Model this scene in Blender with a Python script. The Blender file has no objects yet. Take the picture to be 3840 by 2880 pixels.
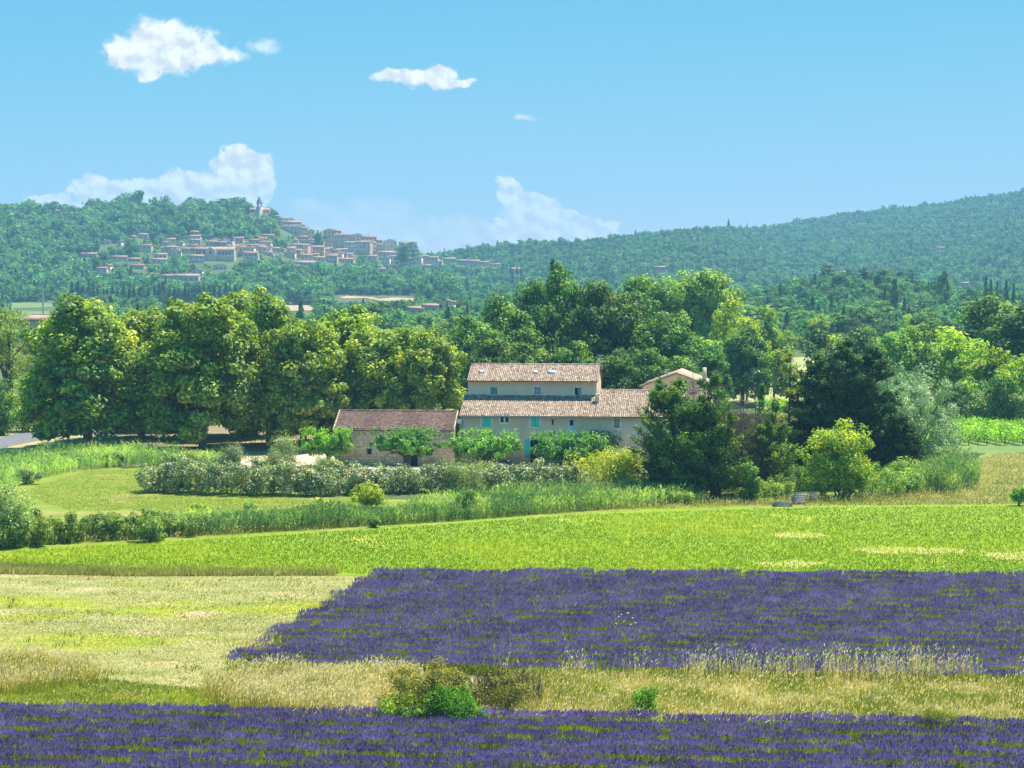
import bpy, math, random
import numpy as np
from mathutils import Vector, Matrix

scene = bpy.context.scene
COL = scene.collection
R = math.radians

# ------------------------------------------------------------------ camera
FPX = 7770.0                       # focal length in pixels of the 3840 px wide photograph
PITCH = math.atan(420 / FPX)
CAMH = 22.0
cam_data = bpy.data.cameras.new('camera')
cam_data.sensor_width = 36.0
cam_data.lens = 36.0 * FPX / 3840.0
cam_data.clip_start = 1.0
cam_data.clip_end = 30000.0
cam = bpy.data.objects.new('camera', cam_data)
COL.objects.link(cam)
cam.location = (0, 0, CAMH)
cam.rotation_euler = (math.pi / 2 - PITCH, 0, 0)
scene.camera = cam

# ------------------------------------------------------------------ light, sky, exposure
SUN_EL, SUN_AZ = R(61), R(42)      # azimuth measured from +Y towards +X
SUN_STRENGTH = 3.1
SKY_STRENGTH = 0.08
EXPOSURE = 1.65
HAZE_DENSITY = 0.000175
HAZE_COLOR = (0.34, 0.71, 1.0)

sun_data = bpy.data.lights.new('sun', 'SUN')
sun_data.energy = SUN_STRENGTH
sun_data.angle = R(0.55)
sun_data.color = (1.0, 0.95, 0.86)
sun = bpy.data.objects.new('sun', sun_data)
COL.objects.link(sun)
sd = Vector((math.cos(SUN_EL) * math.sin(SUN_AZ), math.cos(SUN_EL) * math.cos(SUN_AZ), math.sin(SUN_EL)))
sun.rotation_euler = sd.to_track_quat('Z', 'Y').to_euler()
sun.location = (0, 0, 400)

scene.view_settings.view_transform = 'Standard'
scene.view_settings.look = 'None'
scene.view_settings.gamma = 1.0
scene.view_settings.use_curve_mapping = False
scene.view_settings.exposure = EXPOSURE
scene.render.engine = 'CYCLES'
cy = scene.cycles
cy.use_denoising = True
try:
    cy.denoiser = 'OPENIMAGEDENOISE'
    cy.denoising_prefilter = 'ACCURATE'
    cy.denoising_input_passes = 'RGB_ALBEDO_NORMAL'
except Exception:
    pass
cy.max_bounces = 6
cy.diffuse_bounces = 3
cy.glossy_bounces = 1
cy.transmission_bounces = 4
cy.transparent_max_bounces = 4
cy.volume_bounces = 0
cy.sample_clamp_indirect = 4.0
cy.caustics_reflective = False
cy.caustics_refractive = False
scene.render.film_transparent = False

world = bpy.data.worlds.new('World')
scene.world = world
world.use_nodes = True
WT = world.node_tree
WT.nodes.clear()


def wn(t, **kw):
    n = WT.nodes.new(t)
    for k, v in kw.items():
        setattr(n, k, v)
    return n


def wl(a, b):
    WT.links.new(a, b)


def wmath(op, a, b=None, c=None, clamp=False):
    n = wn('ShaderNodeMath', operation=op, use_clamp=clamp)
    for i, v in enumerate((a, b, c)):
        if v is None:
            continue
        if isinstance(v, (int, float)):
            n.inputs[i].default_value = v
        else:
            wl(v, n.inputs[i])
    return n.outputs[0]


def build_world():
    sky = wn('ShaderNodeTexSky')
    sky.sky_type = 'NISHITA'
    sky.sun_disc = False
    sky.sun_elevation = SUN_EL
    sky.sun_rotation = SUN_AZ
    sky.altitude = 200
    sky.air_density = 0.4
    sky.dust_density = 0.0
    sky.ozone_density = 8.0
    sp = wn('ShaderNodeSeparateColor')
    wl(sky.outputs[0], sp.inputs[0])
    hs = wn('ShaderNodeCombineColor')
    for ch in range(3):
        wl(wmath('MULTIPLY', wmath('POWER', sp.outputs[ch], SKY_GAMMA[ch]), SKY_TINT[ch]), hs.inputs[ch])
    # cloud coordinates on the sky dome: direction -> (azimuth tangent, elevation tangent)
    tc = wn('ShaderNodeTexCoord')
    sep = wn('ShaderNodeSeparateXYZ')
    wl(tc.outputs['Generated'], sep.inputs[0])
    dy = wmath('MAXIMUM', sep.outputs[1], 0.05)
    u = wmath('MULTIPLY', wmath('DIVIDE', sep.outputs[0], dy), 10.0)
    v = wmath('MULTIPLY', wmath('DIVIDE', sep.outputs[2], dy), 10.0)
    uv = wn('ShaderNodeCombineXYZ')
    wl(u, uv.inputs[0])
    wl(v, uv.inputs[1])
    n1 = wn('ShaderNodeTexNoise')
    n1.inputs['Scale'].default_value = 5.5
    n1.inputs['Detail'].default_value = 6.0
    n1.inputs['Roughness'].default_value = 0.62
    wl(uv.outputs[0], n1.inputs['Vector'])
    sub = wn('ShaderNodeVectorMath', operation='SUBTRACT')
    wl(n1.outputs['Color'], sub.inputs[0])
    sub.inputs[1].default_value = (0.5, 0.5, 0.5)
    sc = wn('ShaderNodeVectorMath', operation='MULTIPLY_ADD')
    wl(sub.outputs[0], sc.inputs[0])
    sc.inputs[1].default_value = (0.23, 0.17, 0.0)
    wl(uv.outputs[0], sc.inputs[2])
    P = sc.outputs[0]

    def lobes(items):
        out = None
        for (sx, sy, rx, ry) in items:
            U, V = (sx - 1920) / FPX * 10, (1020 - sy) / FPX * 10
            ax, ay = FPX / 10 / rx, FPX / 10 / ry
            m = wn('ShaderNodeVectorMath', operation='MULTIPLY_ADD')
            wl(P, m.inputs[0])
            m.inputs[1].default_value = (ax, ay, 0)
            m.inputs[2].default_value = (-U * ax, -V * ay, 0)
            ln = wn('ShaderNodeVectorMath', operation='LENGTH')
            wl(m.outputs[0], ln.inputs[0])
            out = ln.outputs['Value'] if out is None else wmath('SMOOTH_MIN', out, ln.outputs['Value'], 0.15)
        return out

    def soft(d, e0, e1):
        mr = wn('ShaderNodeMapRange')
        mr.interpolation_type = 'SMOOTHSTEP'
        wl(d, mr.inputs[0])
        mr.inputs[1].default_value = e0
        mr.inputs[2].default_value = e1
        mr.inputs[3].default_value = 1.0
        mr.inputs[4].default_value = 0.0
        return mr.outputs[0]

    nf = wn('ShaderNodeTexNoise')
    nf.inputs['Scale'].default_value = 16.0
    nf.inputs['Detail'].default_value = 5.0
    nf.inputs['Roughness'].default_value = 0.65
    wl(uv.outputs[0], nf.inputs['Vector'])
    fine = wmath('MULTIPLY_ADD', nf.outputs['Fac'], 1.3, -0.65)

    crisp = lobes([(650, 180, 165, 85), (520, 205, 110, 55), (790, 215, 105, 42), (565, 255, 45, 50), (670, 125, 60, 40),
                   (1590, 305, 150, 28), (1490, 300, 85, 32), (1650, 280, 60, 22), (1720, 306, 60, 14)])
    wisp = lobes([(985, 182, 55, 26), (1960, 455, 40, 14)])
    low = lobes([(905, 650, 120, 100), (960, 690, 75, 140), (760, 730, 230, 95), (560, 740, 240, 80), (340, 720, 75, 65), (220, 780, 130, 55),
                 (1905, 720, 55, 45), (1990, 790, 110, 70), (2130, 850, 120, 70), (2230, 890, 110, 65), (2010, 870, 210, 70)])
    faint = lobes([(1180, 790, 90, 50), (1420, 800, 150, 65), (1300, 860, 260, 60), (1700, 880, 260, 60)])
    crisp = wmath('ADD', crisp, fine)
    low = wmath('MULTIPLY_ADD', fine, 0.75, low)
    c1 = wmath('MULTIPLY', soft(crisp, 0.75, 1.30), 0.97)
    c2 = wmath('MULTIPLY', soft(wisp, 0.2, 1.5), 0.6)
    c3 = wmath('MULTIPLY', soft(low, 0.86, 1.06), 1.0)
    # the low clouds fade into the haze towards their foot
    fade = wn('ShaderNodeMapRange')
    wl(v, fade.inputs[0])
    fade.inputs[1].default_value = (1020 - 960) / FPX * 10
    fade.inputs[2].default_value = (1020 - 640) / FPX * 10
    fade.inputs[3].default_value = 0.5
    fade.inputs[4].default_value = 1.0
    c3 = wmath('MULTIPLY', c3, fade.outputs[0])
    c4 = wmath('MULTIPLY', soft(faint, 0.6, 1.25), 0.3)
    cov = wmath('MAXIMUM', wmath('MAXIMUM', c1, c2), wmath('MAXIMUM', c3, c4), clamp=True)
    n2 = wn('ShaderNodeTexNoise')
    n2.inputs['Scale'].default_value = 4.0
    n2.inputs['Detail'].default_value = 4.0
    wl(uv.outputs[0], n2.inputs['Vector'])
    n2.inputs['Scale'].default_value = 11.0
    n2.inputs['Roughness'].default_value = 0.5
    off = wn('ShaderNodeVectorMath', operation='ADD')
    wl(uv.outputs[0], off.inputs[0])
    off.inputs[1].default_value = (0.018, 0.034, 0.0)
    n3 = wn('ShaderNodeTexNoise')
    n3.inputs['Scale'].default_value = 11.0
    n3.inputs['Detail'].default_value = 4.0
    n3.inputs['Roughness'].default_value = 0.5
    wl(off.outputs[0], n3.inputs['Vector'])
    shade = wn('ShaderNodeMapRange')  # lit and shaded sides of the billows, painted from offset noise
    wl(wmath('SUBTRACT', n2.outputs['Fac'], n3.outputs['Fac']), shade.inputs[0])
    shade.inputs[1].default_value = -0.12
    shade.inputs[2].default_value = 0.10
    shade.inputs[3].default_value = CLOUD_LO
    shade.inputs[4].default_value = CLOUD_HI
    cc = wn('ShaderNodeVectorMath', operation='SCALE')
    cc.inputs[0].default_value = (0.97, 0.99, 1.0)
    wl(shade.outputs[0], cc.inputs['Scale'])
    mix = wn('ShaderNodeMix', data_type='RGBA')
    wl(cov, mix.inputs[0])
    wl(hs.outputs[0], mix.inputs[6])
    wl(cc.outputs[0], mix.inputs[7])
    bg = wn('ShaderNodeBackground')
    bg.inputs[1].default_value = SKY_STRENGTH
    wl(mix.outputs[2], bg.inputs[0])
    out = wn('ShaderNodeOutputWorld')
    wl(bg.outputs[0], out.inputs[0])
    try:
        world.cycles.sampling_method = 'MANUAL'
        world.cycles.sample_map_resolution = 512
    except Exception:
        pass


CLOUD_LO, CLOUD_HI = 3.45, 4.9
SKY_TINT = (0.56, 1.66, 2.86)
SKY_GAMMA = (1.25, 0.36, 0.10)
build_world()

# ------------------------------------------------------------------ projection helpers (photo pixel <-> place)
SP, CP = math.sin(PITCH), math.cos(PITCH)


def fwd(Y, z=0.0):
    return Y * CP + (CAMH - z) * SP


def x_at(sx, Y, z=0.0):
    return (sx - 1920) / FPX * fwd(Y, z)


def z_at(sy, Y):
    q = (1440 - sy) / FPX
    return CAMH + Y * (q * CP - SP) / (CP + q * SP)


def sy_of(Y, z):
    return 1440 - FPX * (Y * SP + (z - CAMH) * CP) / (Y * CP + (CAMH - z) * SP)


def px_of(x, Y, z=0.0):
    return x / (Y * CP + (CAMH - z) * SP) * FPX + 1920


def gY(sy):
    q = (1440 - np.asarray(sy, float)) / FPX
    return CAMH * (CP + q * SP) / (SP - q * CP)


def gpt(sx, sy):
    Y = gY(sy)
    return (np.asarray(sx, float) - 1920) / FPX * fwd(Y), Y


def smooth(t):
    t = np.clip(t, 0, 1)
    return t * t * (3 - 2 * t)


RIDGE_L = np.array([(-1500, 800), (-600, 790), (0, 800), (160, 806), (330, 818), (480, 800), (640, 812), (800, 812), (975, 815), (1060, 850), (1120, 885),
                    (1200, 915), (1300, 940), (1420, 955), (1500, 970), (1580, 992), (1640, 1035), (1750, 1110), (1900, 1150), (6000, 1150)], float)
RIDGE_R = np.array([(-1500, 1010), (900, 1000), (1300, 995), (1620, 975), (1700, 960), (1850, 940), (2000, 925), (2130, 928), (2260, 912), (2500, 885), (2700, 866), (2850, 868),
                    (2950, 852), (3100, 822), (3260, 802), (3400, 788), (3520, 776), (3600, 760), (3750, 742), (3840, 730), (4200, 700), (4800, 690), (6000, 720)], float)


def terrain(x, y):
    x = np.asarray(x, float)
    y = np.asarray(y, float)
    yy = np.maximum(y, 50)
    px = x / (yy * CP + CAMH * SP) * FPX + 1920
    zl = np.maximum(CAMH + (1020 - np.interp(px, RIDGE_L[:, 0], RIDGE_L[:, 1])) / FPX * 2050, 0)
    t = (y - 1330) / 720
    hl = zl * np.where(y < 2050, np.clip(t, 0, 1) ** 1.25, 1 - 0.8 * smooth((y - 2050) / 900))
    yr = 2350 + 950 * smooth((px - 2500) / 600)
    zr = CAMH + (1020 - np.interp(px, RIDGE_R[:, 0], RIDGE_R[:, 1])) / FPX * yr
    t = (y - 1650) / (yr - 1650)
    hr = zr * np.where(y < yr, np.clip(t, 0, 1) ** 1.35, 1 - 0.5 * smooth((y - yr) / 2500))
    h = np.maximum(hl, hr)
    bump = 1.6 * np.sin(x * 0.021 + 1.3) * np.sin(y * 0.017) + 1.0 * np.sin(x * 0.047 + y * 0.031)
    knoll = 14 * np.exp(-(((x - 178) / 62) ** 2 + ((y - 1050) / 130) ** 2)) * (y > 620)
    return h + bump * np.clip(h / 25, 0, 1) + knoll


_YS = np.linspace(280, 3400, 900)


def gsolve(sx, sy):
    """first point of the terrain seen through a photo pixel"""
    xs = (sx - 1920) / FPX * fwd(_YS, 10)
    s = sy_of(_YS, terrain(xs, _YS))
    if sx < 1640:
        s = np.where(_YS > 2055, 9999.0, s)
    i = np.argmax(s <= sy)
    if s[i] > sy:
        i = int(np.argmin(s))
    return float(xs[i]), float(_YS[i]), float(terrain(xs[i], _YS[i]))


# ------------------------------------------------------------------ mesh helpers
class MB:
    """collects quads / triangles with a per-vertex tint and builds ONE mesh object"""

    def __init__(self):
        self.V, self.F, self.T, self.n = [], [], [], 0

    def add(self, V, F, tint=0.5):
        V = np.asarray(V, np.float32).reshape(-1, 3)
        F = np.asarray(F, np.int64)
        self.V.append(V)
        self.F.append(F + self.n)
        t = np.asarray(tint, np.float32)
        self.T.append(np.full(len(V), float(t), np.float32) if t.ndim == 0 else t)
        self.n += len(V)
        return self

    def box(self, x0, x1, y0, y1, z0, z1, tint=0.5, M=None):
        V = np.array([(x, y, z) for z in (z0, z1) for y in (y0, y1) for x in (x0, x1)], float)
        if M is not None:
            V = V @ np.array(M.to_3x3()).T + np.array(M.translation)
        return self.add(V, [(0, 2, 3, 1), (4, 5, 7, 6), (0, 1, 5, 4), (2, 6, 7, 3), (0, 4, 6, 2), (1, 3, 7, 5)], tint)

    def tube(self, pts, rad, sides=7, tint=0.5):
        pts = np.asarray(pts, float)
        rad = np.broadcast_to(np.asarray(rad, float), (len(pts),))
        d = np.gradient(pts, axis=0)
        d /= np.linalg.norm(d, axis=1, keepdims=True) + 1e-9
        ref = np.where(np.abs(d[:, 2:3]) > 0.9, np.array([[1.0, 0, 0]]), np.array([[0, 0, 1.0]]))
        a = np.cross(d, ref)
        a /= np.linalg.norm(a, axis=1, keepdims=True) + 1e-9
        b = np.cross(d, a)
        th = np.linspace(0, 2 * np.pi, sides, endpoint=False)
        V = pts[:, None, :] + rad[:, None, None] * (np.cos(th)[None, :, None] * a[:, None, :] + np.sin(th)[None, :, None] * b[:, None, :])
        F = []
        for i in range(len(pts) - 1):
            for j in range(sides):
                k = (j + 1) % sides
                F.append((i * sides + j, i * sides + k, (i + 1) * sides + k, (i + 1) * sides + j))
        self.add(V.reshape(-1, 3), F, tint)
        n = len(pts)
        self.add(V[0][::-1], [tuple(range(sides))], tint)
        self.add(V[-1], [tuple(range(sides))], tint)
        return self

    def leaves(self, P, N, s, aspect, rng, tint, fold=0.18):
        n = len(P)
        N = N / (np.linalg.norm(N, axis=1, keepdims=True) + 1e-9)
        r = rng.normal(size=(n, 3))
        T = np.cross(N, r)
        T /= np.linalg.norm(T, axis=1, keepdims=True) + 1e-9
        B = np.cross(N, T)
        s = np.broadcast_to(np.asarray(s, float), (n,))[:, None]
        V = np.empty((n, 4, 3))
        V[:, 0] = P + T * s * 0.5
        V[:, 1] = P + B * s * 0.5 * aspect + N * s * fold + T * s * 0.05
        V[:, 2] = P - T * s * 0.5
        V[:, 3] = P - B * s * 0.5 * aspect + N * s * fold + T * s * 0.05
        F = np.arange(n * 4).reshape(n, 4)
        return self.add(V.reshape(-1, 3), F, np.repeat(np.broadcast_to(tint, (n,)), 4))

    def strips(self, A, B, w, rng, tint, taper=0.25, tint2=None):
        """thin quads from A to B"""
        n = len(A)
        D = B - A
        r = rng.normal(size=(n, 3))
        r[:, 1] *= 0.3
        S = np.cross(D, np.stack([r[:, 0] * 0.4, np.full(n, 1.0), r[:, 2] * 0.4], 1))
        S /= np.linalg.norm(S, axis=1, keepdims=True) + 1e-9
        w = np.broadcast_to(np.asarray(w, float), (n,))[:, None]
        V = np.empty((n, 4, 3))
        V[:, 0] = A - S * w * 0.5
        V[:, 1] = A + S * w * 0.5
        V[:, 2] = B + S * w * 0.5 * taper
        V[:, 3] = B - S * w * 0.5 * taper
        tt = np.repeat(np.broadcast_to(tint, (n,))[:, None], 4, 1).copy()
        if tint2 is not None:
            tt[:, 2:] = np.broadcast_to(tint2, (n,))[:, None]
        return self.add(V.reshape(-1, 3), np.arange(n * 4).reshape(n, 4), tt.reshape(-1))

    def blades(self, A, B, w, rng, tint, tint2=None):
        """triangles from a base of width w at A to a tip at B"""
        n = len(A)
        a = rng.uniform(0, np.pi, n)
        S = np.stack([np.cos(a), np.sin(a) * 0.5, np.zeros(n)], 1)
        w = np.broadcast_to(np.asarray(w, float), (n,))[:, None]
        V = np.empty((n, 3, 3))
        V[:, 0] = A - S * w * 0.5
        V[:, 1] = A + S * w * 0.5
        V[:, 2] = B
        tt = np.repeat(np.broadcast_to(tint, (n,))[:, None], 3, 1).copy()
        if tint2 is not None:
            tt[:, 2] = np.broadcast_to(tint2, (n,))
        return self.add(V.reshape(-1, 3), np.arange(n * 3).reshape(n, 3), tt.reshape(-1))

    def mesh(self, name, mat, smooth_faces=False):
        V = np.concatenate(self.V) if self.V else np.zeros((0, 3), np.float32)
        me = bpy.data.meshes.new(name)
        me.vertices.add(len(V))
        me.vertices.foreach_set('co', np.ascontiguousarray(V, np.float32).ravel())
        tot = np.concatenate([np.full(len(f), f.shape[1], np.int32) for f in self.F])
        idx = np.concatenate([f.ravel() for f in self.F]).astype(np.int32)
        me.loops.add(len(idx))
        me.loops.foreach_set('vertex_index', idx)
        me.polygons.add(len(tot))
        me.polygons.foreach_set('loop_start', np.concatenate([[0], np.cumsum(tot)[:-1]]).astype(np.int32))
        try:
            me.polygons.foreach_set('loop_total', tot)
        except Exception:
            pass
        if smooth_faces:
            me.polygons.foreach_set('use_smooth', np.ones(len(tot), bool))
        at = me.attributes.new('tint', 'FLOAT', 'POINT')
        at.data.foreach_set('value', np.concatenate(self.T).astype(np.float32))
        me.update(calc_edges=True)
        if mat is not None:
            me.materials.append(mat)
        return me

    def build(self, name, mat, parent=None, smooth_faces=False):
        return link(name, self.mesh(name, mat, smooth_faces), parent)


def link(name, data, parent=None):
    o = bpy.data.objects.new(name, data)
    COL.objects.link(o)
    if parent is not None:
        o.parent = parent
    return o


def tag(o, label=None, cat=None, group=None, kind=None):
    if label:
        o['label'] = label
    if cat:
        o['category'] = cat
    if group:
        o['group'] = group
    if kind:
        o['kind'] = kind
    return o


def thing(name, label, cat, loc=(0, 0, 0), rz=0.0, group=None):
    o = link(name, None)
    o.location = loc
    o.rotation_euler = (0, 0, rz)
    o.empty_display_size = 0.5
    return tag(o, label, cat, group)


def copy_tree(o, parent=None):
    c = o.copy()
    COL.objects.link(c)
    c.parent = parent
    for ch in [q for q in ALLCH.get(o.name, ())]:
        copy_tree(ch, c)
    return c


ALLCH = {}

ORD = ('first second third fourth fifth sixth seventh eighth ninth tenth eleventh twelfth thirteenth fourteenth fifteenth sixteenth seventeenth '
       'eighteenth nineteenth twentieth').split()


def ordinal(i):
    if i < 20:
        return ORD[i]
    tens = ['', '', 'twenty', 'thirty', 'forty', 'fifty', 'sixty', 'seventy', 'eighty', 'ninety']
    k = i + 1
    t, u = divmod(k, 10)
    if t > 9:
        return '%dth' % k
    if u == 0:
        return {20: 'twentieth', 30: 'thirtieth', 40: 'fortieth', 50: 'fiftieth', 60: 'sixtieth', 70: 'seventieth', 80: 'eightieth', 90: 'ninetieth'}[k]
    return tens[t] + '-' + ORD[u - 1]


# ------------------------------------------------------------------ materials
MAT = {}
LEAF_GAIN = 2.5


def nodes_of(name):
    m = bpy.data.materials.new(name)
    m.use_nodes = True
    nt = m.node_tree
    nt.nodes.clear()
    return m, nt


def ramp(nt, stops, interp='LINEAR'):
    r = nt.nodes.new('ShaderNodeValToRGB')
    r.color_ramp.interpolation = interp
    e = r.color_ramp.elements
    while len(e) < len(stops):
        e.new(0.5)
    for k, (p, c) in enumerate(stops):
        e[k].position = p
        e[k].color = (c[0], c[1], c[2], 1)
    return r


def foliage(name, dark, mid, light, trans=0.4, tcol=None, gloss=0.05, vary=0.25, hue=0.012):
    k = LEAF_GAIN if gloss > 0 or name == 'hill_leaf' else 1.0
    dark, mid, light = [tuple(min(0.85, q * k) for q in c) for c in (dark, mid, light)]
    m, nt = nodes_of(name)
    N, L = nt.nodes, nt.links
    at = N.new('ShaderNodeAttribute')
    at.attribute_name = 'tint'
    r = ramp(nt, [(0.12, dark), (0.5, mid), (0.9, light)])
    L.new(at.outputs['Fac'], r.inputs[0])
    oi = N.new('ShaderNodeObjectInfo')
    hs = N.new('ShaderNodeHueSaturation')
    mr = N.new('ShaderNodeMapRange')
    L.new(oi.outputs['Random'], mr.inputs[0])
    mr.inputs[3].default_value = 1 - vary
    mr.inputs[4].default_value = 1 + vary
    L.new(mr.outputs[0], hs.inputs['Value'])
    mh = N.new('ShaderNodeMath')
    mh.operation = 'FRACT'
    mm = N.new('ShaderNodeMath')
    mm.operation = 'MULTIPLY'
    L.new(oi.outputs['Random'], mm.inputs[0])
    mm.inputs[1].default_value = 7.31
    L.new(mm.outputs[0], mh.inputs[0])
    mr2 = N.new('ShaderNodeMapRange')
    L.new(mh.outputs[0], mr2.inputs[0])
    mr2.inputs[3].default_value = 0.5 - hue
    mr2.inputs[4].default_value = 0.5 + hue
    L.new(mr2.outputs[0], hs.inputs['Hue'])
    L.new(r.outputs[0], hs.inputs['Color'])
    d = N.new('ShaderNodeBsdfDiffuse')
    L.new(hs.outputs[0], d.inputs[0])
    t = N.new('ShaderNodeBsdfTranslucent')
    tm = N.new('ShaderNodeMix')
    tm.data_type = 'RGBA'
    tm.blend_type = 'MULTIPLY'
    tm.inputs[0].default_value = 1.0
    L.new(hs.outputs[0], tm.inputs[6])
    tc = tcol or (1.35, 1.3, 0.45)
    tm.inputs[7].default_value = (tc[0], tc[1], tc[2], 1)
    L.new(tm.outputs[2], t.inputs[0])
    mx = N.new('ShaderNodeMixShader')
    mx.inputs[0].default_value = trans
    L.new(d.outputs[0], mx.inputs[1])
    L.new(t.outputs[0], mx.inputs[2])
    last = mx.outputs[0]
    if gloss > 0:
        g = N.new('ShaderNodeBsdfGlossy')
        g.inputs['Roughness'].default_value = 0.55
        g.inputs[0].default_value = (1, 1, 1, 1)
        m2 = N.new('ShaderNodeMixShader')
        m2.inputs[0].default_value = gloss * 0.45
        L.new(last, m2.inputs[1])
        L.new(g.outputs[0], m2.inputs[2])
        last = m2.outputs[0]
    o = N.new('ShaderNodeOutputMaterial')
    L.new(last, o.inputs[0])
    MAT[name] = m
    return m


def surface(name, stops, scale=1.0, detail=4.0, rough=0.95, coord='Object', stretch=(1, 1, 1), bump=0.0, bscale=None, second=None, use_tint=None, spec=0.2, dist=0.0):
    """noise -> ramp base colour; second = (scale, stops, lo, hi): patches of another ramp"""
    m, nt = nodes_of(name)
    N, L = nt.nodes, nt.links
    tc = N.new('ShaderNodeTexCoord')
    mp = N.new('ShaderNodeMapping')
    mp.inputs['Scale'].default_value = stretch
    L.new(tc.outputs[coord], mp.inputs[0])
    n = N.new('ShaderNodeTexNoise')
    n.inputs['Scale'].default_value = scale
    n.inputs['Detail'].default_value = detail
    n.inputs['Roughness'].default_value = 0.6
    n.inputs['Distortion'].default_value = dist
    L.new(mp.outputs[0], n.inputs['Vector'])
    r = ramp(nt, stops)
    if use_tint is not None:
        at = N.new('ShaderNodeAttribute')
        at.attribute_name = 'tint'
        mm = N.new('ShaderNodeMath')
        mm.operation = 'MULTIPLY_ADD'
        sb = N.new('ShaderNodeMath')
        sb.operation = 'SUBTRACT'
        L.new(n.outputs['Fac'], sb.inputs[0])
        sb.inputs[1].default_value = 0.5
        L.new(sb.outputs[0], mm.inputs[0])
        mm.inputs[1].default_value = use_tint
        L.new(at.outputs['Fac'], mm.inputs[2])
        L.new(mm.outputs[0], r.inputs[0])
    else:
        L.new(n.outputs['Fac'], r.inputs[0])
    col = r.outputs[0]
    if second:
        for (s2, st2, lo, hi) in (second if isinstance(second, list) else [second]):
            n2 = N.new('ShaderNodeTexNoise')
            n2.inputs['Scale'].default_value = s2
            n2.inputs['Detail'].default_value = 5.0
            n2.inputs['Roughness'].default_value = 0.65
            L.new(mp.outputs[0], n2.inputs['Vector'])
            r2 = ramp(nt, st2)
            L.new(n.outputs['Fac'], r2.inputs[0])
            mr = N.new('ShaderNodeMapRange')
            mr.interpolation_type = 'SMOOTHSTEP'
            L.new(n2.outputs['Fac'], mr.inputs[0])
            mr.inputs[1].default_value = lo
            mr.inputs[2].default_value = hi
            mx = N.new('ShaderNodeMix')
            mx.data_type = 'RGBA'
            L.new(mr.outputs[0], mx.inputs[0])
            L.new(col, mx.inputs[6])
            L.new(r2.outputs[0], mx.inputs[7])
            col = mx.outputs[2]
    b = N.new('ShaderNodeBsdfPrincipled')
    L.new(col, b.inputs['Base Color'])
    b.inputs['Roughness'].default_value = rough
    b.inputs['Specular IOR Level'].default_value = spec
    if bump > 0:
        nb = N.new('ShaderNodeTexNoise')
        nb.inputs['Scale'].default_value = bscale or scale * 4
        nb.inputs['Detail'].default_value = 4.0
        L.new(mp.outputs[0], nb.inputs['Vector'])
        bp = N.new('ShaderNodeBump')
        bp.inputs['Strength'].default_value = bump
        bp.inputs['Distance'].default_value = 0.05
        L.new(nb.outputs['Fac'], bp.inputs['Height'])
        L.new(bp.outputs[0], b.inputs['Normal'])
    o = N.new('ShaderNodeOutputMaterial')
    L.new(b.outputs[0], o.inputs[0])
    MAT[name] = m
    return m


def plain(name, col, rough=0.6, vary=0.12, scale=3.0, metal=0.0, spec=0.3):
    c2 = tuple(max(0, c * (1 - vary)) for c in col)
    c3 = tuple(min(1, c * (1 + vary)) for c in col)
    m = surface(name, [(0.3, c2), (0.7, c3)], scale=scale, rough=rough, spec=spec)
    m.node_tree.nodes['Principled BSDF'].inputs['Metallic'].default_value = metal
    return m


foliage('plane_leaf', (0.03, 0.065, 0.012), (0.12, 0.18, 0.016), (0.37, 0.40, 0.03), trans=0.38, gloss=0.06, vary=0.1, hue=0.006)
foliage('oak_leaf', (0.018, 0.05, 0.012), (0.055, 0.115, 0.018), (0.17, 0.25, 0.03), trans=0.32)
foliage('holm_leaf', (0.018, 0.045, 0.02), (0.045, 0.085, 0.03), (0.10, 0.15, 0.06), trans=0.25)
foliage('light_leaf', (0.04, 0.09, 0.018), (0.105, 0.175, 0.027), (0.25, 0.33, 0.055), trans=0.36)
foliage('yellow_leaf', (0.06, 0.10, 0.012), (0.19, 0.225, 0.014), (0.42, 0.41, 0.03), trans=0.40)
foliage('lime_leaf', (0.045, 0.095, 0.01), (0.15, 0.22, 0.013), (0.34, 0.40, 0.025), trans=0.38)
foliage('conifer_leaf', (0.013, 0.038, 0.016), (0.034, 0.076, 0.024), (0.115, 0.165, 0.038), trans=0.18, gloss=0.03)
foliage('cypress_leaf', (0.018, 0.05, 0.016), (0.06, 0.11, 0.022), (0.21, 0.25, 0.035), trans=0.25, gloss=0.03)
foliage('pine_leaf', (0.05, 0.08, 0.012), (0.13, 0.16, 0.02), (0.22, 0.24, 0.04), trans=0.35)
foliage('silver_leaf', (0.05, 0.085, 0.035), (0.14, 0.19, 0.085), (0.34, 0.38, 0.22), trans=0.3, tcol=(1.1, 1.15, 0.8))
foliage('olive_leaf', (0.05, 0.085, 0.03), (0.13, 0.18, 0.06), (0.26, 0.30, 0.12), trans=0.33)
foliage('oleander_leaf', (0.03, 0.055, 0.022), (0.115, 0.15, 0.05), (0.38, 0.38, 0.155), trans=0.25, gloss=0.1)
foliage('mulberry_leaf', (0.02, 0.065, 0.012), (0.06, 0.15, 0.02), (0.17, 0.28, 0.035), trans=0.40, gloss=0.07)
foliage('bright_leaf', (0.025, 0.08, 0.010), (0.075, 0.165, 0.015), (0.17, 0.27, 0.025), trans=0.42)
foliage('bramble_leaf', (0.035, 0.08, 0.015), (0.115, 0.18, 0.028), (0.28, 0.33, 0.06), trans=0.38, gloss=0.06)
foliage('reed_leaf', (0.035, 0.075, 0.03), (0.10, 0.17, 0.04), (0.27, 0.32, 0.09), trans=0.42, tcol=(1.25, 1.25, 0.6), vary=0.08)
foliage('dry_reed', (0.22, 0.20, 0.05), (0.36, 0.31, 0.10), (0.55, 0.46, 0.2), trans=0.4, tcol=(1.1, 1.05, 0.7), vary=0.08)
foliage('rust_leaf', (0.05, 0.065, 0.010), (0.115, 0.12, 0.013), (0.21, 0.135, 0.028), trans=0.35, vary=0.05)
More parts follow.
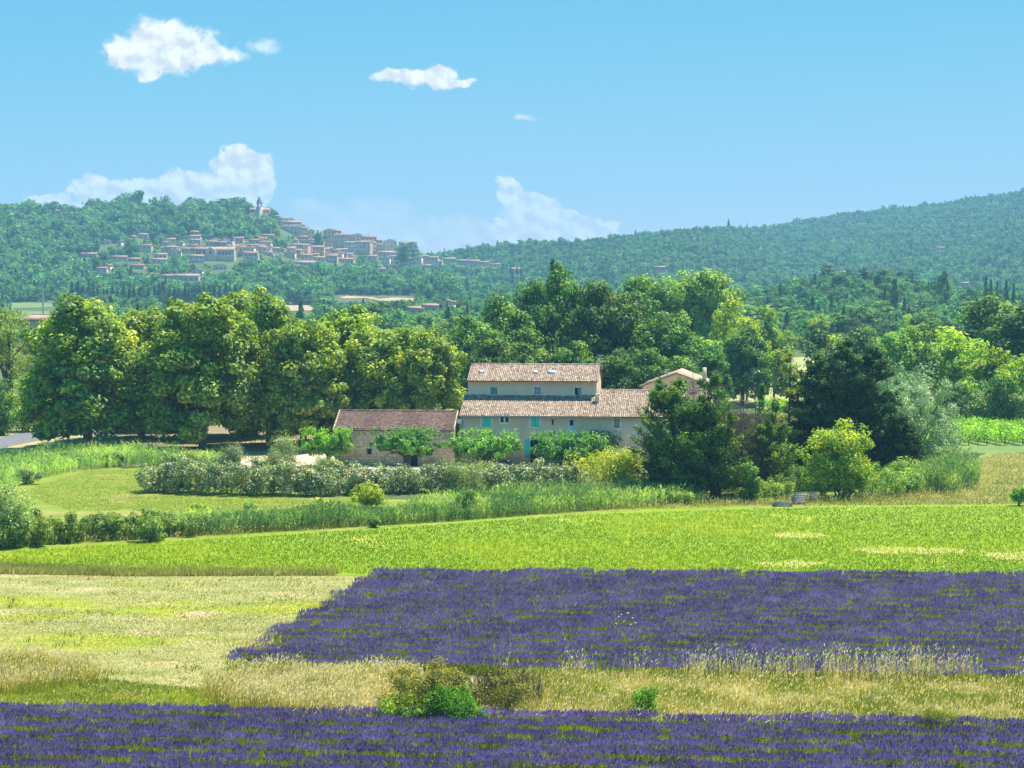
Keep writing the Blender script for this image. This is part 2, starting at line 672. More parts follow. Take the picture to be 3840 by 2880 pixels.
foliage('dead_twig', (0.10, 0.075, 0.05), (0.20, 0.15, 0.10), (0.30, 0.23, 0.16), trans=0.05, gloss=0, vary=0.1)
foliage('shrub_leaf', (0.02, 0.07, 0.006), (0.06, 0.145, 0.01), (0.17, 0.27, 0.02), trans=0.4, gloss=0.02)
foliage('vine_leaf', (0.03, 0.09, 0.012), (0.115, 0.215, 0.016), (0.30, 0.38, 0.03), trans=0.45, vary=0.12)
foliage('hill_leaf', (0.022, 0.064, 0.027), (0.056, 0.128, 0.042), (0.125, 0.205, 0.058), trans=0.3, gloss=0, vary=0.4, hue=0.02)
foliage('lavender_flower', (0.115, 0.083, 0.205), (0.205, 0.152, 0.34), (0.33, 0.26, 0.48), trans=0.3, tcol=(1.0, 0.9, 1.1), gloss=0, vary=0.06, hue=0.004)
foliage('lavender_stem', (0.09, 0.12, 0.03), (0.20, 0.25, 0.05), (0.40, 0.44, 0.08), trans=0.35, gloss=0, vary=0.06)
foliage('weed_leaf', (0.11, 0.16, 0.02), (0.26, 0.33, 0.03), (0.48, 0.51, 0.07), trans=0.45, gloss=0, vary=0.05)
foliage('crop_leaf', (0.11, 0.21, 0.010), (0.24, 0.345, 0.014), (0.42, 0.45, 0.035), trans=0.45, tcol=(1.2, 1.2, 0.35), gloss=0, vary=0.04)
foliage('lawn_leaf', (0.12, 0.17, 0.012), (0.21, 0.27, 0.025), (0.33, 0.36, 0.06), trans=0.4, gloss=0, vary=0.04)
foliage('dry_grass', (0.22, 0.28, 0.02), (0.52, 0.43, 0.065), (0.85, 0.74, 0.44), trans=0.45, tcol=(1.1, 1.05, 0.75), gloss=0, vary=0.04)
foliage('pasture_grass', (0.21, 0.26, 0.03), (0.43, 0.40, 0.12), (0.64, 0.55, 0.28), trans=0.4, tcol=(1.1, 1.05, 0.6), gloss=0, vary=0.04)
surface('bark', [(0.3, (0.06, 0.045, 0.03)), (0.7, (0.16, 0.13, 0.10))], scale=6, bump=0.4)
surface('pale_bark', [(0.35, (0.14, 0.12, 0.09)), (0.65, (0.38, 0.35, 0.27))], scale=3, bump=0.3)
surface('dead_bark', [(0.3, (0.13, 0.10, 0.08)), (0.7, (0.30, 0.26, 0.22))], scale=6, bump=0.3)
surface('terrain_mat', [(0.3, (0.05, 0.09, 0.025)), (0.7, (0.12, 0.15, 0.04))], scale=0.03, detail=6,
        second=(0.009, [(0.3, (0.10, 0.13, 0.035)), (0.7, (0.2, 0.2, 0.07))], 0.55, 0.7))
surface('pasture_mat', [(0.30, (0.19, 0.215, 0.045)), (0.55, (0.33, 0.31, 0.11)), (0.75, (0.46, 0.39, 0.20))], scale=0.5, detail=9, stretch=(0.5, 1, 1), bump=0.6, bscale=5,
        second=[(0.10, [(0.3, (0.22, 0.27, 0.015)), (0.7, (0.36, 0.38, 0.025))], 0.52, 0.64), (0.23, [(0.3, (0.36, 0.27, 0.12)), (0.7, (0.55, 0.43, 0.24))], 0.56, 0.70)])
surface('crop_mat', [(0.3, (0.14, 0.24, 0.010)), (0.7, (0.26, 0.345, 0.014))], scale=0.9, detail=8, bump=0.3, bscale=4,
        second=(0.11, [(0.3, (0.30, 0.36, 0.01)), (0.7, (0.46, 0.44, 0.08))], 0.56, 0.70))
surface('crop_dry_mat', [(0.3, (0.26, 0.30, 0.03)), (0.55, (0.36, 0.34, 0.08)), (0.75, (0.46, 0.38, 0.18))], scale=1.2, detail=8, stretch=(0.5, 1, 1))
surface('lawn_mat', [(0.3, (0.13, 0.19, 0.015)), (0.7, (0.24, 0.28, 0.03))], scale=0.4, detail=8, bump=0.4, bscale=8,
        second=(0.12, [(0.3, (0.22, 0.22, 0.04)), (0.7, (0.34, 0.31, 0.09))], 0.5, 0.66))
surface('lavender_soil_mat', [(0.3, (0.10, 0.13, 0.025)), (0.6, (0.20, 0.23, 0.03)), (0.8, (0.28, 0.24, 0.12))], scale=0.8, detail=8, bump=0.6, bscale=5)
surface('yard_mat', [(0.3, (0.46, 0.36, 0.25)), (0.7, (0.60, 0.49, 0.36))], scale=0.5, detail=8, bump=0.3, bscale=8)
surface('painted_shade_mat', [(0.3, (0.17, 0.14, 0.07)), (0.7, (0.30, 0.24, 0.13))], scale=0.4, detail=8, bump=0.4, bscale=6)  # earth colour darkened to carry the tree shade
surface('asphalt', [(0.3, (0.12, 0.12, 0.125)), (0.7, (0.20, 0.20, 0.205))], scale=2.0, detail=8, rough=0.85)
surface('verge_mat', [(0.3, (0.30, 0.26, 0.08)), (0.7, (0.46, 0.38, 0.18))], scale=0.7, detail=8)
surface('straw_mat', [(0.3, (0.36, 0.25, 0.13)), (0.7, (0.48, 0.35, 0.20))], scale=0.1, detail=5)
surface('vinefield_mat', [(0.3, (0.10, 0.17, 0.04)), (0.7, (0.20, 0.27, 0.07))], scale=0.15, detail=5)
surface('meadow_mat', [(0.3, (0.22, 0.26, 0.06)), (0.55, (0.34, 0.34, 0.12)), (0.75, (0.55, 0.45, 0.24))], scale=0.06, detail=6, stretch=(0.5, 1, 1))
surface('dry_soil_mat', [(0.3, (0.14, 0.19, 0.03)), (0.55, (0.24, 0.24, 0.06)), (0.75, (0.36, 0.29, 0.13))], scale=0.35, detail=8, stretch=(0.6, 1, 1))
surface('plaster', [(0.3, (0.82, 0.57, 0.37)), (0.7, (0.90, 0.67, 0.47))], scale=0.9, detail=8, bump=0.15, bscale=20, stretch=(1, 1, 0.35),
        second=[(0.45, [(0.3, (0.58, 0.42, 0.28)), (0.7, (0.70, 0.54, 0.39))], 0.55, 0.72), (1.1, [(0.3, (0.50, 0.40, 0.31)), (0.7, (0.62, 0.50, 0.39))], 0.64, 0.74)])
surface('plaster_grey', [(0.3, (0.72, 0.56, 0.39)), (0.7, (0.82, 0.66, 0.48))], scale=0.9, detail=8, bump=0.15, bscale=20, stretch=(1, 1, 0.3),
        second=(0.55, [(0.3, (0.24, 0.22, 0.20)), (0.7, (0.40, 0.36, 0.31))], 0.56, 0.72))
surface('white_plaster', [(0.3, (0.84, 0.80, 0.74)), (0.7, (0.90, 0.88, 0.83))], scale=2.0, detail=6)
surface('mortar', [(0.3, (0.54, 0.40, 0.25)), (0.7, (0.68, 0.52, 0.34))], scale=2.0, detail=8, bump=0.3)
surface('stone', [(0.1, (0.52, 0.37, 0.22)), (0.5, (0.76, 0.57, 0.37)), (0.9, (0.86, 0.71, 0.52))], scale=3.0, detail=6, bump=0.3, use_tint=0.5)
surface('roof_tile', [(0.05, (0.21, 0.135, 0.105)), (0.3, (0.35, 0.23, 0.165)), (0.55, (0.46, 0.33, 0.235)), (0.78, (0.55, 0.44, 0.30)), (0.98, (0.63, 0.55, 0.40))], scale=6.0, detail=5, use_tint=0.35, rough=0.9)
surface('flat_tile', [(0.05, (0.20, 0.11, 0.085)), (0.35, (0.33, 0.175, 0.125)), (0.65, (0.43, 0.24, 0.16)), (0.98, (0.56, 0.37, 0.24))], scale=5.0, detail=5, use_tint=0.4, rough=0.9)
surface('roof_deck_mat', [(0.3, (0.16, 0.09, 0.07)), (0.7, (0.28, 0.17, 0.12))], scale=4.0, detail=5)
plain('teal_paint', (0.06, 0.74, 0.66), rough=0.5, vary=0.1)
plain('grey_green_paint', (0.20, 0.30, 0.27), rough=0.6)
plain('grey_paint', (0.36, 0.36, 0.38), rough=0.6)
plain('dark_glass', (0.015, 0.018, 0.022), rough=0.12, spec=0.5)
plain('dark_hole', (0.02, 0.02, 0.02), rough=0.9)
plain('white_plastic', (0.78, 0.78, 0.80), rough=0.4)
plain('metal_grey', (0.45, 0.46, 0.47), rough=0.4, metal=0.6)
plain('zinc', (0.36, 0.38, 0.40), rough=0.5, metal=0.5)
plain('weathered_wood', (0.30, 0.28, 0.26), rough=0.9, vary=0.3, scale=5)
plain('brick', (0.34, 0.20, 0.13), rough=0.9, vary=0.25)
plain('car_paint', (0.012, 0.013, 0.016), rough=0.25, spec=0.5)
plain('rubber', (0.02, 0.02, 0.02), rough=0.8)
plain('red_paint', (0.55, 0.10, 0.08), rough=0.6)
plain('concrete', (0.42, 0.41, 0.38), rough=0.9)
for nm, c in (('village_cream', (0.88, 0.58, 0.38)), ('village_grey', (0.72, 0.50, 0.35)), ('village_white', (0.90, 0.70, 0.52)), ('village_ochre', (0.82, 0.45, 0.24)),
              ('village_stone', (0.80, 0.54, 0.36))):
    plain(nm, c, rough=0.95, vary=0.16, scale=0.15)
plain('village_roof', (0.40, 0.245, 0.165), rough=0.95, vary=0.2, scale=0.3)
plain('village_roof_red', (0.38, 0.19, 0.11), rough=0.95, vary=0.15, scale=0.3)
plain('village_window', (0.07, 0.075, 0.085), rough=0.6)
plain('slate', (0.22, 0.22, 0.24), rough=0.8)

# ------------------------------------------------------------------ ground
def build_terrain():
    ys = np.concatenate([np.linspace(-400, 480, 12), np.geomspace(520, 1300, 14), np.linspace(1330, 3500, 130), np.geomspace(3560, 5200, 14)])
    us = np.linspace(-1, 1, 221)
    us = np.sign(us) * np.abs(us) ** 1.25
    W = np.maximum(np.abs(ys), 500) * 0.62 + 200
    X = us[None, :] * W[:, None]
    Y = np.repeat(ys[:, None], len(us), 1)
    Z = terrain(X, Y)
    Z[Y < 500] = 0
    V = np.stack([X, Y, Z], -1).reshape(-1, 3)
    n = len(us)
    i, j = np.meshgrid(np.arange(len(ys) - 1), np.arange(n - 1), indexing='ij')
    a = (i * n + j).ravel()
    F = np.stack([a, a + 1, a + n + 1, a + n], 1)
    m = MB().add(V, F)
    o = m.build('ground', MAT['terrain_mat'], smooth_faces=True)
    tag(o, 'green valley floor rising to the wooded hills', None, kind='structure')


def in_poly(px, py, poly):
    poly = np.asarray(poly, float)
    r = np.zeros(np.shape(px), bool)
    j = len(poly) - 1
    for i in range(len(poly)):
        xi, yi = poly[i]
        xj, yj = poly[j]
        c = ((yi > py) != (yj > py)) & (px < (xj - xi) * (py - yi) / (yj - yi + 1e-12) + xi)
        r ^= c
        j = i
    return r


def sheet(name, poly, mat, z, label, jitter=3.0, seed=1, hill=False):
    """a ground sheet whose outline is given on the ground as seen in the photo; a filled, slightly ragged polygon"""
    rng = np.random.default_rng(seed)
    pts = []
    poly = [tuple(map(float, p)) for p in poly]
    for k in range(len(poly)):
        a, b = poly[k], poly[(k + 1) % len(poly)]
        L = math.hypot(b[0] - a[0], b[1] - a[1])
        n = max(1, int(L / 40))
        for i in range(n):
            t = i / n
            pts.append((a[0] + (b[0] - a[0]) * t + rng.normal() * jitter, a[1] + (b[1] - a[1]) * t + rng.normal() * jitter * 0.35))
    V = []
    for (sx, sy) in pts:
        if hill:
            x, y, zz = gsolve(sx, sy)
            V.append((x, y, zz + z))
        else:
            x, y = gpt(sx, sy)
            V.append((float(x), float(y), z))
    import bmesh
    bm = bmesh.new()
    f = bm.faces.new([bm.verts.new(v) for v in V])
    bmesh.ops.triangulate(bm, faces=[f])
    bm.normal_update()
    for fc in bm.faces:
        if fc.normal.z < 0:
            fc.normal_flip()
    me = bpy.data.meshes.new(name)
    bm.to_mesh(me)
    bm.free()
    me.materials.append(MAT[mat])
    return tag(link(name, me), label, None, kind='structure')


build_terrain()
CROP = [(-1500, 2140), (0, 2062), (573, 2031), (1000, 2005), (1441, 1979), (1800, 1950), (2170, 1927), (2500, 1912), (2951, 1901), (3400, 1894), (3840, 1889), (5600, 1866),
        (5600, 2200), (3840, 2200), (1900, 2185), (1302, 2160), (520, 2144), (0, 2121), (-1500, 2141)]
LAV_UP = [(1430, 2163), (2600, 2170), (5600, 2185), (5600, 2585), (3840, 2570), (1900, 2545), (900, 2505)]
LAV_LOW = [(-1700, 2685), (0, 2692), (1500, 2722), (2600, 2740), (3840, 2762), (5600, 2775), (5600, 3300), (-1700, 3300)]
LAWN = [(-200, 1850), (130, 1785), (330, 1758), (600, 1750), (1100, 1755), (1100, 1860), (1700, 1880), (2300, 1870), (2300, 1905), (1700, 1950), (1000, 1985), (300, 2010), (-200, 2030)]
sheet('pasture', [(-1700, 2088), (1302, 2132), (5600, 2150), (5600, 2800), (-1700, 2800)], 'pasture_mat', 0.008, 'dry mown pasture beside the lavender')
sheet('crop_field', CROP, 'crop_mat', 0.014, 'bright lime green crop field in front of the farm', jitter=6)
sheet('lavender_soil', LAV_UP, 'lavender_soil_mat', 0.016, 'weedy soil under the far lavender rows')
sheet('lavender_soil', LAV_LOW, 'lavender_soil_mat', 0.016, 'weedy soil under the near lavender rows')
BARE = [[(2880, 2006), (2960, 1998), (3080, 2000), (3120, 2010), (3020, 2018), (2930, 2020)], [(3180, 2062), (3330, 2050), (3560, 2056), (3700, 2070), (3500, 2078), (3300, 2080)], [(2820, 2112), (2980, 2100), (3120, 2112), (3000, 2130), (2880, 2128)],
        [(3660, 2080), (3840, 2068), (4420, 2090), (3760, 2100)]]
for b_, l_ in zip(BARE, ('thin dry patch high in the green field', 'long thin dry patch in the green field at the right', 'thin dry patch in the green field next to the lavender', 'thin dry patch in the green field at the right edge')):
    sheet('bare_patch', b_, 'crop_dry_mat', 0.018, l_, jitter=16)
sheet('field_verge', [(-1500, 1960), (600, 1950), (1800, 1890), (2600, 1840), (3600, 1800), (5600, 1800), (5600, 1890), (2951, 1906), (2170, 1932), (1441, 1984), (573, 2036), (-1500, 2120)], 'lawn_mat', 0.005, 'dry grassy margin along the top of the green field', jitter=4)
sheet('lawn', LAWN, 'lawn_mat', 0.012, 'mown lawn in front of the pale hedge', jitter=6)
sheet('farmyard', [(560, 1700), (700, 1640), (900, 1605), (1250, 1600), (1400, 1690), (2600, 1690), (2600, 1770), (1700, 1790), (1000, 1790), (700, 1745)], 'yard_mat', 0.010, 'dusty gravel yard around the farm buildings', jitter=6)
sheet('painted_shade_ground', [(150, 1700), (400, 1600), (900, 1590), (1250, 1592), (1250, 1640), (880, 1660), (700, 1690), (560, 1745), (300, 1760)], 'painted_shade_mat', 0.014, 'bare earth under the plane trees with their shade painted in', jitter=6)  # darker sheet over the yard, plane tree shade put into its colour
sheet('road_verge', [(-300, 1700), (-300, 1630), (0, 1622), (90, 1606), (190, 1590), (330, 1600), (330, 1640), (150, 1662), (60, 1700), (-100, 1730)], 'verge_mat', 0.012, 'straw coloured road verge', jitter=3)
sheet('road', [(-300, 1668), (0, 1642), (60, 1627), (120, 1616), (200, 1604), (330, 1604), (330, 1628), (215, 1640), (120, 1658), (40, 1674), (0, 1690), (-300, 1730)], 'asphalt', 0.020, 'grey asphalt lane curving behind the plane trees', jitter=0.6)
sheet('track', [(2500, 1895), (3000, 1872), (3400, 1850), (3560, 1800), (3640, 1735), (3720, 1690), (4400, 1680), (4400, 1885), (3840, 1889), (2951, 1901)], 'dry_soil_mat', 0.010, 'dry grassy track beside the vineyard', jitter=5)
sheet('vineyard_soil', [(3500, 1700), (3520, 1540), (4500, 1530), (4500, 1700)], 'vinefield_mat', 0.012, 'soil under the vine rows')
sheet('meadow', [(2640, 1500), (2700, 1390), (2760, 1345), (3060, 1340), (3140, 1390), (3140, 1510), (2900, 1540)], 'meadow_mat', 0.05, 'pale meadow behind the dead trees', jitter=5)
sheet('straw_field', [(131, 1219), (131, 1192), (221, 1190), (330, 1195), (330, 1219)], 'straw_mat', 0.3, 'cut straw field behind the low barn', hill=True)
sheet('straw_field', [(1063, 1168), (1063, 1148), (1167, 1146), (1210, 1155), (1167, 1166)], 'straw_mat', 0.3, 'small straw field just above the plane trees', hill=True)
sheet('straw_field', [(1270, 1116), (1300, 1112), (1400, 1115), (1420, 1122), (1470, 1117), (1560, 1121), (1552, 1131), (1430, 1130), (1380, 1122), (1290, 1121)], 'straw_mat', 0.3, 'long straw strip below the village', hill=True)
sheet('vine_field', [(0, 1160), (0, 1140), (45, 1136), (195, 1138), (200, 1154)], 'vinefield_mat', 0.3, 'green vine field behind the pine', hill=True)
sheet('vine_field', [(80, 1192), (80, 1170), (271, 1167), (275, 1190)], 'vinefield_mat', 0.3, 'green vine terrace above the straw field', hill=True)
sheet('vine_field', [(606, 1160), (606, 1132), (770, 1129), (780, 1158)], 'vinefield_mat', 0.3, 'green field between the two plane tree tops', hill=True)
FIELDS_PX = [(125, 335, 1186, 1222), (1060, 1170, 1143, 1168), (1250, 1560, 1108, 1132), (40, 200, 1133, 1156), (80, 275, 1165, 1192), (606, 775, 1128, 1160),
             (2750, 3050, 1338, 1500)]

# haze: one closed box of even air round the whole place
hz, hnt = nodes_of('haze_air')
hv = hnt.nodes.new('ShaderNodeVolumePrincipled')
hv.inputs['Color'].default_value = (*HAZE_COLOR, 1)
hv.inputs['Density'].default_value = HAZE_DENSITY
hv.inputs['Anisotropy'].default_value = 0.0
ho = hnt.nodes.new('ShaderNodeOutputMaterial')
hnt.links.new(hv.outputs[0], ho.inputs['Volume'])
HAZE = MB().box(-4200, 4200, -600, 5300, -2.0, 230)
tag(HAZE.build('haze', hz), 'thin blue haze lying over the valley', None, kind='stuff')


# ------------------------------------------------------------------ plants
def unit(rng, n):
    v = rng.normal(size=(n, 3))
    return v / (np.linalg.norm(v, axis=1, keepdims=True) + 1e-9)


def crown_data(rng, lobes, n, n_clump, cr, shell=0.5, upbias=0.3, flat=1.0, low=-0.35):
    L = np.asarray(lobes, float)
    w = (L[:, 3] * L[:, 4] * L[:, 5]) ** 0.75
    pick = rng.choice(len(L), n_clump, p=w / w.sum())
    d = unit(rng, n_clump)
    d[:, 2] = np.where(d[:, 2] < low, -d[:, 2] * 0.5, d[:, 2])
    rad = shell + (1 - shell) * rng.random(n_clump) ** 0.6
    C = L[pick, :3] + d * rad[:, None] * L[pick, 3:6]
    crs = cr * rng.uniform(0.65, 1.3, n_clump)
    ct = rng.normal(size=n_clump)
    k = rng.choice(n_clump, n)
    d2 = unit(rng, n)
    d2[:, 2] = d2[:, 2] * 0.85 + 0.2
    P = C[k] + d2 * (crs[k] * (0.35 + 0.65 * rng.random(n) ** 0.6))[:, None] * np.array([1, 1, flat])
    N = d2 * 0.7 + d[k] * 0.25 + np.array([0, 0, upbias]) + rng.normal(size=(n, 3)) * 0.45
    t = 0.45 + 0.11 * ct[k] + 0.17 * rng.normal(size=n)
    return P, N, np.clip(t, 0, 1), C


def limbs(mb, rng, base, top, C, r0, n_limb=6, bend=0.1):
    base, top = np.array(base, float), np.array(top, float)
    ts = np.linspace(0, 1, 6)
    wob = rng.normal(size=(6, 3)) * bend
    wob[0] = 0
    path = base + (top - base) * ts[:, None] + wob
    mb.tube(path, r0 * (1 - 0.72 * ts), 8)
    if len(C):
        for c in C[rng.choice(len(C), min(n_limb, len(C)), replace=False)]:
            s = rng.uniform(0.25, 0.7)
            p0 = base + (top - base) * s
            mid = (p0 + c) / 2 + rng.normal(size=3) * 0.12 * np.linalg.norm(c - p0) * np.array([1, 1, 0.3])
            mb.tube([p0, mid, c], [r0 * (1 - 0.7 * s) * 0.6, r0 * 0.25, r0 * 0.08], 5)


def rand_lobes(rng, n, w, z0, z1, spread=0.55, lobe=0.5, squash=0.8, p0=0.12, p1=0.80, pw=0.75):
    """ellipsoid lobes filling a crown of width w between z0 and z1 (wider around 40% of the height)"""
    out = []
    for i in range(n):
        t = (i + 0.5) / n
        prof = math.sin(math.pi * (p0 + p1 * t)) ** pw
        a = i * 2.39996 + rng.uniform(-0.4, 0.4)
        rr = w * 0.5 * spread * prof * rng.uniform(0.6, 1.05)
        lr = w * 0.5 * lobe * rng.uniform(0.75, 1.1) * (0.55 + 0.45 * prof)
        z = z0 + lr * squash + (z1 - z0 - 2 * lr * squash) * t
        out.append((rr * math.cos(a), rr * math.sin(a), z, lr, lr, lr * squash))
    return out


PROTO = {}


def tree_meshes(key, seed, h, w, leaf_mat, n, leaf, n_clump, cr, z0, lobes=9, bark='bark', r0=0.3, aspect=0.7, spread=0.55, lobe=0.5, shell=0.5, limb=7, upbias=0.3, squash=0.8, fold=0.18, p0=0.25, p1=0.66, pw=0.65, core=True):
    rng = np.random.default_rng(seed)
    L = rand_lobes(rng, lobes, w, z0, h, spread, lobe, squash, p0, p1, pw)
    if core:
        hc = h * 0.94 - z0
        L.append((0, 0, z0 + hc * 0.5, w * 0.41, w * 0.41, hc * 0.5))
        L.append((0, 0, z0 + hc * 0.32, w * 0.45, w * 0.45, hc * 0.32))
    P, N, t, C = crown_data(rng, L, n, n_clump, cr, shell, upbias, low=-0.75)
    cm = MB().leaves(P, N, leaf * rng.uniform(0.6, 1.3, n), aspect, rng, t, fold).mesh(key + '_crown', MAT[leaf_mat])
    tb = MB()
    limbs(tb, rng, (0, 0, -0.3), (rng.normal() * 0.2, rng.normal() * 0.2, h * 0.72), C, r0, limb)
    tm = tb.mesh(key + '_trunk', MAT[bark], True)
    PROTO.setdefault(key, []).append((cm, tm, h, w))


def cone_meshes(key, seed, h, w, leaf_mat, n, leaf, z0, power=0.9, bark='bark', r0=0.2, cr=0.5, n_clump=80, columnar=False, droop=0.0):
    """cypress / conifer / poplar: clumps on a tapered column"""
    rng = np.random.default_rng(seed)
    tz = rng.random(n_clump) ** 0.85
    prof = (np.sin(np.pi * np.clip(0.10 + 0.9 * (1 - tz), 0, 1) * 0.62) if columnar else (1 - tz) ** power)
    prof = prof / prof.max()
    a = rng.uniform(0, 2 * np.pi, n_clump)
    rr = (w * 0.5 - cr * 0.6) * prof * rng.uniform(0.55, 1.0, n_clump)
    C = np.stack([rr * np.cos(a), rr * np.sin(a), z0 + (h - z0 - cr * 0.6) * tz], 1)
    ct = rng.normal(size=n_clump)
    k = rng.choice(n_clump, n)
    d2 = unit(rng, n)
    crs = cr * (0.45 + 0.75 * prof) * rng.uniform(0.7, 1.25, n_clump)
    P = C[k] + d2 * (crs[k] * (0.4 + 0.6 * rng.random(n) ** 0.5))[:, None] * np.array([1, 1, 1.45 if columnar else 0.9])
    out = np.stack([np.cos(a[k]), np.sin(a[k]), np.zeros(n)], 1)
    N = d2 * 0.6 + out * 0.5 + np.array([0, 0, 0.25]) + rng.normal(size=(n, 3)) * 0.4
    t = np.clip(0.45 + 0.1 * ct[k] + 0.16 * rng.normal(size=n), 0, 1)
    cm = MB().leaves(P, N, leaf * rng.uniform(0.6, 1.3, n), 0.55, rng, t).mesh(key + '_crown', MAT[leaf_mat])
    tb = MB()
    limbs(tb, rng, (0, 0, -0.3), (0, 0, h * 0.85), C, r0, 5, 0.04)
    tm = tb.mesh(key + '_trunk', MAT[bark], True)
    PROTO.setdefault(key, []).append((cm, tm, h, w))


def umbrella_meshes(key, seed, h, w, leaf_mat, n, leaf, tiers, bark='bark', r0=0.3):
    """pine / cedar: flat plates of needles on visible limbs"""
    rng = np.random.default_rng(seed)
    C = []
    for (tz, r, m) in tiers:
        for i in range(m):
            a = rng.uniform(0, 2 * np.pi)
            q = r * w * 0.5 * math.sqrt(rng.random())
            C.append((q * math.cos(a), q * math.sin(a), h * tz + rng.normal() * h * 0.015))
    C = np.array(C)
    k = rng.choice(len(C), n)
    d2 = unit(rng, n)
    P = C[k] + d2 * np.array([w * 0.11, w * 0.11, h * 0.035]) * (0.4 + 0.6 * rng.random(n) ** 0.5)[:, None]
    N = d2 * 0.5 + np.array([0, 0, 0.5]) + rng.normal(size=(n, 3)) * 0.4
    t = np.clip(0.45 + 0.1 * rng.normal(size=len(C))[k] + 0.16 * rng.normal(size=n), 0, 1)
    cm = MB().leaves(P, N, leaf * rng.uniform(0.6, 1.3, n), 0.6, rng, t).mesh(key + '_crown', MAT[leaf_mat])
    tb = MB()
    limbs(tb, rng, (0, 0, -0.3), (0, 0, h * 0.86), C, r0, 10, 0.1)
    tm = tb.mesh(key + '_trunk', MAT[bark], True)
    PROTO.setdefault(key, []).append((cm, tm, h, w))


for s in range(4):
    tree_meshes('plane', 10 + s, 20, 15, 'plane_leaf', 42000, 0.50, 330, 1.25, 0.5, lobes=17, bark='pale_bark', r0=0.55, spread=0.66, lobe=0.42, shell=0.72, p0=0.42, p1=0.47, pw=0.6)
for s in range(3):
    tree_meshes('oak', 30 + s, 16, 12, 'oak_leaf', 18000, 0.50, 150, 1.3, 0.8, lobes=11, spread=0.62, lobe=0.44, r0=0.4, shell=0.68)
for s in range(3):
    tree_meshes('round', 40 + s, 10, 9, 'light_leaf', 6500, 0.46, 70, 1.15, 0.4, lobes=8, spread=0.55, lobe=0.52, r0=0.22)
tree_meshes('holm', 50, 10, 9, 'holm_leaf', 6500, 0.44, 75, 1.1, 0.4, lobes=8, r0=0.25)
tree_meshes('holm', 51, 10, 9, 'holm_leaf', 6500, 0.44, 75, 1.1, 0.4, lobes=9, r0=0.25)
tree_meshes('lime', 52, 10, 9, 'lime_leaf', 6500, 0.45, 70, 1.1, 0.4, lobes=8, r0=0.22)
tree_meshes('sycamore', 53, 18, 15, 'light_leaf', 20000, 0.58, 150, 1.5, 0.8, lobes=11, r0=0.45, shell=0.68)
tree_meshes('olive', 54, 7, 7, 'olive_leaf', 5000, 0.34, 60, 0.85, 0.3, lobes=7, r0=0.2)
cone_meshes('cypress', 60, 14, 3.2, 'conifer_leaf', 3800, 0.42, 0.2, columnar=True, cr=0.6, n_clump=90)
cone_meshes('conifer', 61, 13, 6.5, 'conifer_leaf', 4800, 0.5, 0.3, power=0.75, cr=0.95, n_clump=90)
cone_meshes('poplar', 62, 25, 6, 'oak_leaf', 6000, 0.55, 2.0, columnar=True, cr=1.0, n_clump=90)
umbrella_meshes('pine', 63, 14, 10, 'holm_leaf', 5500, 0.5, [(0.45, 0.7, 10), (0.62, 0.95, 16), (0.78, 0.85, 16), (0.93, 0.5, 12)])
umbrella_meshes('cedar', 64, 16, 16, 'conifer_leaf', 5500, 0.6, [(0.35, 0.8, 12), (0.52, 1.0, 18), (0.70, 0.95, 18), (0.86, 0.75, 14), (0.97, 0.35, 7)])

NTREE = [0]


def place_tree(key, x, y, h, w, label, cat='tree', group=None, name=None, var=None, z=None, rz=None, leaf=None):
    NTREE[0] += 1
    rng = random.Random(NTREE[0] * 7 + 3)
    P = PROTO[key]
    cm, tm, ph, pw = P[(NTREE[0] if var is None else var) % len(P)]
    zz = float(terrain(x, y)) if z is None else z
    o = thing(name or (key + '_tree'), label, cat, (x, y, zz), rng.uniform(0, 6.28) if rz is None else rz, group)
    o.scale = (w / pw, w / pw, h / ph)
    link('crown', cm, o)
    link('trunk', tm, o)
    return o


def tree_px(key, sx, Y, top, wpx, label, cat='tree', group=None, name=None, var=None):
    x = x_at(sx, Y)
    z = float(terrain(x, Y))
    h = z_at(top, Y) - z
    return place_tree(key, float(x), Y, h, wpx * fwd(Y) / FPX, label, cat, group, name, var, z)


def shrub(name, label, sx, sy, top, wpx, mat, n, leaf=0.22, group=None, cat='bush', depth=0.9, lobes=8, cr=0.22, n_clump=None, seed=None, aspect=0.6, base_spread=1.0, twigs=None, z0=0.0, shell=0.5):
    """a bush standing at ground pixel (sx, sy), its top at pixel row top"""
    rng = np.random.default_rng(seed if seed is not None else abs(hash(label)) % 100000 if False else sum(map(ord, label)) * 13 + int(sx))
    x, y = gpt(sx, sy)
    x, y = float(x), float(y)
    w = wpx * fwd(y) / FPX
    h = z_at(top, y)
    o = thing(name, label, cat, (x, y, 0), 0, group)
    L = []
    for i in range(lobes):
        a = rng.uniform(0, 6.28)
        q = math.sqrt(rng.random()) * 0.60 * base_spread
        lz = h * rng.uniform(0.28, 0.62)
        lr = w * 0.5 * rng.uniform(0.34, 0.5)
        L.append((q * w * 0.5 * math.cos(a), q * w * 0.5 * depth * math.sin(a), lz, lr, lr * depth, min(lz, h - lz) * rng.uniform(0.75, 1.0)))
    L.append((0, 0, h * 0.5, w * 0.38, w * 0.38 * depth, h * 0.5))
    nc = n_clump or max(14, int(n / 90))
    P, N, t, C = crown_data(rng, L, n, nc, cr * min(w, h), shell, low=-2)
    P[:, 2] = np.abs(P[:, 2])
    MB().leaves(P, N, leaf * rng.uniform(0.6, 1.3, n), aspect, rng, t).build('foliage', MAT[mat], o)
    tb = MB()
    for i in range(5):
        c = C[rng.integers(len(C))]
        tb.tube([(rng.normal() * 0.05 * w, rng.normal() * 0.05 * w, -0.1), (c[0] * 0.5, c[1] * 0.5, c[2] * 0.6), tuple(c)], [0.05 + 0.008 * h, 0.035, 0.012], 5)
    tb.build('stem', MAT['bark'], o, True)
    return o


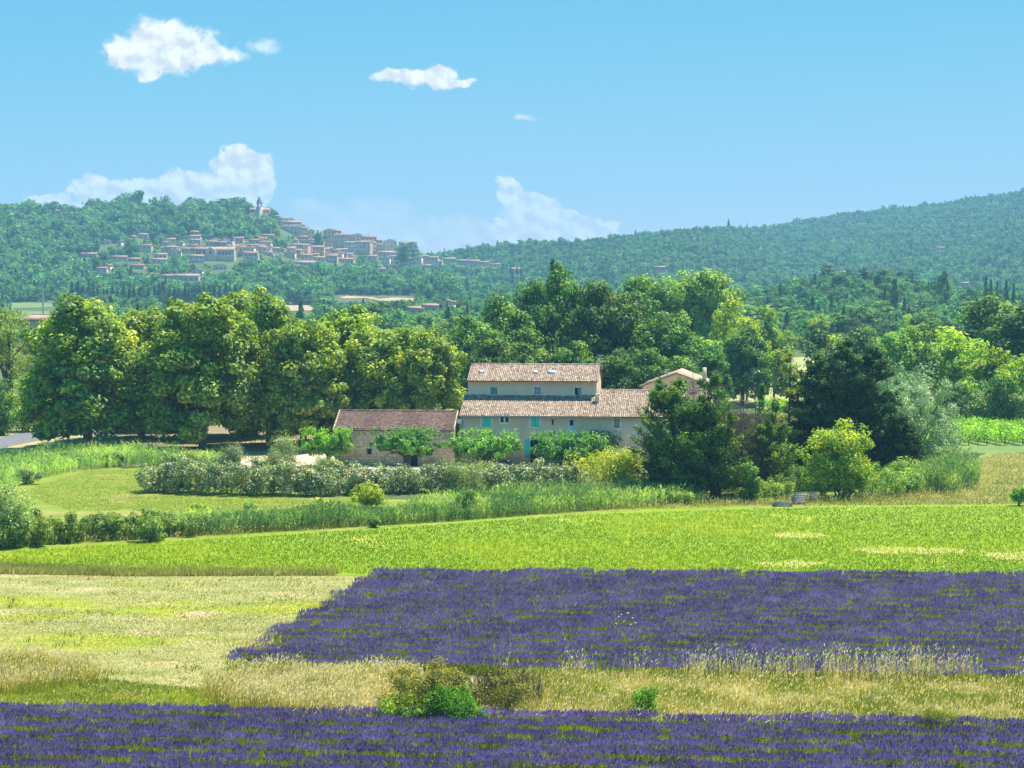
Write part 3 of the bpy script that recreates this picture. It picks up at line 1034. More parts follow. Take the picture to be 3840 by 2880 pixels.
# ------------------------------------------------------------------ lavender
def lavender_row(idx, field, y0, xl, xr, tilt, dens, label, group):
    rng = np.random.default_rng(900 + idx)
    xs = np.arange(xl, xr, 0.52)
    xs = xs + rng.normal(size=len(xs)) * 0.08
    nb = len(xs)
    wob = 0.10 * np.sin(xs * 0.33 + idx) + 0.07 * np.sin(xs * 0.9 + idx * 2.1)
    ys = y0 + tilt * (xs - 10) + wob + rng.normal(size=nb) * 0.08
    size = np.clip(1.0 + 0.06 * rng.normal(size=nb) + 0.06 * np.sin(xs * 0.55 + idx * 1.7) + 0.05 * np.sin(xs * 1.7 + idx), 0.6, 1.2)
    keep = rng.random(nb) > 0.03
    xs, ys, size = xs[keep], ys[keep], size[keep]
    nb = len(xs)
    bt = rng.normal(size=nb) * 0.12 + 0.08 * np.sin(xs * 0.4 + idx)
    root = thing('lavender_row', label, 'lavender row', (0, 0, 0), 0, group)

    def spikes(spread, n, lo, hi, tilt_max):
        b = rng.integers(0, nb, n)
        th = tilt_max * np.sqrt(rng.random(n))
        ph = rng.uniform(0, 2 * np.pi, n)
        d = np.stack([np.sin(th) * np.cos(ph), np.sin(th) * np.sin(ph), np.cos(th)], 1)
        Ls = size[b] * rng.uniform(0.58, 0.76, n) * (1.0 - 0.20 * th)
        rr = spread * np.sqrt(rng.random(n))
        base = np.stack([xs[b] + rr * np.cos(ph) * 0.8, ys[b] + rr * np.sin(ph), np.full(n, 0.06)], 1)
        wind = np.array([0.05, -0.02, 0.0])
        A = base + d * (Ls * lo)[:, None]
        B = base + d * (Ls * hi)[:, None] + wind * Ls[:, None]
        return b, A, B

    m = MB()
    n = int(nb * dens * 0.85)
    b, A, B = spikes(0.36, n, 0.1, 0.86, 0.85)
    m.strips(A, B, 0.028, rng, np.clip(0.35 + bt[b] + 0.16 * rng.normal(size=n), 0, 1), 0.6, np.clip(0.6 + 0.18 * rng.normal(size=n), 0, 1))
    n = int(nb * dens * 0.3)
    b = rng.integers(0, nb, n)
    d = unit(rng, n)
    d[:, 2] = np.abs(d[:, 2])
    P = np.stack([xs[b], ys[b], np.full(n, 0.04)], 1) + d * (0.36 * size[b])[:, None]
    m.leaves(P, d + rng.normal(size=(n, 3)) * 0.3, 0.16 * rng.uniform(0.6, 1.3, n), 0.45, rng, np.clip(0.3 + 0.15 * rng.normal(size=n), 0, 1))
    m.build('foliage', MAT['lavender_stem'], root)
    nw = int(nb * dens * 0.75)
    b = rng.integers(0, nb, nw)
    wy = ys[b] - rng.uniform(0.35, 0.85, nw)
    wx = xs[b] + rng.normal(size=nw) * 0.3
    pn = np.sin(wx * 0.8 + idx * 2.3) + np.sin(wx * 1.9 + idx * 5.1) * 0.8 + np.sin(wx * 0.31 + idx * 1.1)
    kk = pn > rng.uniform(-0.9, 0.9, len(pn))
    wx, wy, pn = wx[kk], wy[kk], pn[kk]
    nw = len(wx)
    if nw:
        hh = (0.42 + 0.08 * np.clip(pn, 0, 2.2)) * rng.uniform(0.75, 1.15, nw)
        A2 = np.stack([wx, wy, np.full(nw, 0.05)], 1)
        B2 = A2 + np.stack([rng.normal(size=nw) * 0.10, rng.normal(size=nw) * 0.1, hh], 1)
        MB().blades(A2, B2, 0.06, rng, np.clip(0.3 + 0.1 * pn + 0.16 * rng.normal(size=nw), 0, 1), np.clip(0.48 + 0.1 * pn + 0.16 * rng.normal(size=nw), 0, 1)).build('weeds', MAT['weed_leaf'], root)
    m = MB()
    n = int(nb * dens)
    b, A, B = spikes(0.32, n, 0.78, 1.04, 0.48)
    m.strips(A, B, 0.038 * rng.uniform(0.7, 1.2, n), rng, np.clip(0.40 + bt[b] + 0.15 * rng.normal(size=n), 0, 1), 0.55, np.clip(0.55 + bt[b] + 0.16 * rng.normal(size=n), 0, 1))
    m.build('flower_spikes', MAT['lavender_flower'], root)


NUP = 18
for i in range(NUP):
    t = i / (NUP - 1)                       # 0 = far row
    y0 = 147.3 - 35.6 * t
    tilt = -0.035 - 0.06 * t
    xl = -9.6 - 6.0 * t + [0, 0.5, -0.4, 0.2, 0.6, -0.5, 0.1][i % 7] * 0.7
    yb = y0 + tilt * (40 - 10)
    lab = 'lavender row of the far field, %s row counted from the green field' % ORD[i]
    lavender_row(i, 'far', y0, xl, 1920 / FPX * y0 + 15, tilt, 80, lab, 'rows of the far lavender field')
for i in range(8):
    y0 = 98.9 - 1.95 * i
    lab = 'lavender row of the near field, %s row counted from the dry grass' % ORD[i]
    lavender_row(40 + i, 'near', y0, -1920 / FPX * y0 - 10, 1920 / FPX * y0 + 12, -0.073, 105, lab, 'rows of the near lavender field')


# ------------------------------------------------------------------ grass and weeds (stuff)
def scatter(rng, poly, n):
    poly = np.asarray(poly, float)
    lo, hi = poly.min(0), poly.max(0)
    out = []
    c = 0
    while c < n:
        q = lo + (hi - lo) * rng.random((n * 2, 2))
        q = q[in_poly(q[:, 0], q[:, 1], poly)]
        out.append(q)
        c += len(q)
    q = np.concatenate(out)[:n]
    x, y = gpt(q[:, 0], q[:, 1])
    return q, x, y


def vnoise(x, y, s, seed):
    """cheap smooth value noise"""
    rng = np.random.default_rng(seed)
    T = rng.random((64, 64))
    u, v = x / s, y / s
    i, j = np.floor(u).astype(int), np.floor(v).astype(int)
    f, g = smooth(u - i), smooth(v - j)
    a, b = T[i % 64, j % 64], T[(i + 1) % 64, j % 64]
    c, d = T[i % 64, (j + 1) % 64], T[(i + 1) % 64, (j + 1) % 64]
    return (a * (1 - f) + b * f) * (1 - g) + (c * (1 - f) + d * f) * g


def grass(name, label, poly, n, h, w, mat, seed, tint=0.5, tvar=0.16, lean=0.35, patch=None, patch_cut=0.0, tip=0.1, ptint=0.0):
    rng = np.random.default_rng(seed)
    q, x, y = scatter(rng, poly, n)
    pn = vnoise(x, y, patch or 3.0, seed + 5) * 0.65 + vnoise(x, y, (patch or 3.0) * 0.33, seed + 6) * 0.35
    k = pn > patch_cut
    if name == 'crop_plants':
        for b_ in BARE:
            k &= ~(in_poly(q[:, 0], q[:, 1], b_) & (rng.random(len(k)) < 0.6))
    x, y, pn = x[k], y[k], pn[k]
    n = len(x)
    hh = h * rng.uniform(0.5, 1.2, n) * (0.75 + 0.5 * pn)
    A = np.stack([x, y, np.zeros(n)], 1)
    B = A + np.stack([rng.normal(size=n) * lean * hh + 0.12 * hh, rng.normal(size=n) * lean * hh, hh], 1)
    t = np.clip(tint + ptint * (pn - 0.5) * 2 + tvar * rng.normal(size=n), 0, 1)
    m = MB().blades(A, B, w * rng.uniform(0.7, 1.3, n), rng, t, np.clip(t + tip, 0, 1))
    o = m.build(name, MAT[mat])
    return tag(o, label, None, kind='stuff')


grass('lavender_weeds', 'yellow green weeds between the far lavender rows', [(1400, 2150), (3840, 2165), (4420, 2165), (4420, 2560), (1900, 2540), (930, 2500)], 62000, 0.42, 0.09, 'weed_leaf', 201, 0.45, 0.15, patch=2.2, patch_cut=0.50)
grass('lavender_weeds', 'yellow green weeds between the near lavender rows', [(-100, 2730), (1500, 2755), (4420, 2795), (4420, 2990), (-100, 2990)], 34000, 0.36, 0.075, 'weed_leaf', 202, 0.45, 0.15, patch=1.7, patch_cut=0.45)
grass('crop_plants', 'short bright green plants of the crop field', [(-100, 2078), (573, 2036), (1441, 1984), (2170, 1932), (2951, 1906), (4420, 1894), (4420, 2190), (1900, 2180), (1302, 2152), (520, 2140), (-100, 2112)], 104000, 0.20, 0.09, 'crop_leaf', 203, 0.40, 0.16, patch=15, ptint=0.55, lean=0.5)
grass('pasture_stubble', 'short dry stubble of the mown pasture', [(-100, 2150), (1300, 2156), (1440, 2158), (1380, 2210), (1200, 2290), (930, 2470), (820, 2640), (-100, 2650)], 56000, 0.10, 0.06, 'pasture_grass', 204, 0.50, 0.2, patch=6, ptint=-0.4, lean=0.6)
grass('field_edge_grass', 'knee high grass fringe between pasture and green field', [(-100, 2112), (0, 2121), (520, 2142), (1280, 2148), (1250, 2160), (500, 2162), (-100, 2152)], 12000, 0.48, 0.07, 'pasture_grass', 205, 0.32, 0.22, patch=3, ptint=0.4)
grass('lawn_grass', 'short grass of the mown lawn', [(60, 1850), (330, 1765), (1090, 1760), (1090, 1865), (1450, 1885), (1290, 1925), (260, 1915)], 26000, 0.10, 0.08, 'lawn_leaf', 206, 0.5, 0.17, patch=6, ptint=0.2, lean=0.6)
grass('green_verge_grass', 'green grass beside the near lavender', [(-100, 2560), (400, 2550), (850, 2600), (1400, 2640), (1400, 2720), (800, 2705), (0, 2695), (-100, 2690)], 20000, 0.22, 0.06, 'weed_leaf', 207, 0.40, 0.2, patch=2.5, ptint=0.3, lean=0.5)

grass('pasture_weeds', 'scattered green weed tufts in the mown pasture', [(-100, 2170), (1280, 2170), (1150, 2290), (880, 2480), (820, 2560), (-100, 2560)], 9000, 0.30, 0.06, 'lawn_leaf', 208, 0.4, 0.2, patch=1.5, patch_cut=0.72, lean=0.5)
grass('track_grass', 'tufty green and dry grass on the track', [(2700, 1893), (3400, 1862), (3580, 1815), (3650, 1745), (3740, 1700), (4420, 1690), (4420, 1888), (2951, 1899)], 22000, 0.28, 0.09, 'pasture_grass', 209, 0.35, 0.25, patch=5, ptint=0.4, lean=0.5)
grass('yard_weeds', 'thin grass at the edges of the farmyard', [(560, 1755), (700, 1690), (900, 1640), (1240, 1610), (1240, 1640), (1000, 1700), (1240, 1760), (1000, 1790)], 7000, 0.25, 0.08, 'lawn_leaf', 210, 0.45, 0.2, patch=4, patch_cut=0.45, lean=0.5)


def tall_grass(name, label, poly, n, h, seed, heads=0.5, tint=0.5, green=0.0, w=0.035, patch=2.5, headt=0.88, cut=0.0):
    rng = np.random.default_rng(seed)
    q, x, y = scatter(rng, poly, n)
    x = x + rng.normal(size=n) * 0.45
    y = y + rng.normal(size=n) * 0.35
    pn = vnoise(x, y, patch, seed + 5) * 0.6 + vnoise(x, y, patch * 0.3, seed + 6) * 0.4
    k = pn > cut
    x, y, pn = x[k], y[k], pn[k]
    n = len(x)
    hh = h * rng.uniform(0.3, 1.1, n) * (0.5 + 1.0 * pn)
    A = np.stack([x, y, np.zeros(n)], 1)
    ln = np.stack([rng.normal(size=n) * 0.17 * hh + 0.04 * hh, rng.normal(size=n) * 0.15 * hh, hh], 1)
    B = A + ln
    t = np.clip(tint - green * (pn - 0.45) * 2.5 + 0.16 * rng.normal(size=n), 0, 1)
    m = MB().blades(A, B, w * rng.uniform(0.7, 1.5, n), rng, np.clip(t - 0.22, 0, 1), np.clip(t + 0.2, 0, 1))
    j = np.where(rng.random(n) < heads)[0]
    d = ln[j] / np.linalg.norm(ln[j], axis=1, keepdims=True)
    droop = np.stack([rng.normal(size=len(j)) * 0.10 + 0.06, rng.normal(size=len(j)) * 0.08, np.zeros(len(j))], 1)
    a = B[j] - d * 0.06
    m.strips(a, a + d * rng.uniform(0.08, 0.17, len(j))[:, None] + droop * 0.6, 0.038, rng, np.clip(headt + 0.1 * rng.normal(size=len(j)), 0, 1), 0.5)
    return tag(m.build(name, MAT['dry_grass']), label, None, kind='stuff')


tall_grass('wild_oats', 'tall pale golden wild oats at the corner of the far lavender', [(830, 2575), (1000, 2555), (1500, 2550), (1600, 2570), (1440, 2640), (1440, 2712), (1180, 2710), (900, 2680), (800, 2610)], 19000, 1.15, 301, 0.55, 0.5, 0.3, w=0.04)
tall_grass('wild_oats', 'pale oat seed heads standing along the front of the far lavender', [(1900, 2535), (4420, 2560), (4420, 2580), (1900, 2556)], 4400, 1.45, 302, 0.95, 0.62, 0.0, patch=1.6, cut=0.50)
tall_grass('dry_meadow_grass', 'golden green meadow grass strip between the two lavender fields', [(1950, 2535), (2600, 2542), (4420, 2568), (4420, 2770), (2600, 2742), (2060, 2725), (1500, 2715), (2030, 2650)], 58000, 0.62, 303, 0.16, 0.38, 0.5, patch=3.0, w=0.035)
tall_grass('straw_tufts', 'straw coloured tufts at the edge of the pasture', [(-100, 2480), (120, 2460), (330, 2490), (360, 2560), (150, 2600), (-100, 2610)], 4000, 0.9, 304, 0.4, 0.42, 0.4)
tall_grass('straw_tufts', 'thin oats at the left edge of the far lavender field', [(880, 2450), (1000, 2380), (1180, 2290), (1230, 2250), (1260, 2260), (1060, 2420), (960, 2490)], 900, 0.9, 305, 0.9, 0.6, 0.0, cut=0.55)
tall_grass('dry_fringe', 'dry golden grass fringe in front of the reeds and bushes', [(-50, 2055), (600, 2022), (1440, 1972), (2200, 1918), (2900, 1895), (3500, 1880), (3650, 1850), (3600, 1838), (2900, 1876), (2200, 1900), (1440, 1955), (600, 2000), (-50, 2030)], 16000, 0.6, 306, 0.25, 0.30, 0.4)
tall_grass('dry_fringe', 'pale dry grass on the track beside the vineyard', [(3560, 1830), (3640, 1760), (3700, 1715), (4420, 1700), (4420, 1740), (3740, 1760), (3700, 1850), (3620, 1880)], 5000, 0.8, 307, 0.6, 0.6, 0.2)

# ------------------------------------------------------------------ farm buildings
def tile_roof(mb, x0, x1, y0, z0, y1, z1, rng, col=0.215, row=0.36, r=0.098):
    L = math.hypot(y1 - y0, z1 - z0)
    ux, uz = (y1 - y0) / L, (z1 - z0) / L
    nc, nr = int((x1 - x0) / col), int(L / row)
    i, j = np.meshgrid(np.arange(nc), np.arange(nr), indexing='ij')
    i, j = i.ravel(), j.ravel()
    n = len(i)
    cx = x0 + (i + 0.5) * (x1 - x0) / nc + rng.normal(size=n) * 0.008
    s0 = j * L / nr - 0.04 + rng.normal(size=n) * 0.012
    s1 = (j + 1) * L / nr + 0.02
    th = np.linspace(0, np.pi, 5)
    V = np.empty((n, 2, 5, 3))
    for e, (s, rr, lift) in enumerate(((s0, r, 0.035), (s1, r * 0.86, 0.005))):
        px = cx[:, None] + rr * np.cos(th)[None]
        hh = lift + rr * 0.85 * np.sin(th)[None] + np.zeros((n, 1))
        V[:, e, :, 0] = px
        V[:, e, :, 1] = y0 + ux * s[:, None] - uz * hh
        V[:, e, :, 2] = z0 + uz * s[:, None] + ux * hh
    F = []
    base = np.arange(n) * 10
    for k in range(4):
        F.append(np.stack([base + k, base + 5 + k, base + 5 + k + 1, base + k + 1], 1))
    colt = rng.normal(size=nc) * 0.05
    t = np.clip(0.55 + 0.2 * rng.normal(size=n) + colt[i], 0.02, 0.98)
    mb.add(V.reshape(-1, 3), np.concatenate(F), np.repeat(t, 10))
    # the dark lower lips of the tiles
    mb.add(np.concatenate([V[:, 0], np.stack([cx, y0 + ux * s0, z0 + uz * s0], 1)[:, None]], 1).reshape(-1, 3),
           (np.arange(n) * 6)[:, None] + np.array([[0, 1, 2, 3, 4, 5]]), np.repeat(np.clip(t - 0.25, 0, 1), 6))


def slab(mb, x0, x1, y0, z0, y1, z1, th=0.09):
    """sloping slab whose top face runs from (y0,z0) to (y1,z1)"""
    L = math.hypot(y1 - y0, z1 - z0)
    ny, nz = -(z1 - z0) / L * th, (y1 - y0) / L * th
    V = [(x0, y0, z0), (x1, y0, z0), (x1, y1, z1), (x0, y1, z1), (x0, y0 - ny, z0 - nz), (x1, y0 - ny, z0 - nz), (x1, y1 - ny, z1 - nz), (x0, y1 - ny, z1 - nz)]
    mb.add(V, [(0, 1, 2, 3), (4, 7, 6, 5), (0, 4, 5, 1), (1, 5, 6, 2), (2, 6, 7, 3), (3, 7, 4, 0)])


def gable_block(mb, x0, x1, y0, y1, zf, yr, zr, zb, z0=-0.3):
    """closed block: front eave height zf, ridge (yr, zr), back eave zb"""
    pr = [(y0, z0), (y1, z0), (y1, zb), (yr, zr), (y0, zf)]
    V = [(x0, y, z) for (y, z) in pr] + [(x1, y, z) for (y, z) in pr]
    mb.add(V, [(0, 1, 6, 5), (1, 2, 7, 6), (2, 3, 8, 7), (3, 4, 9, 8), (4, 0, 5, 9)])
    mb.add(V[:5], [(4, 3, 2, 1, 0)])
    mb.add(V[5:], [(0, 1, 2, 3, 4)])


HROT = R(-6)
HY = 237.0
HX = float(x_at(1725, HY))
house = thing('farmhouse', 'long tan plaster farmhouse with tiled roofs and turquoise shutters', 'house', (HX, HY, 0), HROT)
rngh = np.random.default_rng(77)


def hloc(sx, sy, ly):
    """photo pixel on the house plane at local depth ly -> local (x, z)"""
    lx = 8.0
    for _ in range(6):
        Y = HY + lx * math.sin(HROT) + ly * math.cos(HROT)
        xw = x_at(sx, Y, 4.0)
        lx = (xw - HX + ly * math.sin(HROT)) / math.cos(HROT)
    return lx, z_at(sy, Y)


def Z8(x, y):
    return 1700 + x / 2.765, 1330 + y / 2.765


def z8rect(x0, y0, x1, y1, ly):
    a = hloc(*Z8(x0, y0), ly)
    b = hloc(*Z8(x1, y1), ly)
    return a[0], b[0], b[1], a[1]


HL = 28.0
SL = 0.37
ZE = 5.55                                  # eave height at the overhang
wall_front = MB()
gable_block(wall_front, 0.0, 15.6, 0.0, 5.4, ZE + 0.14, 5.3, ZE + 0.14 + 5.3 * SL, ZE + 2.0)
wall_front.build('wall', MAT['plaster'], house)
wall_right = MB()
gable_block(wall_right, 15.602, HL, 0.003, 13.0, ZE + 0.14, 6.6, ZE + 0.14 + 6.6 * SL, ZE + 0.14)
wall_right.build('wall', MAT['plaster_grey'], house)['label'] = 'greyer right half of the front wall with dark stains'
ux0, uz0 = hloc(1755, 1430, 5.0)
ux1, _ = hloc(2237, 1430, 5.0)
UZE = z_at(1430, HY + 4.6 - 0.8)
wall_up = MB()
gable_block(wall_up, ux0, ux1, 5.0, 13.4, UZE + 0.12, 9.2, UZE + 0.12 + 4.2 * SL, UZE + 0.12, z0=3.0)
wall_up.build('wall', MAT['plaster'], house)['label'] = 'set back upper storey wall'


def roof(parent, name, x0, x1, y0, z0, y1, z1, back, seed):
    d = MB()
    slab(d, x0, x1, y0, z0, y1, z1)
    if back:
        slab(d, x0, x1, y1 + back, z1 - back * SL, y1 + 0.002, z1)
    o = d.build(name, MAT['roof_deck_mat'], parent)
    t = MB()
    rg = np.random.default_rng(seed)
    tile_roof(t, x0 + 0.02, x1 - 0.02, y0, z0 + 0.01, y1, z1 + 0.01, rg)
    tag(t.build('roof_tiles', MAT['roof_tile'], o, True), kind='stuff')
    rd = MB()
    n = int((x1 - x0) / 0.42)
    for k in range(n):
        a = x0 + (x1 - x0) * k / n
        b = x0 + (x1 - x0) * (k + 1) / n + 0.03
        rd.tube([(a, y1, z1 + 0.05), (b, y1, z1 + 0.065)], [0.13, 0.12], 8, float(np.clip(0.5 + 0.2 * rg.normal(), 0, 1)))
    tag(rd.build('ridge_tiles', MAT['roof_tile'], o, True), kind='stuff')
    return o


roof(house, 'roof', -0.12, 15.45, -0.45, ZE, 4.98, ZE + 5.43 * SL, 0, 1)
roof(house, 'roof', 15.46, HL + 0.2, -0.45, ZE, 6.6, ZE + 7.05 * SL, 6.6, 2)
ur = roof(house, 'roof', ux0 - 0.15, ux1 + 0.15, 4.55, UZE, 9.2, UZE + 4.65 * SL, 4.6, 3)
# white flashing where the upper wall meets the lower roof
MB().box(ux0 + 0.02, ux1 - 0.02, 4.90, 4.997, ZE + 5.43 * SL - 0.1, ZE + 5.43 * SL + 0.16).build('flashing', MAT['white_plaster'], house)
MB().box(ux0 + 0.01, ux1 + 0.05, 4.78, 4.996, UZE - 0.16, UZE + 0.08).build('cornice', MAT['plaster'], house)
MB().box(0.01, 15.6, -0.30, -0.003, ZE - 0.10, ZE + 0.03).build('cornice', MAT['plaster'], house)
MB().tube([(0.2, -0.5, ZE - 0.03), (17.5, -0.5, ZE - 0.06)], 0.06, 8).build('gutter', MAT['zinc'], house, True)
MB().tube([(0.25, -0.5, ZE - 0.05), (0.3, -0.15, ZE - 0.4), (0.3, -0.09, ZE - 0.8), (0.3, -0.09, 0.0)], 0.055, 8).build('downpipe', MAT['zinc'], house, True)


def shut_window(sur, sh, ly, paint, name='window', halves=2, label=None):
    x0, x1, z0, z1 = z8rect(*sur, ly)
    a0, a1, b0, b1 = z8rect(*sh, ly)
    y = ly
    w = MB()
    w.box(x0, a0, y - 0.03, y - 0.002, z0, z1)
    w.box(a1, x1, y - 0.03, y - 0.002, z0, z1)
    w.box(a0, a1, y - 0.03, y - 0.002, z0, b0)
    w.box(a0, a1, y - 0.03, y - 0.002, b1, z1)
    o = w.build(name, MAT['white_plaster'], house)
    if label:
        o['label'] = label
    g = (a1 - a0) / halves
    for k in range(halves):
        s = MB()
        s.box(a0 + k * g + 0.006, a0 + (k + 1) * g - 0.006, y - 0.055, y - 0.012, b0 + 0.01, b1 - 0.01)
        for zz in (0.2, 0.8):
            zc = b0 + (b1 - b0) * zz
            s.box(a0 + k * g + 0.03, a0 + (k + 1) * g - 0.03, y - 0.075, y - 0.056, zc - 0.04, zc + 0.04)
        s.build('shutter', MAT[paint], o)
    return o


def glass_window(sur, panes, ly, name='window', frame='white_plaster'):
    x0, x1, z0, z1 = z8rect(*sur, ly)
    y = ly
    ps = [z8rect(*p, ly) for p in panes]
    w = MB()
    lo, hi = min(p[2] for p in ps), max(p[3] for p in ps)
    cur = x0
    for p in ps:
        w.box(cur, p[0], y - 0.035, y - 0.002, lo, hi)
        cur = p[1]
    w.box(cur, x1, y - 0.035, y - 0.002, lo, hi)
    w.box(x0, x1, y - 0.035, y - 0.002, z0, lo)
    w.box(x0, x1, y - 0.035, y - 0.002, hi, z1)
    o = w.build(name, MAT[frame], house)
    for p in ps:
        MB().box(p[0] + 0.002, p[1] - 0.002, y - 0.012, y - 0.003, p[2] + 0.002, p[3] - 0.002).build('pane', MAT['dark_glass'], o)
    return o


shut_window((280, 622, 405, 768), (300, 632, 387, 746), 0, 'teal_paint')
shut_window((788, 622, 908, 768), (805, 636, 893, 748), 0, 'teal_paint')
glass_window((470, 622, 588, 722), [(490, 632, 522, 700), (540, 632, 572, 700)], 0)
glass_window((1010, 658, 1049, 732), [(1021, 668, 1040, 728)], 0, frame='plaster_grey')
glass_window((1192, 664, 1258, 748), [(1205, 676, 1246, 735)], 0)
shut_window((1650, 658, 1740, 772), (1665, 664, 1725, 758), 0.003, 'grey_green_paint', halves=1)
glass_window((1645, 900, 1727, 990), [(1660, 912, 1684, 985), (1690, 912, 1714, 985)], 0.003)
glass_window((2175, 670, 2245, 760), [(2188, 682, 2232, 735)], 0.003)
shut_window((372, 326, 466, 434), (385, 336, 455, 433), 5.0, 'grey_green_paint')
shut_window((828, 322, 918, 443), (841, 336, 905, 442), 5.0, 'grey_paint', halves=1)
o = glass_window((1244, 330, 1336, 452), [(1258, 342, 1325, 451)], 5.0)
a0, a1, b0, b1 = z8rect(1294, 344, 1325, 450, 5.0)
MB().box(a0, a1, 4.93, 4.984, b0, b1).build('shutter', MAT['grey_green_paint'], o)
a0, a1, b0, b1 = z8rect(1177, 749, 1258, 828, 0)
MB().box(a0, a1, -0.012, -0.002, b0, b1).build('render_patch', MAT['white_plaster'], house)
a0, a1, b0, b1 = z8rect(848, 770, 934, 838, 0)
MB().box(a0, a1, -0.008, -0.002, b0, b1).build('render_patch', MAT['plaster_grey'], house)
a0, a1, b0, b1 = z8rect(1039, 795, 1053, 862, 0)
MB().box(a0, a1, -0.006, -0.001, b0, b1).build('slit', MAT['dark_hole'], house)
a0, a1, b0, b1 = z8rect(800, 880, 880, 1150, 0)
door = MB().box(a0, a1, -0.02, -0.002, 0.02, b1).build('doorway', MAT['dark_hole'], house)
a0, a1, b0, b1 = z8rect(740, 878, 797, 1068, 0)
ds = MB()
for k in range(4):
    g = (a1 - a0) / 4
    ds.box(a0 + k * g + 0.005, a0 + (k + 1) * g - 0.005, -0.07, -0.022, b0, b1)
for zz in (0.12, 0.5, 0.88):
    zc = b0 + (b1 - b0) * zz
    ds.box(a0, a1, -0.09, -0.071, zc - 0.05, zc + 0.05)
ds.build('door_shutter', MAT['teal_paint'], house)['label'] = 'tall turquoise door shutter folded open'
for (cx, cyy, w) in ((290, 204, 34), (848, 195, 38), (1017, 196, 64)):
    lx, zz = hloc(*Z8(cx, cyy), 6.8)
    hw = w / 2.765 / 32 / 2
    yy = 4.55 + (zz - UZE) / SL
    sk = MB()
    zt = UZE + (6.75 - 4.55) * SL
    slab(sk, lx - hw - 0.06, lx + hw + 0.06, 6.6, UZE + 2.05 * SL + 0.16, 7.3, UZE + 2.75 * SL + 0.16, 0.1)
    o = sk.build('skylight', MAT['metal_grey'], house)
    gl = MB()
    slab(gl, lx - hw, lx + hw, 6.66, UZE + 2.11 * SL + 0.175, 7.24, UZE + 2.69 * SL + 0.175, 0.01)
    gl.build('pane', MAT['white_plastic'], o)
lx, _ = hloc(2238, 1520, 2.8)
ch = MB().box(lx - 0.25, lx + 0.25, 3.2, 3.75, ZE + 3.3 * SL, ZE + 3.6 * SL + 1.0)
ch.box(lx - 0.30, lx + 0.30, 3.15, 3.80, ZE + 3.6 * SL + 1.001, ZE + 3.6 * SL + 1.07)
ch.build('chimney', MAT['plaster_grey'], house)
# stone barn
BY = 235.3
BX = float(x_at(1254, BY))
barn = thing('stone_barn', 'low stone barn with brown flat tiled roof left of the farmhouse', 'barn', (BX, BY, 0), R(-4))
BL = (float(x_at(1703, BY)) - BX) / math.cos(R(4))
BZE = z_at(1612, BY - 0.3)
bw = MB()
gable_block(bw, 0, BL, 0, 9.0, BZE + 0.08, 4.5, BZE + 0.08 + 4.5 * 0.38, BZE + 0.08)
bwall = bw.build('wall', MAT['mortar'], barn)
variants = []
for k in range(8):
    rg = np.random.default_rng(600 + k)
    V = []
    for (z, sc) in ((0.0, 1.0), (1.0, 0.82)):
        for a in range(8):
            th = (a + 0.5) / 8 * 2 * math.pi
            e = 1.0 / max(abs(math.cos(th)), abs(math.sin(th)))
            rr = 0.5 * (0.55 * e + 0.45) * sc * rg.uniform(0.86, 1.05)
            V.append((rr * math.cos(th), -z, rr * math.sin(th)))
    F4 = [(a, a + 8, (a + 1) % 8 + 8, (a + 1) % 8) for a in range(8)]
    m = MB().add(V, F4, rg.uniform(0.15, 0.9))
    m.add(V[8:], [tuple(range(7, -1, -1))], m.T[0][0])
    variants.append(m)
vmesh = [m.mesh('stone', MAT['stone']) for m in variants]
stones = []
z = 0.08
rg = np.random.default_rng(5)
while z < BZE - 0.05:
    hgt = rg.uniform(0.20, 0.34)
    x = 0.05
    while x < BL - 0.12:
        w = rg.uniform(0.24, 0.62)
        w = min(w, BL - 0.04 - x)
        stones.append((x + w / 2, min(z + hgt / 2 + rg.normal() * 0.015, BZE - 0.12), w * 0.94, hgt * rg.uniform(0.8, 0.97), rg.uniform(0.02, 0.05)))
        x += w
    z += hgt
stones.sort(key=lambda s: -(s[2] * s[3]) * (1.6 if s[1] > 0.9 else 1.0))
rest = MB()
for k, (sx_, sz_, w, hgt, dp) in enumerate(stones):
    if k < 290:
        o = link('stone', vmesh[k % 8], bwall)
        o.location = (sx_, -0.002, sz_)
        o.scale = (w, dp, hgt)
    else:
        vm = variants[k % 8]
        V = np.concatenate(vm.V) * np.array([w, dp, hgt]) + np.array([sx_, -0.002, sz_])
        rest.add(V[:16], np.concatenate([vm.F[0]]), float(vm.T[0][0]))
        rest.add(V[16:], vm.F[1] - 16, float(vm.T[0][0]))
tag(rest.build('small_stones', MAT['stone'], bwall), kind='stuff')
bd = MB()
slab(bd, -0.08, BL + 0.06, -0.35, BZE - 0.02, 4.5, BZE - 0.02 + 4.85 * 0.38)
slab(bd, -0.08, BL + 0.06, 9.3, BZE - 0.02 + 0.05 * 0.38, 4.502, BZE - 0.02 + 4.85 * 0.38)
broof = bd.build('roof', MAT['roof_deck_mat'], barn)
ft = MB()
rg = np.random.default_rng(9)
NR = 19
Lr = math.hypot(4.85, 4.85 * 0.38)
uy, uz = 4.85 / Lr, 4.85 * 0.38 / Lr
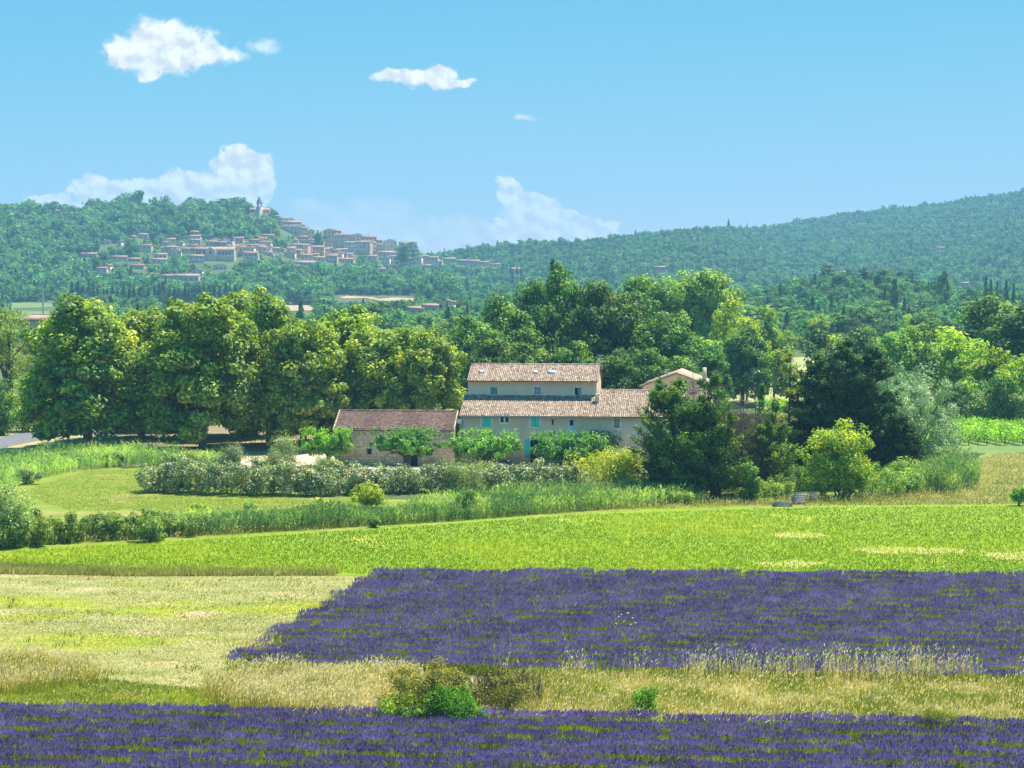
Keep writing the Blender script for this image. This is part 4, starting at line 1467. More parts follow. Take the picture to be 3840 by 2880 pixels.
for r_ in range(NR):
    n = int(BL / 0.24)
    for c in range(n):
        x0 = c * BL / n - 0.05 + (0.12 if r_ % 2 else 0)
        s0 = r_ * Lr / NR - 0.03 + rg.normal() * 0.006
        s1 = (r_ + 1) * Lr / NR + 0.03
        l0, l1 = 0.062 + rg.normal() * 0.004, 0.022
        def pt(xx, s, l):
            return (xx, -0.35 + uy * s - uz * l, BZE + uz * s + uy * l)
        V = [pt(x0, s0, l0), pt(x0 + 0.235, s0, l0), pt(x0 + 0.235, s1, l1), pt(x0, s1, l1), pt(x0, s0, 0.0), pt(x0 + 0.235, s0, 0.0)]
        t = float(np.clip(0.5 + 0.18 * rg.normal() + 0.1 * math.sin(x0 * 1.3), 0, 1))
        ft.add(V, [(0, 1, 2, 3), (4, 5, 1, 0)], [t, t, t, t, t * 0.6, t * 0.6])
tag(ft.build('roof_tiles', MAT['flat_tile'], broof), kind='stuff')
rd = MB()
for k in range(36):
    a = BL * k / 36
    rd.tube([(a, 4.5, BZE + 4.85 * 0.38 + 0.04), (a + BL / 36 + 0.03, 4.5, BZE + 4.85 * 0.38 + 0.055)], [0.12, 0.11], 7, float(np.clip(0.45 + 0.2 * rg.normal(), 0, 1)))
tag(rd.build('ridge_tiles', MAT['flat_tile'], broof, True), kind='stuff')
vr = MB()
for xe in (-0.06, BL + 0.02):
    for k in range(13):
        s0 = Lr * k / 13
        a, b = (xe, -0.35 + uy * s0, BZE + uz * s0 + 0.06), (xe, -0.35 + uy * (s0 + Lr / 13), BZE + uz * (s0 + Lr / 13) + 0.05)
        vr.tube([a, b], [0.10, 0.09], 7, float(np.clip(0.75 + 0.15 * rg.normal(), 0, 1)))
tag(vr.build('verge_tiles', MAT['roof_tile'], broof, True), kind='stuff')
for sx_, hw in ((1277, .2), (1317, .17), (1331, .2), (1347, .2), (1362, .16), (1402, .18), (1428, .17), (1471, .25), (1492, .18), (1517, .22), (1556, .24), (1603, .15), (1621, .2), (1638, .15), (1668, .25)):
    lx = (sx_ - 1254) / 33.0
    sm = MB()
    V = np.concatenate(variants[int(sx_) % 8].V[:1]) * np.array([hw * 2, 0.30, 0.22]) + np.array([lx, 0.16, BZE + 0.19])
    sm.add(V, variants[int(sx_) % 8].F[0], 0.1)
    sm.add(V[8:], [tuple(range(7, -1, -1))], 0.1)
    sm.build('weight_stone', MAT['slate'], broof)
wx, wz = (1387 - 1254) / 33.0, z_at(1692, BY)
bo = MB().box(wx - 0.24, wx + 0.24, -0.07, -0.05, wz - 0.30, wz + 0.30).build('window', MAT['dark_hole'], barn)
fr = MB()
fr.box(wx - 0.32, wx - 0.24, -0.085, -0.002, wz - 0.36, wz + 0.36).box(wx + 0.24, wx + 0.32, -0.085, -0.002, wz - 0.36, wz + 0.36)
fr.box(wx - 0.24, wx + 0.24, -0.085, -0.002, wz + 0.30, wz + 0.38).box(wx - 0.24, wx + 0.24, -0.085, -0.002, wz - 0.38, wz - 0.30)
fr.build('frame', MAT['mortar'], bo)
dx, dz = (1572 - 1254) / 33.0 - 0.55, z_at(1722, BY)
dw = MB().box(dx - 0.35, dx + 0.45, -0.06, -0.05, -0.1, 1.5)
dw.build('doorway', MAT['dark_hole'], barn)

# satellite dish beside the barn gable
dxw, dyw = float(x_at(1722, 234.5)), 234.5
dish = thing('satellite_dish', 'pale round satellite dish between barn roof and farmhouse wall', 'satellite dish', (dxw, dyw, 0))
dd = MB()
th = np.linspace(0, 2 * np.pi, 16, endpoint=False)
zc = z_at(1580, dyw)
ring = [np.array([(0, 0.10, zc)])]
V, F = [(0, 0.08, zc)], []
for q, (r_, dp) in enumerate(((0.13, 0.065), (0.27, 0.0))):
    V += [(r_ * math.cos(a), dp, zc + r_ * math.sin(a)) for a in th]
for a in range(16):
    F.append((1 + a, 1 + (a + 1) % 16, 17 + (a + 1) % 16, 17 + a))
dd.add(V, F)
dd.add(V[:17], [(0, 1 + (a + 1) % 16, 1 + a) for a in range(16)])
dd.build('reflector', MAT['white_plastic'], dish, True)
MB().tube([(0, 0.02, zc - 0.26), (0, -0.22, zc - 0.08)], 0.015, 6).build('feed_arm', MAT['metal_grey'], dish)
MB().tube([(0, 0.10, zc), (0, 0.16, zc - 0.3), (0, 0.16, 2.6), (-0.25, 0.5, 2.5)], 0.025, 6).build('mast', MAT['metal_grey'], dish)

# house with the gable towards us, behind the right end
GY = 256.0
GX = float(x_at(2535, GY))
gz, ge = z_at(1402, GY), z_at(1449, GY)
gh = thing('gabled_house', 'pinkish gable end of a tiled house behind the dark cypress', 'house', (GX, GY, 0), R(-8))
gw_ = 123 * fwd(GY) / FPX
sl = (gz - ge) / gw_
wb = MB()
V = [(-gw_, 0, -0.3), (gw_, 0, -0.3), (gw_, 0, ge), (0, 0, gz), (-gw_, 0, ge)]
V2 = [(x, 12.0, z) for (x, y, z) in V]
wb.add(V, [(0, 1, 2, 3, 4)]).add(V2, [(4, 3, 2, 1, 0)])
wb.add(V + V2, [(0, 5, 6, 1), (1, 6, 7, 2), (2, 7, 8, 3), (3, 8, 9, 4), (4, 9, 5, 0)])
wb.build('wall', MAT['plaster'], gh)
for sgn in (-1, 1):
    rr = MB()
    x0, z0 = sgn * (gw_ + 0.35), ge - 0.35 * sl + 0.05
    V = [(0, -0.25, gz + 0.06), (x0, -0.25, z0), (x0, 12.2, z0), (0, 12.2, gz + 0.06)]
    V = V + [(x, y, z + 0.10) for (x, y, z) in V]
    rr.add(V, [(0, 3, 2, 1), (4, 5, 6, 7), (0, 1, 5, 4), (1, 2, 6, 5), (2, 3, 7, 6)])
    o = rr.build('roof', MAT['roof_tile'], gh)
    vt = MB()
    for k in range(10):
        a, b = k / 10, (k + 1.1) / 10
        vt.tube([(x0 * a, -0.2, gz + 0.17 + (z0 - gz) * a), (x0 * b, -0.2, gz + 0.155 + (z0 - gz) * b)], 0.1, 7, float(rngh.uniform(0.3, 0.9)))
    tag(vt.build('verge_tiles', MAT['roof_tile'], o, True), kind='stuff')
MB().box(3.0, 3.5, 4.0, 4.6, ge, gz + 0.6).build('chimney', MAT['plaster'], gh)
MB().tube([(-gw_ - 0.3, -0.1, ge - 0.1), (-gw_ + 0.1, -0.08, ge - 0.6), (-gw_ + 0.15, -0.08, 0)], 0.05, 7).build('downpipe', MAT['zinc'], gh, True)


def antenna(sx, sytop, sybase, Y, label):
    x = float(x_at(sx, Y))
    zt, zb = z_at(sytop, Y), z_at(sybase, Y)
    a = thing('tv_antenna', label, 'antenna', (x, Y, zb - 0.25), 0.3, 'roof antennas')
    hh = zt - zb + 0.25
    MB().tube([(0, 0, 0), (0.02, 0, hh)], 0.028, 6).build('mast', MAT['metal_grey'], a)
    b = MB()
    for (zz, s) in ((hh - 0.06, 0.34), (hh - 0.42, 0.34), (hh - 0.75, 0.30)):
        b.tube([(-s, 0.06, zz), (s, 0.06, zz - 0.04)], 0.016, 5)
    for xx in (-0.3, -0.1, 0.1, 0.3):
        b.tube([(xx, 0.08, hh - 0.02), (xx * 0.92, 0.08, hh - 0.85)], 0.014, 5)
    b.build('grid', MAT['white_plastic'], a)


antenna(2251, 1330, 1376, 245.0, 'spiky white aerial on the ridge end of the upper farmhouse roof')
antenna(2501, 1383, 1412, 257.5, 'spiky white aerial on the roof of the gabled house behind')


# ------------------------------------------------------------------ terrace things
def chair(sx, sy, rz, label):
    x, y = gpt(sx, sy)
    c = thing('garden_chair', label, 'chair', (float(x), float(y), 0.01), rz, 'white plastic chairs on the terrace')
    MB().box(-0.22, 0.22, -0.22, 0.22, 0.40, 0.44).build('seat', MAT['white_plastic'], c)
    b = MB()
    for k in range(4):
        b.box(-0.22 + k * 0.13, -0.17 + k * 0.13, 0.20, 0.235, 0.44, 0.82)
    b.box(-0.24, 0.24, 0.20, 0.24, 0.82, 0.92)
    b.build('backrest', MAT['white_plastic'], c)
    for s in (-1, 1):
        MB().box(s * 0.25 - 0.025, s * 0.25 + 0.025, -0.22, 0.22, 0.62, 0.65).build('armrest', MAT['white_plastic'], c)
        for q in (-0.21, 0.21):
            MB().box(s * 0.24 - 0.022, s * 0.24 + 0.022, q - 0.022, q + 0.022, 0.0, 0.62).build('leg', MAT['white_plastic'], c)
    return c


chair(1986, 1733, 2.9, 'white plastic garden chair below the turquoise door')
chair(1868, 1730, 2.2, 'white plastic garden chair behind the brick planter')
x, y = gpt(1889, 1742)
pl = thing('brick_planter', 'low brown brick planter box on the terrace', 'planter', (float(x), float(y), 0.01))
for k in range(3):
    for j in range(6):
        MB().box(-0.72 + j * 0.245 + (0.03 if k % 2 else 0), -0.72 + j * 0.245 + 0.23 + (0.03 if k % 2 else 0), -0.22, -0.16, 0.0 + k * 0.15, 0.135 + k * 0.15).build('brick', MAT['brick'], pl)
MB().box(-0.70, 0.72, -0.158, 0.30, 0, 0.42).build('body', MAT['brick'], pl)
MB().box(-0.60, 0.62, -0.10, 0.24, 0.421, 0.46).build('soil', MAT['mortar'], pl)
for (a, b, la, mt) in (((1937, 1718), (1964, 1744), 'thin red and white pole leaning left of the chair', 'red_paint'), ((2030, 1722), (2006, 1745), 'thin white pole leaning right of the chair', 'white_plastic')):
    x0, y0 = gpt(b[0], b[1])
    p = thing('leaning_pole', la, 'pole', (float(x0), float(y0), 0), 0, 'leaning poles on the terrace')
    dxp = (a[0] - b[0]) / 33.0
    h = (b[1] - a[1]) / 33.0
    MB().tube([(0, 0, 0), (dxp * 0.5, 0.1, h * 0.5 + 0.05)], 0.03, 7).build('lower_half', MAT['white_plastic'], p)
    MB().tube([(dxp * 0.5, 0.1, h * 0.5 + 0.05), (dxp, 0.2, h + 0.1)], 0.03, 7).build('upper_half', MAT[mt], p)
x, y = gpt(2030, 1738)
tb = thing('garden_table', 'white garden table in the shade right of the chair', 'table', (float(x), float(y) + 0.6, 0.01))
MB().box(-0.6, 0.6, -0.4, 0.4, 0.70, 0.74).build('tabletop', MAT['white_plastic'], tb)
for sx_ in (-0.5, 0.5):
    for sy_ in (-0.32, 0.32):
        MB().box(sx_ - 0.03, sx_ + 0.03, sy_ - 0.03, sy_ + 0.03, 0, 0.70).build('leg', MAT['white_plastic'], tb)
# dark car under the mulberry
x, y = gpt(1836, 1752)
car = thing('parked_car', 'black car parked under the mulberry trees behind the hedge', 'car', (float(x), float(y), 0.01), R(10))
prof = [(-2.05, 0.30), (-2.1, 0.62), (-2.0, 0.88), (-1.55, 0.95), (-1.15, 1.42), (-0.3, 1.48), (0.45, 1.40), (1.05, 0.98), (1.85, 0.86), (2.08, 0.62), (2.05, 0.30)]
V = [(px_, s * (0.84 if z_ < 1.0 else 0.66), z_) for s in (-1, 1) for (px_, z_) in prof]
n = len(prof)
cb = MB().add(V, [(k, k + 1, n + k + 1, n + k) for k in range(n - 1)] + [(n - 1, 0, n, 2 * n - 1)])
cb.add(V[:n], [tuple(range(n))[::-1]]).add(V[n:], [tuple(range(n))])
cb.build('body', MAT['car_paint'], car)
for s in (-1, 1):
    MB().add([(-1.35, s * 0.83, 0.98), (0.85, s * 0.83, 1.0), (0.38, s * 0.69, 1.36), (-1.05, s * 0.69, 1.38)], [(0, 1, 2, 3)]).build('side_window', MAT['dark_glass'], car)
    MB().box(1.98, 2.08, s * 0.62 - 0.14, s * 0.62 + 0.14, 0.62, 0.76).build('headlight', MAT['white_plastic'], car)
    for wx_ in (-1.3, 1.3):
        wy = s * 0.80
        tyre = MB().tube([(wx_, wy - 0.1, 0.32), (wx_, wy + 0.1, 0.32)], 0.32, 16).build('wheel', MAT['rubber'], car, True)
        MB().tube([(wx_, wy + s * 0.101, 0.32), (wx_, wy + s * 0.115, 0.32)], 0.19, 12).build('rim', MAT['metal_grey'], tyre, True)
MB().add([(0.52, -0.64, 1.395), (0.52, 0.64, 1.395), (1.04, 0.76, 1.0), (1.04, -0.76, 1.0)], [(0, 3, 2, 1)]).build('windscreen', MAT['dark_glass'], car)


# wooden crates at the field edge
def crate(sx, sy, w, h, tilt, label, nplank=6):
    x, y = gpt(sx, sy)
    c = thing('wooden_crate', label, 'crate', (float(x), float(y), 0.0), 0.12, 'weathered crates at the field edge')
    c.rotation_euler = (tilt, 0, 0.12)
    for k in range(nplank):
        z0 = h * k / nplank
        MB().box(-w / 2, w / 2, -0.45, -0.42, z0 + 0.012, z0 + h / nplank - 0.012).build('plank', MAT['weathered_wood'], c)
        MB().box(-w / 2, w / 2, 0.42, 0.45, z0 + 0.012, z0 + h / nplank - 0.012).build('plank', MAT['weathered_wood'], c)
    for s in (-1, 1):
        MB().box(s * w / 2 - 0.02, s * w / 2 + 0.02, -0.418, 0.418, 0.0, h).build('side_board', MAT['weathered_wood'], c)
    MB().box(-w / 2, w / 2, -0.40, 0.40, 0.02, 0.06).build('floor_board', MAT['weathered_wood'], c)


crate(2995, 1890, 1.05, 1.02, -0.30, 'weathered grey slatted crate tipped back, in the middle of three')
crate(3048, 1880, 0.80, 0.84, -0.08, 'upright grey slatted crate, nearest the yellow green tree')
crate(2934, 1898, 1.65, 0.42, 0.0, 'long low grey crate, lowest of the three', 3)

# ------------------------------------------------------------------ plane trees of the yard
PLANES = [(330, 258, 1112, 530), (530, 274, 1128, 400), (760, 256, 1105, 500), (905, 277, 1078, 430), (1010, 263, 1110, 400), (1140, 257, 1178, 390), (1275, 269, 1150, 400),
          (1430, 262, 1216, 380), (1600, 258, 1232, 340), (660, 290, 1160, 360), (1520, 275, 1235, 340)]
pn = ['broadest plane tree, leftmost, its branches hanging to the ground by the lane', 'plane tree peeping out between the two broad front ones',
      'broad plane tree with a dark trunk standing behind the reed bed', 'tallest plane tree of the grove, in its back row', 'plane tree right of the tallest one in the grove',
      'plane tree whose trunk stands just left of the stone barn', 'plane tree rising above the left end of the barn roof', 'plane tree behind the middle of the barn roof',
      'rightmost plane tree, touching the farmhouse roof', 'plane tree at the back of the grove, showing only its top', 'plane tree half hidden behind the two rightmost ones']
for (a, lab, i) in zip(PLANES, pn, range(20)):
    tree_px('plane', a[0], a[1], a[2], a[3], lab, 'plane tree', 'plane trees of the farmyard', 'plane_tree', i)

# ------------------------------------------------------------------ left edge
tree_px('pine', 40, 300, 1135, 330, 'olive green pine at the left edge beyond the lane', 'pine tree', None, 'pine_tree')
PINE = [o for o in COL.objects if o.name.startswith('pine_tree')][-1]
for c in COL.objects:
    if c.parent == PINE and c.name.startswith('crown'):
        rng = np.random.default_rng(8)
        L = rand_lobes(rng, 10, 10, 2.0, 14, 0.62, 0.42, 0.9)
        P, N, t, C = crown_data(rng, L, 9000, 110, 0.95, 0.5)
        c.data = MB().leaves(P, N, 0.30 * rng.uniform(0.6, 1.3, 9000), 0.4, rng, t).mesh('pine_crown', MAT['pine_leaf'])
tree_px('pine', 165, 320, 1240, 190, 'small pine between the lane and the broadest plane tree', 'pine tree', None, 'pine_tree')
for c in COL.objects:
    if c.parent and c.parent.name.startswith('pine_tree') and c.parent != PINE and c.name.startswith('crown'):
        c.data = [k for k in COL.objects if k.parent == PINE and k.name.startswith('crown')][0].data
shrub('lane_bush', 'sunlit yellow green bush beyond the lane, under the pine', 95, 1618, 1415, 210, 'lime_leaf', 5000, 0.30)
shrub('lane_bush', 'soft green bush beside the lane, touching the broadest plane tree', 160, 1606, 1515, 120, 'light_leaf', 2600, 0.28)
shrub('lane_bush', 'dark bush at the very left edge beside the lane', 10, 1632, 1430, 110, 'oak_leaf', 4000, 0.30)
shrub('edge_bush', 'tall olive green bush at the left edge of the lower hedge', 35, 2050, 1820, 220, 'olive_leaf', 6500, 0.20, depth=0.8)


def thicket(name, label, path, hts, n, mat, leaf, seed, depth=1.0, cr=0.42, cat='thicket', extra=None, aspect=0.6, kind=None, shell=0.3):
    """a long thicket following ground pixels; heights in metres along the path"""
    rng = np.random.default_rng(seed)
    g = np.array([[float(q) for q in gpt(a, b)] for (a, b) in path])
    seg = np.linalg.norm(np.diff(g, axis=0), axis=1)
    cum = np.concatenate([[0], np.cumsum(seg)])
    m = int(cum[-1] / 0.38)
    s = (np.arange(m) + rng.random(m)) / m * cum[-1]
    cx = np.interp(s, cum, g[:, 0])
    cyv = np.interp(s, cum, g[:, 1]) + rng.uniform(-1, 1, m) * depth
    h = np.interp(s, cum, hts) * (0.9 + 0.14 * np.sin(s * 1.9 + seed) * np.sin(s * 0.7 + 1)) * rng.uniform(0.85, 1.08, m)
    o = thing(name, label, cat, (float(g[:, 0].mean()), float(g[:, 1].mean()), 0))
    org = np.array([g[:, 0].mean(), g[:, 1].mean(), 0])
    k = rng.integers(0, m, n)
    d = unit(rng, n)
    rad = np.maximum(0.5, h * 0.5)
    C = np.stack([cx, cyv, h * 0.5], 1) - org
    sub = rng.normal(size=(m * 9, 3))
    sub /= np.linalg.norm(sub, axis=1, keepdims=True)
    si = np.arange(m * 9) // 9
    SC = C[si] + sub * np.stack([np.full(m * 9, 0.8), np.full(m * 9, depth * 0.5 + 0.3), np.maximum(h[si] * 0.5 - cr * 0.2, 0.2)], 1) * rng.uniform(shell + 0.4, 1, m * 9)[:, None]
    st = rng.normal(size=m * 9)
    kk = rng.integers(0, m * 9, n)
    P = SC[kk] + d * cr * (0.4 + 0.6 * rng.random(n) ** 0.5)[:, None]
    P[:, 2] = np.abs(P[:, 2])
    N = d * 0.7 + sub[kk] * 0.3 + np.array([0, 0, 0.3]) + rng.normal(size=(n, 3)) * 0.45
    t = np.clip(0.45 + 0.12 * st[kk] + 0.17 * rng.normal(size=n), 0, 1)
    MB().leaves(P, N, leaf * rng.uniform(0.6, 1.3, n), aspect, rng, t).build('foliage', MAT[mat], o)
    stem = MB()
    for q in range(0, m, 4):
        stem.tube([(C[q, 0], C[q, 1], -0.1), (C[q, 0] + 0.1, C[q, 1], h[q] * 0.4), (C[q, 0] - 0.1, C[q, 1] + 0.1, h[q] * 0.75)], [0.05, 0.035, 0.015], 5)
    stem.build('stem', MAT['bark'], o, True)
    if extra:
        nb, bm, bs = extra
        q = rng.integers(0, n, nb)
        P2 = P[q] + d[q] * 0.06
        MB().leaves(P2, N[q], bs, 0.9, rng, np.clip(0.7 + 0.15 * rng.normal(size=nb), 0, 1)).build('blossom', MAT[bm], o)
    return o


foliage('pale_blossom', (0.45, 0.38, 0.38), (0.66, 0.58, 0.52), (0.82, 0.78, 0.70), trans=0.3, gloss=0, tcol=(1, 1, 0.9))
thicket('oleander_hedge', 'long pale flowering hedge between the lawn and the barn', [(530, 1845), (800, 1850), (1100, 1856), (1400, 1852), (1700, 1842), (2000, 1832), (2180, 1826)],
        [3.5, 3.7, 3.5, 3.2, 3.0, 2.8, 2.6], 66000, 'oleander_leaf', 0.22, 21, depth=1.5, cr=0.5, cat='hedge', extra=(5200, 'pale_blossom', 0.15))
for (sx, sy, top, w, lab, mat) in (
        (1060, 1760, 1640, 120, 'grey green rounded shrub in the yard between plane trees and barn', 'olive_leaf'),
        (1055, 1785, 1690, 130, 'olive shrub in front of the rounded yard shrub', 'oleander_leaf'),
        (860, 1775, 1665, 110, 'pale shrub at the near end of the shaded yard', 'oleander_leaf'),
        (980, 1790, 1718, 110, 'dark low shrub between the pale shrub and the yard shrub', 'oak_leaf'),
        (730, 1775, 1700, 160, 'soft grass green shrub behind the left end of the hedge', 'olive_leaf'),
        (1220, 1800, 1712, 160, 'feathery olive shrub below the bright rounded tree', 'olive_leaf'),
        (1745, 1850, 1716, 230, 'large feathery grey green shrub in the hedge below the mulberries', 'olive_leaf'),
        (2330, 1800, 1682, 190, 'pale green shrub behind the yellow bush', 'olive_leaf')):
    shrub('shrub', lab, sx, sy, top, w, mat, 5200, 0.17, aspect=0.4, n_clump=70)
shrub('yellow_bush', 'large bright yellow green bush at the right end of the hedge', 2290, 1850, 1700, 320, 'yellow_leaf', 11000, 0.22, depth=0.8)
shrub('yellow_bush', 'small yellow green bush in front of the pale hedge', 1375, 1905, 1810, 180, 'yellow_leaf', 4200, 0.20, depth=0.7)
shrub('yellow_bush', 'low yellow green seedling bush left of the small yellow bush', 1225, 1915, 1865, 100, 'lime_leaf', 1800, 0.20)
shrub('ditch_bush', 'dark green bush rising from the reeds below the hedge', 1745, 1940, 1838, 100, 'oak_leaf', 3400, 0.20)
shrub('ditch_bush', 'dark leafy bush rising from the reeds at their left end', 740, 1975, 1890, 130, 'lime_leaf', 2600, 0.20)
shrub('ditch_bush', 'small round green bush in the reeds right of the dark leafy bush', 935, 1960, 1890, 70, 'bright_leaf', 1400, 0.20)
shrub('ditch_bush', 'dark rounded bush at the right end of the bramble bank', 560, 2030, 1935, 150, 'bramble_leaf', 3600, 0.18)
shrub('ditch_bush', 'small dark bush low in the reeds', 1400, 1978, 1940, 80, 'oak_leaf', 1400, 0.18)
thicket('bramble_bank', 'bright green bramble bank along the lower edge of the lawn', [(40, 2045), (200, 2035), (400, 2022), (600, 2008), (760, 1995)], [2.6, 2.5, 2.5, 2.1, 1.5], 36000, 'bramble_leaf', 0.20, 31, depth=2.2, cr=0.4, cat='bramble')


for (sx, sy, top, w, mat, lab) in ((1130, 1975, 1915, 110, 'bramble_leaf', 'leafy bush in the reeds below the small yellow bush'), (1585, 1950, 1890, 90, 'bramble_leaf', 'round bush in the reeds left of the dark ditch bush'),
                               (1960, 1918, 1850, 130, 'oak_leaf', 'dark bush in the reeds below the hedge end'), (2120, 1905, 1840, 110, 'bramble_leaf', 'leafy bush in the reeds left of the large yellow bush'),
                               (2290, 1898, 1850, 120, 'oak_leaf', 'low dark bush in front of the large yellow bush'), (430, 1748, 1700, 110, 'bramble_leaf', 'leafy bush in the reed bed before the broadest plane tree'),
                               (230, 1740, 1695, 130, 'bramble_leaf', 'leafy bush in the reed bed beside the lane'), (90, 1815, 1755, 140, 'olive_leaf', 'grey green bush at the far left corner of the lawn'),
                               (640, 1752, 1700, 120, 'olive_leaf', 'pale bush in the reed bed behind the hedge end'), (850, 1985, 1925, 100, 'oak_leaf', 'dark bush among the reeds near the bramble bank')):
    shrub('ditch_bush', lab, sx, sy, top, w, mat, 2400, 0.20)


def reeds(name, label, poly, n, h, seed, mat='reed_leaf', tint=0.5, w=0.075, hpatch=4.0):
    rng = np.random.default_rng(seed)
    q, x, y = scatter(rng, poly, n)
    pn = vnoise(x, y, hpatch, seed)
    hh = h * rng.uniform(0.45, 1.1, n) * (0.45 + 0.85 * pn)
    A = np.stack([x, y, np.zeros(n)], 1)
    ln = np.stack([rng.normal(size=n) * 0.10 * hh + 0.05 * hh, rng.normal(size=n) * 0.1 * hh, hh], 1)
    B = A + ln
    t = np.clip(tint + 0.75 * (vnoise(x, y, 3.2, seed + 3) - 0.5) + 0.35 * (vnoise(x, y, 1.1, seed + 4) - 0.5) + 0.16 * rng.normal(size=n), 0, 1)
    m = MB().blades(A, B, w * 0.6, rng, np.clip(t - 0.1, 0, 1), t)
    for f in (0.35, 0.55, 0.72, 0.9):
        a = A + ln * (f + rng.uniform(-0.08, 0.08, n))[:, None]
        ang = rng.uniform(0, 2 * np.pi, n)
        out = np.stack([np.cos(ang), np.sin(ang), rng.uniform(0.5, 1.5, n)], 1)
        b = a + out * (0.30 * rng.uniform(0.6, 1.3, n))[:, None] * (h / 2.2)
        m.strips(a, b, w, rng, np.clip(t + 0.08 * rng.normal(size=n), 0, 1), 0.15)
    return tag(m.build(name, MAT[mat]), label, None, kind='stuff')


reeds('reed_bed', 'blue green reed bed behind the lawn in front of the plane trees', [(-60, 1800), (0, 1745), (200, 1700), (420, 1700), (640, 1715), (900, 1745), (900, 1765), (560, 1752), (330, 1762), (120, 1800), (30, 1850), (-60, 1870)], 6500, 1.9, 401, tint=0.55)
reeds('reed_bed', 'tall green reed bed along the ditch below the hedge', [(640, 1990), (900, 1965), (1250, 1955), (1500, 1935), (1800, 1900), (2100, 1868), (2400, 1858), (2640, 1880), (2500, 1898), (2170, 1918), (1700, 1955), (1440, 1970), (1000, 1995), (660, 2012)], 10500, 1.9, 402, tint=0.42)
reeds('reed_bed', 'rounded reed clump right of the dark conifers', [(3420, 1840), (3460, 1790), (3560, 1770), (3670, 1800), (3670, 1835), (3560, 1855)], 2600, 2.6, 403, tint=0.35)
thicket('weed_bank', 'dark green undergrowth in the shade below the conifers', [(2560, 1845), (2750, 1838), (2950, 1835), (3250, 1825), (3420, 1815)], [2.0, 2.4, 2.6, 2.6, 2.2], 17000, 'oak_leaf', 0.26, 36, depth=2.6, cr=0.5, cat='weeds')
thicket('weed_bank', 'green undergrowth behind the dead trees', [(2560, 1770), (2750, 1750), (2950, 1740), (3100, 1735)], [3.2, 3.6, 3.8, 3.4], 13000, 'cypress_leaf', 0.28, 37, depth=3.0, cr=0.5, cat='weeds')
thicket('weed_bank', 'tangled grey green weeds at the foot of the dark cypress', [(2380, 1885), (2500, 1890), (2620, 1888)], [1.6, 1.6, 1.2], 5000, 'bramble_leaf', 0.20, 33, depth=1.0, cr=0.35, cat='weeds')
thicket('bramble_bank', 'silvery green brambles right of the yellow green tree', [(3230, 1862), (3330, 1860), (3440, 1850)], [2.4, 2.8, 2.6], 7500, 'bramble_leaf', 0.20, 34, depth=1.8, cr=0.4, cat='bramble')
thicket('bramble_bank', 'pale brambles around the wooden crates', [(2780, 1880), (2880, 1872), (2980, 1860), (3080, 1862)], [1.4, 1.9, 2.0, 1.5], 6500, 'bramble_leaf', 0.19, 35, depth=0.7, cr=0.35, cat='bramble')

# ------------------------------------------------------------------ pollarded trees of the terrace
def pollard(sx, sy, top, under, wpx, mat, label, n, name='mulberry_tree', group='mulberry trees of the terrace', trunk=0.28):
    x, y = [float(q) for q in gpt(sx, sy)]
    rng = np.random.default_rng(int(sx))
    w = wpx * fwd(y) / FPX
    zt, zu = z_at(top, y), z_at(under, y)
    o = thing(name, label, 'tree', (x, y, 0), 0, group)
    L = []
    for k in range(11):
        a = k * 2.4
        q = w * 0.5 * 0.68 * math.sqrt((k + 0.5) / 11)
        hz_ = (zt - zu) * 0.5 * rng.uniform(0.75, 1.0)
        L.append((q * math.cos(a), q * 0.75 * math.sin(a), zu + hz_ + rng.uniform(-0.1, 0.1), w * 0.2, w * 0.2, hz_))
    P, N, t, C = crown_data(rng, L, n, n // 60, 0.42, 0.45, low=-2)
    m = MB().leaves(P, N, 0.27 * rng.uniform(0.6, 1.3, n), 0.7, rng, t)
    ns = 26
    for k in range(ns):
        a = rng.uniform(0, 6.28)
        q = w * 0.46 * math.sqrt(rng.random())
        base = np.array([q * math.cos(a), q * 0.75 * math.sin(a), zt - 0.35])
        m2 = 26
        tt = rng.random(m2)
        Pp = base + np.array([rng.normal() * 0.15, 0, 0.85]) * tt[:, None] + rng.normal(size=(m2, 3)) * 0.12
        m.leaves(Pp, rng.normal(size=(m2, 3)), 0.25, 0.6, rng, np.clip(0.55 + 0.15 * rng.normal(size=m2), 0, 1))
    m.build('crown', MAT[mat], o)
    tb = MB()
    tb.tube([(0, 0, -0.2), (0.05, 0, zu * 0.5), (0, 0, zu + 0.2)], [trunk * 1.2, trunk, trunk * 1.15], 9)
    for k in range(6):
        a = k * 1.05 + rng.uniform(-0.2, 0.2)
        e = np.array([w * 0.36 * math.cos(a), w * 0.28 * math.sin(a), zu + 0.55])
        tb.tube([(0, 0, zu - 0.1), tuple(e * np.array([0.5, 0.5, 1]) + [0, 0, 0.05]), tuple(e)], [trunk * 0.6, trunk * 0.42, trunk * 0.3], 6)
    tb.build('trunk', MAT['bark'], o, True)


pollard(1232, 1748, 1622, 1702, 215, 'bright_leaf', 'rounded bright green tree at the left corner of the barn', 6500, 'rounded_tree')
pollard(1525, 1765, 1622, 1706, 290, 'mulberry_leaf', 'wide mulberry with a thick forked trunk in front of the stone barn', 7500, trunk=0.42)
pollard(1822, 1760, 1630, 1712, 300, 'mulberry_leaf', 'mulberry over the black car, between barn and turquoise door', 8000)
pollard(2105, 1762, 1636, 1728, 250, 'mulberry_leaf', 'dense mulberry just right of the turquoise door', 9000)
shrub('fig_tree', 'dark glossy fig tree against the farmhouse wall', 2225, 1748, 1618, 190, 'mulberry_leaf', 5500, 0.30, cat='tree')

